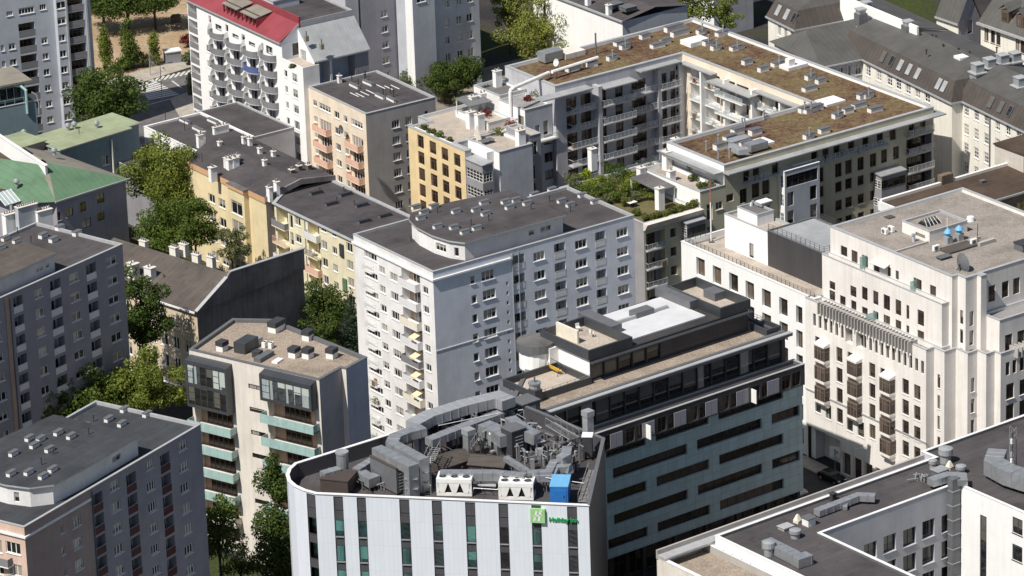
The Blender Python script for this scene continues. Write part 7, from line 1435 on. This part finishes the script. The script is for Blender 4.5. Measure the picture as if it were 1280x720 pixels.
chair(723,413,31.2,'white chair on the small roof terrace beside the partition','white_paint',.5); chair(740,420,31.2,'second white chair, nearer the dark parapet of the roof terrace','white_paint',2.); chair(733,404,31.2,'white chair by the back corner of the roof terrace','white_paint',3.6)
chair(901,217,21.3,'white garden chair between the shrubs of the railed roof terrace','white_paint',1.)
def table(x,y,z,lb,mt,lx=1.6,ly=.9,h=.72,rz=A35): 
    p=at(x,y,z); m=MB(); m.box(-lx/2,-ly/2,h-.05,lx/2,ly/2,h,mt); l=MB()
    for a in (-lx/2+.1,lx/2-.1):
        for e in (-ly/2+.1,ly/2-.1): l.box(a-.04,e-.04,0,a+.04,e+.04,h-.05,'dark_metal')
    wt('garden_table',lb,'table',m,p,rz,None,[('leg',l)])
table(608,180,18.62,'dark covered garden table on the yellow block terrace','mid_metal',2.4,1.2); table(632,168,18.62,'white garden table beside the red leaved shrub','white_paint',2.0,1.0); table(886,217,21.3,'pale wooden table among plants on the railed terrace','sand_cloth',1.8,.9); table(790,258,19.0,'low pale table on the roof garden by the chimneys','white_paint',1.4,.9)
m=MB(); m.hexa([(-.08,-1.3,0),(.08,-1.3,0),(.08,1.3,0),(-.08,1.3,0)],[(-.05,-.1,2.4),(.05,-.1,2.4),(.05,.1,2.4),(-.05,.1,2.4)],'sand_cloth'); m.cyl((0,0,0),(0,0,2.6),.04,'mid_metal',6); wt('folded_parasol','folded pale parasol beside the white chimney on the yellow block terrace','parasol',m,at(597,176,18.62),A35)
# ================================================================== plants
RG=random.Random(11)
def rv():
    while True:
        v=Vector((RG.uniform(-1,1),RG.uniform(-1,1),RG.uniform(-1,1)))
        if .05<v.length<1: return v.normalized()
def crown(blobs,n,leaf,mat,name,parent,jit=.55,dens=None):
    vs=[];fs=[]; tot=sum(b[1]**2 for b in blobs)
    for c,r,sz in blobs:
        k=max(8,int(n*r*r/tot))
        for i in range(k):
            d=rv(); p=Vector((c[0]+d.x*r*RG.uniform(.55,1.06),c[1]+d.y*r*RG.uniform(.55,1.06),c[2]+d.z*r*sz*RG.uniform(.55,1.06)))
            nn=(d+rv()*jit*1.3).normalized(); a=nn.orthogonal().normalized(); bb=nn.cross(a); th=RG.uniform(0,6.28); a2=a*math.cos(th)+bb*math.sin(th); b2=nn.cross(a2); s=leaf*RG.uniform(.6,1.25)
            o=len(vs); vs+= [tuple(p-a2*s*.5),tuple(p+b2*s*.32),tuple(p+a2*s*.5+nn*s*.1),tuple(p-b2*s*.32)]; fs.append((o,o+1,o+2,o+3))
    me=bpy.data.meshes.new(name); me.from_pydata(vs,[],fs); me.materials.append(MT[mat]); me.update(); return link(name,me,parent)
def tree(x,y,zc,r,ch,mat,label,kind='round',n=7000,leaf=.5,group=None,name='tree',gz=0.,cat='tree'):
    n=int(n*1.5); leaf*=.86
    r*=1.18 if kind in('round','airy','sparse') else 1.1; p=at(x,y,zc); root=empty(name,(p.x,p.y,gz),RG.uniform(0,6),label,cat,group); H=zc-gz; bl=[]
    if kind=='cone':
        for i in range(46):
            t=i/45; rr=r*(1-t)**.85+.15; z=H-ch/2+ch*t; a=i*2.4; bl.append(((math.cos(a)*rr*.5,math.sin(a)*rr*.5,z),rr*.62,.5))
    elif kind=='column':
        for i in range(30):
            t=RG.random(); rr=r*(.45+.8*math.sin(math.pi*min(1,t*.85+.12)))*.6; z=H-ch/2+ch*t; a=RG.uniform(0,6.28); q=rr*RG.uniform(.1,.8); bl.append(((math.cos(a)*q,math.sin(a)*q,z),rr*RG.uniform(.5,.9),1.25))
    else:
        nb={'round':58,'airy':66,'sparse':42}[kind]
        for i in range(nb):
            d=rv(); 
            if d.z<-.35: d.z*=.5
            f=RG.uniform(.5,.86) if i%4 else RG.uniform(.1,.5); rr=r*(RG.uniform(.17,.34) if kind=='round' else RG.uniform(.13,.26)); bl.append(((d.x*r*f,d.y*r*f,H+d.z*ch/2*f),rr,.8))
    crown(bl,n,leaf,mat,'crown',root)
    m=MB(); tr=max(.08,r*.055) if kind!='column' else .09; zt=H+(ch*.15 if kind not in('cone','column') else ch*.42); m.cyl((0,0,-.1),(0,0,zt),tr,'bark',8,tr*.35)
    if kind in('round','airy','sparse'):
        for i in range(9 if kind=='round' else 16):
            b_=RG.choice(bl); z0=max(.5,H-ch*.42)+RG.uniform(0,ch*.3); m.tube([(0,0,z0),(b_[0][0]*.45,b_[0][1]*.45,z0+(b_[0][2]-z0)*.6),b_[0]],tr*.28,'bark',5)
    m.build('trunk',root); return root
tree(131,123,11,6.6,12,'leaf_dark','big dense dark green tree in front of the tall slab block, top left',n=11000,leaf=.55)
tree(205,220,12.5,6.3,19,'leaf_bright','tall bright yellow green tree between the green roof annex and the yellow house',n=11000,leaf=.5)
tree(203,287,11,4.4,11,'leaf_mid','round dark green tree at the foot of the tall bright tree',n=6000,leaf=.45)
tree(243,285,11.5,4.4,11.5,'leaf_mid','rounded green tree against the yellow house facade',n=6500,leaf=.45)
tree(289,306,9.5,2.9,8.5,'leaf_grey','thin pale birch with loose foliage in front of the yellow house bay','sparse',n=2600,leaf=.4)
tree(130,61,4.2,1.5,9,'leaf_bright','slim upright young tree furthest left on the sandy strip','column',n=2200,leaf=.4,group='young trees on the sandy strip'); tree(161,56,4.5,2.1,9,'leaf_mid','widest and tallest of the young upright trees by the sandy lot','column',n=2800,leaf=.42,group='young trees on the sandy strip'); tree(193,60,3.2,1.4,6.5,'leaf_bright','small pointed young tree near the grey kiosk','column',n=1500,leaf=.38,group='young trees on the sandy strip')
for x,y,r,lb in ((128,2,5.0,'shady tree at the top edge right beside the tall slab block'),(158,0,5.5,'middle shady tree of the row at the top edge of the sandy lot'),(192,-2,4.6,'shady tree nearest the brick stack at the top edge')): tree(x,y,6,r,9,'leaf_dark',lb,n=5000,leaf=.5)
for x,y,r,mt,lb in ((152,80,1.7,'leaf_mid','low bush at the feet of the widest young tree'),(179,74,1.8,'leaf_grey','grey green bush between the young trees and the kiosk'),(234,50,1.3,'leaf_red','dark red leaved shrub beside the white red roofed building'),(236,72,1.2,'leaf_grey','olive shrub below the red leaved shrub')): tree(x,y,1.4,r,2.6,mt,lb,n=1000,leaf=.35,name='bush',cat='bush')
tree(238,104,2.2,1.0,4,'leaf_grey','small olive street tree by the crossing at the white building corner','column',n=700,leaf=.32)
tree(569,96,4.8,4.6,8.4,'leaf_dark','round dense dark tree behind the cream block and the yellow block',n=9000,leaf=.42); tree(514,103,3.2,2.6,5.5,'leaf_grey','dull grey green small tree left of the round dark tree',n=3000,leaf=.36)
for x,y,r,lb in ((556,119,1.6,'pale green bush under the round dark tree'),(575,125,1.4,'small light bush right beside the yellow block parapet'),(548,112,1.5,'shaded bush at the back of the cream block')): tree(x,y,1.5,r,2.6,'leaf_grey',lb,n=900,leaf=.33,name='bush',cat='bush')
tree(679,38,9,8.2,16,'leaf_yellow','large airy yellow green tree behind the sedum roof, showing sky gaps','airy',n=8000,leaf=.5); tree(836,6,11,7.0,13,'leaf_bright','broad bright tree at the top edge beyond the sedum roof',n=8000,leaf=.5); tree(905,16,9,3.6,12,'leaf_bright','leggy thin tree at the top edge beside the mansard block','sparse',n=2200,leaf=.42)
tree(636,14,8,3.2,14,'leaf_bright','narrow green tree at the top edge beside the blue-grey house','airy',n=2600,leaf=.45)
tree(398,384,5.5,4.4,9,'leaf_dark','shaded courtyard tree between the fire wall and the pale yellow walk-up',n=6000,leaf=.42); tree(397,420,4,3.4,7,'leaf_dark','lower shaded tree behind the gravel roofed beige block','sparse',n=3000,leaf=.42); tree(440,402,5.2,2.3,11,'leaf_needle','blue green conifer beside the white tower corner','cone',n=5000,leaf=.32,name='conifer')
tree(178,396,13.5,4.2,19,'leaf_dark','shaded slender tree between the grey tower and the beige tenement',n=8500,leaf=.45); tree(187,484,13.5,5.0,12,'leaf_bright','bright sunlit tree below the beige tenement',n=8500,leaf=.47); tree(104,498,13,5.0,11,'leaf_mid','wide tree along the foot of the grey left tower',n=7000,leaf=.47); tree(64,514,13,3.4,10,'leaf_mid','smaller tree at the left behind the bottom left tower roof',n=4000,leaf=.45)
tree(273,668,10,3.6,14,'leaf_mid','drooping tree in front of the lowest balconies of the beige block',n=4500,leaf=.42); tree(346,664,11,3.4,21,'leaf_dark','tall dark narrow tree between the beige block and the hotel','column',n=11000,leaf=.45); tree(473,522,4,2.2,7,'leaf_bright','small bright tree at the white tower foot','sparse',n=2200,leaf=.4); tree(487,538,2,1.6,4,'leaf_dark','dark shrub against the white tower base',n=1200,leaf=.36,name='bush',cat='bush'); tree(300,708,4,2.6,5,'leaf_dark','shaded bush at the foot of the beige block',n=1500,leaf=.36,name='bush',cat='bush')
# roof gardens
def shrub(x,y,z,r,h,mat,label,n=500,name='shrub',leaf=.26,grp='roof garden shrubs'):
    p=at(x,y,z+h*.5); root=empty(name,(p.x,p.y,z),RG.uniform(0,6),label,'shrub',grp); bl=[]
    for i in range(9): d=rv(); bl.append(((d.x*r*.6,d.y*r*.6,h*.55+d.z*h*.3),r*RG.uniform(.35,.55),.9))
    crown(bl,n,leaf,mat,'leaves',root); m=MB(); m.cyl((0,0,0),(0,0,h*.6),.05,'bark',5); m.build('stem',root)
ZS=18.9
gs=[(713,224,1.5,1.8,'leaf_grey','grey green shrub at the left end of the roof garden'),(731,219,1.4,1.9,'leaf_lime','lime green shrub left of the garden chimney nearest the grey facade'),(728,236,1.6,1.5,'leaf_mid','low green shrub at the edge of the dark tower roof'),(748,238,1.5,1.6,'leaf_mid','green shrub in front of the garden chimney nearest the grey facade'),(755,226,1.3,2.0,'leaf_bright','upright bright shrub right of the first garden chimney'),(772,219,2.2,3.2,'leaf_dark','tallest dark shrub of the roof garden against the balconies'),(789,228,1.5,1.8,'leaf_lime','bright lime shrub in the middle of the roof garden'),(803,222,1.9,2.2,'leaf_hedge','olive shrub touching the white terrace wall'),(778,238,1.5,1.7,'leaf_bright','green shrub left of the slim central chimney'),(768,247,1.3,1.4,'leaf_mid','round shrub above the dark tower roof edge'),(811,242,1.4,1.8,'leaf_bright','bright shrub between the two right chimneys'),(795,246,1.2,1.4,'leaf_grey','small greyish shrub by the slim chimney'),(742,247,1.1,1.0,'leaf_hedge','low shrub peeking over the dark roof'),(799,265,1.4,.6,'leaf_hedge','flat ground shrub at the front corner of the roof garden'),(760,210,1.7,2.4,'leaf_dark','dark shrub at the back of the roof garden'),(817,214,1.6,2.2,'leaf_hedge','olive shrub beside the white terrace house wall')]
gs+=[(722,228,1.6,2.0,'leaf_grey','grey green shrub between the two leftmost garden shrubs'),(739,229,1.4,1.8,'leaf_lime','lime shrub against the first garden chimney'),(762,234,1.6,1.9,'leaf_mid','full green shrub in the left middle of the roof garden'),(785,220,1.5,2.4,'leaf_bright','bright tall shrub beside the tallest dark shrub'),(796,232,1.5,1.6,'leaf_mid','green shrub just above the second chimney'),(810,228,1.5,2.0,'leaf_bright','bright shrub beside the white wall, behind the canopy'),(758,250,1.2,1.2,'leaf_grey','grey shrub low behind the dark tower roof edge'),(783,252,1.2,1.1,'leaf_hedge','olive shrub left of the low pale table')]
for x,y,r,h,mt,lb in gs: shrub(x,y,ZS,r*.95,h*1.1,mt,lb,800)
for x,y,r,h,mt,lb in ((867,208,1.1,2.4,'leaf_bright','round green potted tree on the railed terrace'),(885,213,.9,2.0,'leaf_mid','green shrub beneath the terrace canopy'),(866,222,.9,1.0,'leaf_dark','dark potted shrub in front of the round potted tree'),(888,229,1.2,1.0,'leaf_grey','grey shrub at the front of the railed terrace'),(903,228,1.0,1.1,'leaf_red','reddish shrub at the railed terrace corner'),(911,219,.8,1.6,'leaf_mid','green shrub at the right end of the railed terrace'),(876,232,.9,.8,'leaf_dark','low dark shrub behind the terrace parapet')): shrub(x,y,21.25,r,h,mt,lb,500,grp='railed terrace shrubs')
for x,y,z,r,h,mt,lb in ((671,119,21.7,1.5,1.2,'leaf_hedge','wild green planting on the flat roof below the sedum roof'),(684,113,21.7,1.2,.9,'leaf_hedge','second patch of wild planting nearer the sedum roof canopy'),(659,123,21.7,.8,.7,'leaf_red','reddish planting at the left of the flat roof'),(639,155,18.7,1.5,1.8,'leaf_red','red leaved maple shrub on the terrace below the white duct'),(622,165,18.7,1.3,1.1,'leaf_hedge','olive shrub left of the red maple'),(607,142,19.6,1.4,.8,'leaf_red','brown red planting on the upper white terrace'),(530,159,18.8,.8,.5,'leaf_hedge','dry planting at the left end of the yellow parapet'),(540,164,18.8,.9,.7,'leaf_hedge','green planting in the middle of the yellow parapet'),(549,168,18.8,.9,.8,'leaf_mid','fullest green planting on the yellow parapet'),(562,174,18.8,.6,.3,'leaf_grey','sparse planting at the right end of the yellow parapet'),(1160,369,26.5,.6,.9,'leaf_lime','lime green potted plant by the glass screen'),(1136,430,20.4,.9,.8,'leaf_grey','pale flowering planter at the end of the fin row'),(1103,411,20.4,.8,.7,'leaf_mid','green planter beside the glass screen on the fin terrace'),(366,83,31,.7,.6,'leaf_hedge','planter on the small white terrace'),(1218,422,20.5,1.0,.5,'leaf_hedge','low planting on the stepped corner roof')): shrub(x,y,z,r,h,mt,lb,420,grp='rooftop planting')
# clipped hedge along the roof garden front
hr=empty('hedge',B8.M@Vector((-9.6,.85,ZS)),B8.h,'long clipped olive green hedge on the roof garden front parapet','hedge'); bl=[]
for i in range(40): bl.append(((-4.8+9.6*i/39,RG.uniform(-.35,.35),RG.uniform(.3,1.35)),RG.uniform(.4,.6),.9))
crown(bl,5200,.25,'leaf_hedge','leaves',hr)
# ================================================================== ground, streets
def groundmat():
    t=NT('ground'); a=t.ramp(t.noise(.045,5),[(.38,(.035,.034,.036)),(.5,(.055,.05,.045)),(.56,(.045,.055,.022)),(.7,(.05,.065,.02))]); b=t.ramp(t.noise(1.3,4),[(.3,.75),(.7,1.2)]); t.fin(t.mul(a,b),.95,0,.1)
groundmat(); 
def soil(): 
    t=NT('sand'); a=t.ramp(t.noise(.09,6),[(.3,(.30,.21,.13)),(.55,(.40,.30,.19)),(.75,(.46,.37,.26))]); b=t.ramp(t.noise(.9,4),[(.3,.8),(.7,1.1)]); n=t.noise(.8,5); t.bump(n,.8,.4); t.fin(t.mul(a,b),.95,0,.1)
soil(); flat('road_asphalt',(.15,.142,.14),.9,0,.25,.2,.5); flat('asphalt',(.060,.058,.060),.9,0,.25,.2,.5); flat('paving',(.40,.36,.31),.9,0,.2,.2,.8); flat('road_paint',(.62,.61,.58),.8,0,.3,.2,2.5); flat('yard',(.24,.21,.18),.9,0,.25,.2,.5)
def sheet(name,pts,z,mat,kind='structure'):
    m=MB(); m.poly([(p.x,p.y,z) for p in pts],mat); o=m.build(name); o['kind']=kind; return o
g=MB(); g.poly([(-500,250,0),(500,250,0),(500,1600,0),(-500,1600,0)],'ground'); o=g.build('ground'); o['kind']='structure'
def pz(l): return [at(x,y,0) for x,y in l]
sheet('sand_lot',pz([(60,30),(60,-60),(330,-60),(330,40),(240,72),(90,112)]),.004,'sand'); sheet('road',pz([(40,150),(240,86),(420,30),(560,80),(330,150),(150,215)]),.006,'road_asphalt')
kb=pz([(90,112),(240,72),(420,18),(420,27),(240,84),(60,140)]); m=MB(); m.prism([(p.x,p.y) for p in kb],0,.13,'paving'); o=m.build('pavement'); o['kind']='structure'
kb=pz([(212,124),(246,112),(262,150),(232,160)]); m=MB(); m.prism([(p.x,p.y) for p in kb],0,.13,'paving'); o=m.build('pavement'); o['kind']='structure'
m=MB()
for i in range(11):
    t=i/10; a=at(172+13*t,106.5+18*t,0); e=at(190+33*t,98.5+19*t,0); d=(e-a).normalized(); nn=Vector((-d.y,d.x,0))*.28; m.poly([(p.x,p.y,.011) for p in (a-nn,e-nn,e+nn,a+nn)],'road_paint')
for i in range(13):
    t=i/12; a=at(160+78*t,110-18*t,0); e=at(166+78*t,103.5-17*t,0); d=(e-a).normalized(); nn=Vector((-d.y,d.x,0))*.22; m.poly([(p.x,p.y,.011) for p in (a-nn,e-nn,e+nn,a+nn)],'road_paint')
for q in (((215,101),(227,110)),((182,132),(240,116))): 
    a=at(*q[0],0); e=at(*q[1],0); d=(e-a).normalized(); nn=Vector((-d.y,d.x,0))*.15; m.poly([(p.x,p.y,.012) for p in (a-nn,e-nn,e+nn,a+nn)],'road_paint')
o=m.build('road_marking'); o['kind']='structure'
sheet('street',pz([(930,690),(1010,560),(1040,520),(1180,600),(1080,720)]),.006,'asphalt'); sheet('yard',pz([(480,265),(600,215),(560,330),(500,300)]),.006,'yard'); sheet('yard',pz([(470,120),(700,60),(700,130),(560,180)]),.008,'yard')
kb=[B21.M@Vector((x,y,0)) for x,y in ((-3.4,-4),(-3.4,29),(-6.0,29),(-6.0,-4))]; m=MB(); m.prism([(p.x,p.y) for p in kb],0,.14,'paving'); o=m.build('pavement'); o['kind']='structure'
# sand lot details
m=MB(); m.box(-1.4,-.9,0,1.4,.9,2.2,'mid_grey_plaster'); c=MB(); c.box(-1.55,-1.05,2.2,1.55,1.05,2.4,'white_paint'); wt('kiosk','small grey utility kiosk with white roof by the pavement','kiosk',m,at(216,78,0),math.radians(18),None,[('roof',c)])
m=MB(); m.box(-.7,-.35,0,.7,.35,1.4,'metal_grey'); c=MB(); c.box(-.75,-.4,1.4,.75,.4,1.48,'coping'); wt('utility_cabinet','grey utility cabinet left of the kiosk','cabinet',m,at(191,82,0),math.radians(18),None,[('lid',c)])
m=MB(); m.box(-.8,-.7,0,.8,.7,1.5,'brick_dark'); c=MB(); c.box(-.6,-.5,1.5,.9,.6,1.75,'brick_dark'); wt('brick_stack','dark stack of bricks standing on the sandy lot','brick stack',m,at(220,30,0),.3,None,[('top_layer',c)])
m=MB(); m.hexa([(-8,-.5,0),(8,-.5,0),(8,.5,0),(-8,.5,0)],[(-8,-.1,.7),(8,-.1,.5),(8,.1,.5),(-8,.1,.7)],'sand'); wt('earth_bank','low ridge of dug sand across the lot','earth bank',m,at(200,36,0),.35)
def lamp(x,y,h,lb,arm=1.6,rz=0.):
    p=at(x,y,0); m=MB(); m.cyl((0,0,0),(0,0,h),.09,'metal_grey',8,.05); a=MB(); a.cyl((0,0,h),(arm,0,h+.25),.04,'metal_grey',6); l=MB(); l.box(arm-.1,-.12,h+.2,arm+.6,.12,h+.32,'coping'); wt('street_lamp',lb,'street lamp',m,p,rz,'street lamps',[('arm',a),('lamp_head',l)])
lamp(203,128,7.0,'slim street lamp beside the zebra crossing'); lamp(188,95,5.0,'street lamp standing before the sandy lot pavement',1.2,2.)
lamp(1068,612,6.0,'street lamp over the shaded street by the shops',2.6,.2)
# cars in the shaded street
def car(x,y,rz,paint,label):
    if ('car',paint) not in WC:
        flat('paint_'+paint,{'black':(.02,.02,.022),'silver':(.35,.36,.37)}[paint],.25,.3,.05,.6); pm='paint_'+paint
        bd=MB(); pr=[(-2.1,.35),(-2.15,.75),(-1.9,.95),(-1.2,1.0),(1.15,.98),(1.95,.82),(2.15,.6),(2.1,.32)]
        bd.hexa([(a,-.86,z) for a,z in pr],[(a,.86,z) for a,z in pr],pm)
        cb=MB(); cb.hexa([(-1.75,-.80,.97),(1.0,-.80,.97),(1.0,.80,.97),(-1.75,.80,.97)],[(-1.25,-.62,1.46),(.25,-.62,1.46),(.25,.62,1.46),(-1.25,.62,1.46)],'pane_clear')
        rf=MB(); rf.box(-1.22,-.6,1.461,.22,.6,1.5,pm)
        wh=MB(); wh.cyl((0,-.1,0),(0,.1,0),.33,'black',16); wh.cyl((0,-.11,0),(0,.11,0),.19,'metal_grey',10); hl=MB(); hl.box(-.06,-.2,-.08,.06,.2,.08,'dish_white'); tl=MB(); tl.box(-.05,-.18,-.1,.05,.18,.1,'panel_red')
        WC[('car',paint)]=[q.mesh(nm) for q,nm in ((bd,'body'),(cb,'cabin_glass'),(rf,'roof'),(wh,'wheel'),(hl,'headlight'),(tl,'tail_light'))]
    M_=WC[('car',paint)]; p=at(x,y,0); r=empty('parked_car',(p.x,p.y,.01),rz,label,'car','cars in the shaded street')
    for i,nm in ((0,'body'),(1,'cabin_glass'),(2,'roof')): link(nm,M_[i],r)
    for a in (-1.35,1.35):
        for e in (-.8,.8): link('wheel',M_[3],r,(a,e,.33))
    for e in (-.6,.6): link('headlight',M_[4],r,(2.08,e,.68)); link('tail_light',M_[5],r,(-2.1,e,.8))
car(1040,601,math.radians(-52),'black','black car parked in the shaded street by the shops'); car(991,617,math.radians(-50),'silver','silver car half hidden at the corner of the dark glass block')
# square sign on a post
p=at(1044,592,0); m=MB(); m.cyl((0,0,0),(0,0,3.4),.05,'metal_grey',8); s_=MB(); s_.box(-.75,-.03,2.5,.75,.03,4.0,'white_paint'); k_=MB(); k_.box(-.08,-.045,2.8,.08,-.031,3.7,'mid_metal'); k_.box(.08,-.045,3.25,.4,-.031,3.4,'mid_metal'); k_.box(.3,-.045,2.95,.42,-.031,3.4,'mid_metal')
wt('road_sign','white square road sign on a post in the shaded street','road sign',m,p,math.radians(-20),None,[('sign_plate',s_),('symbol',k_)])
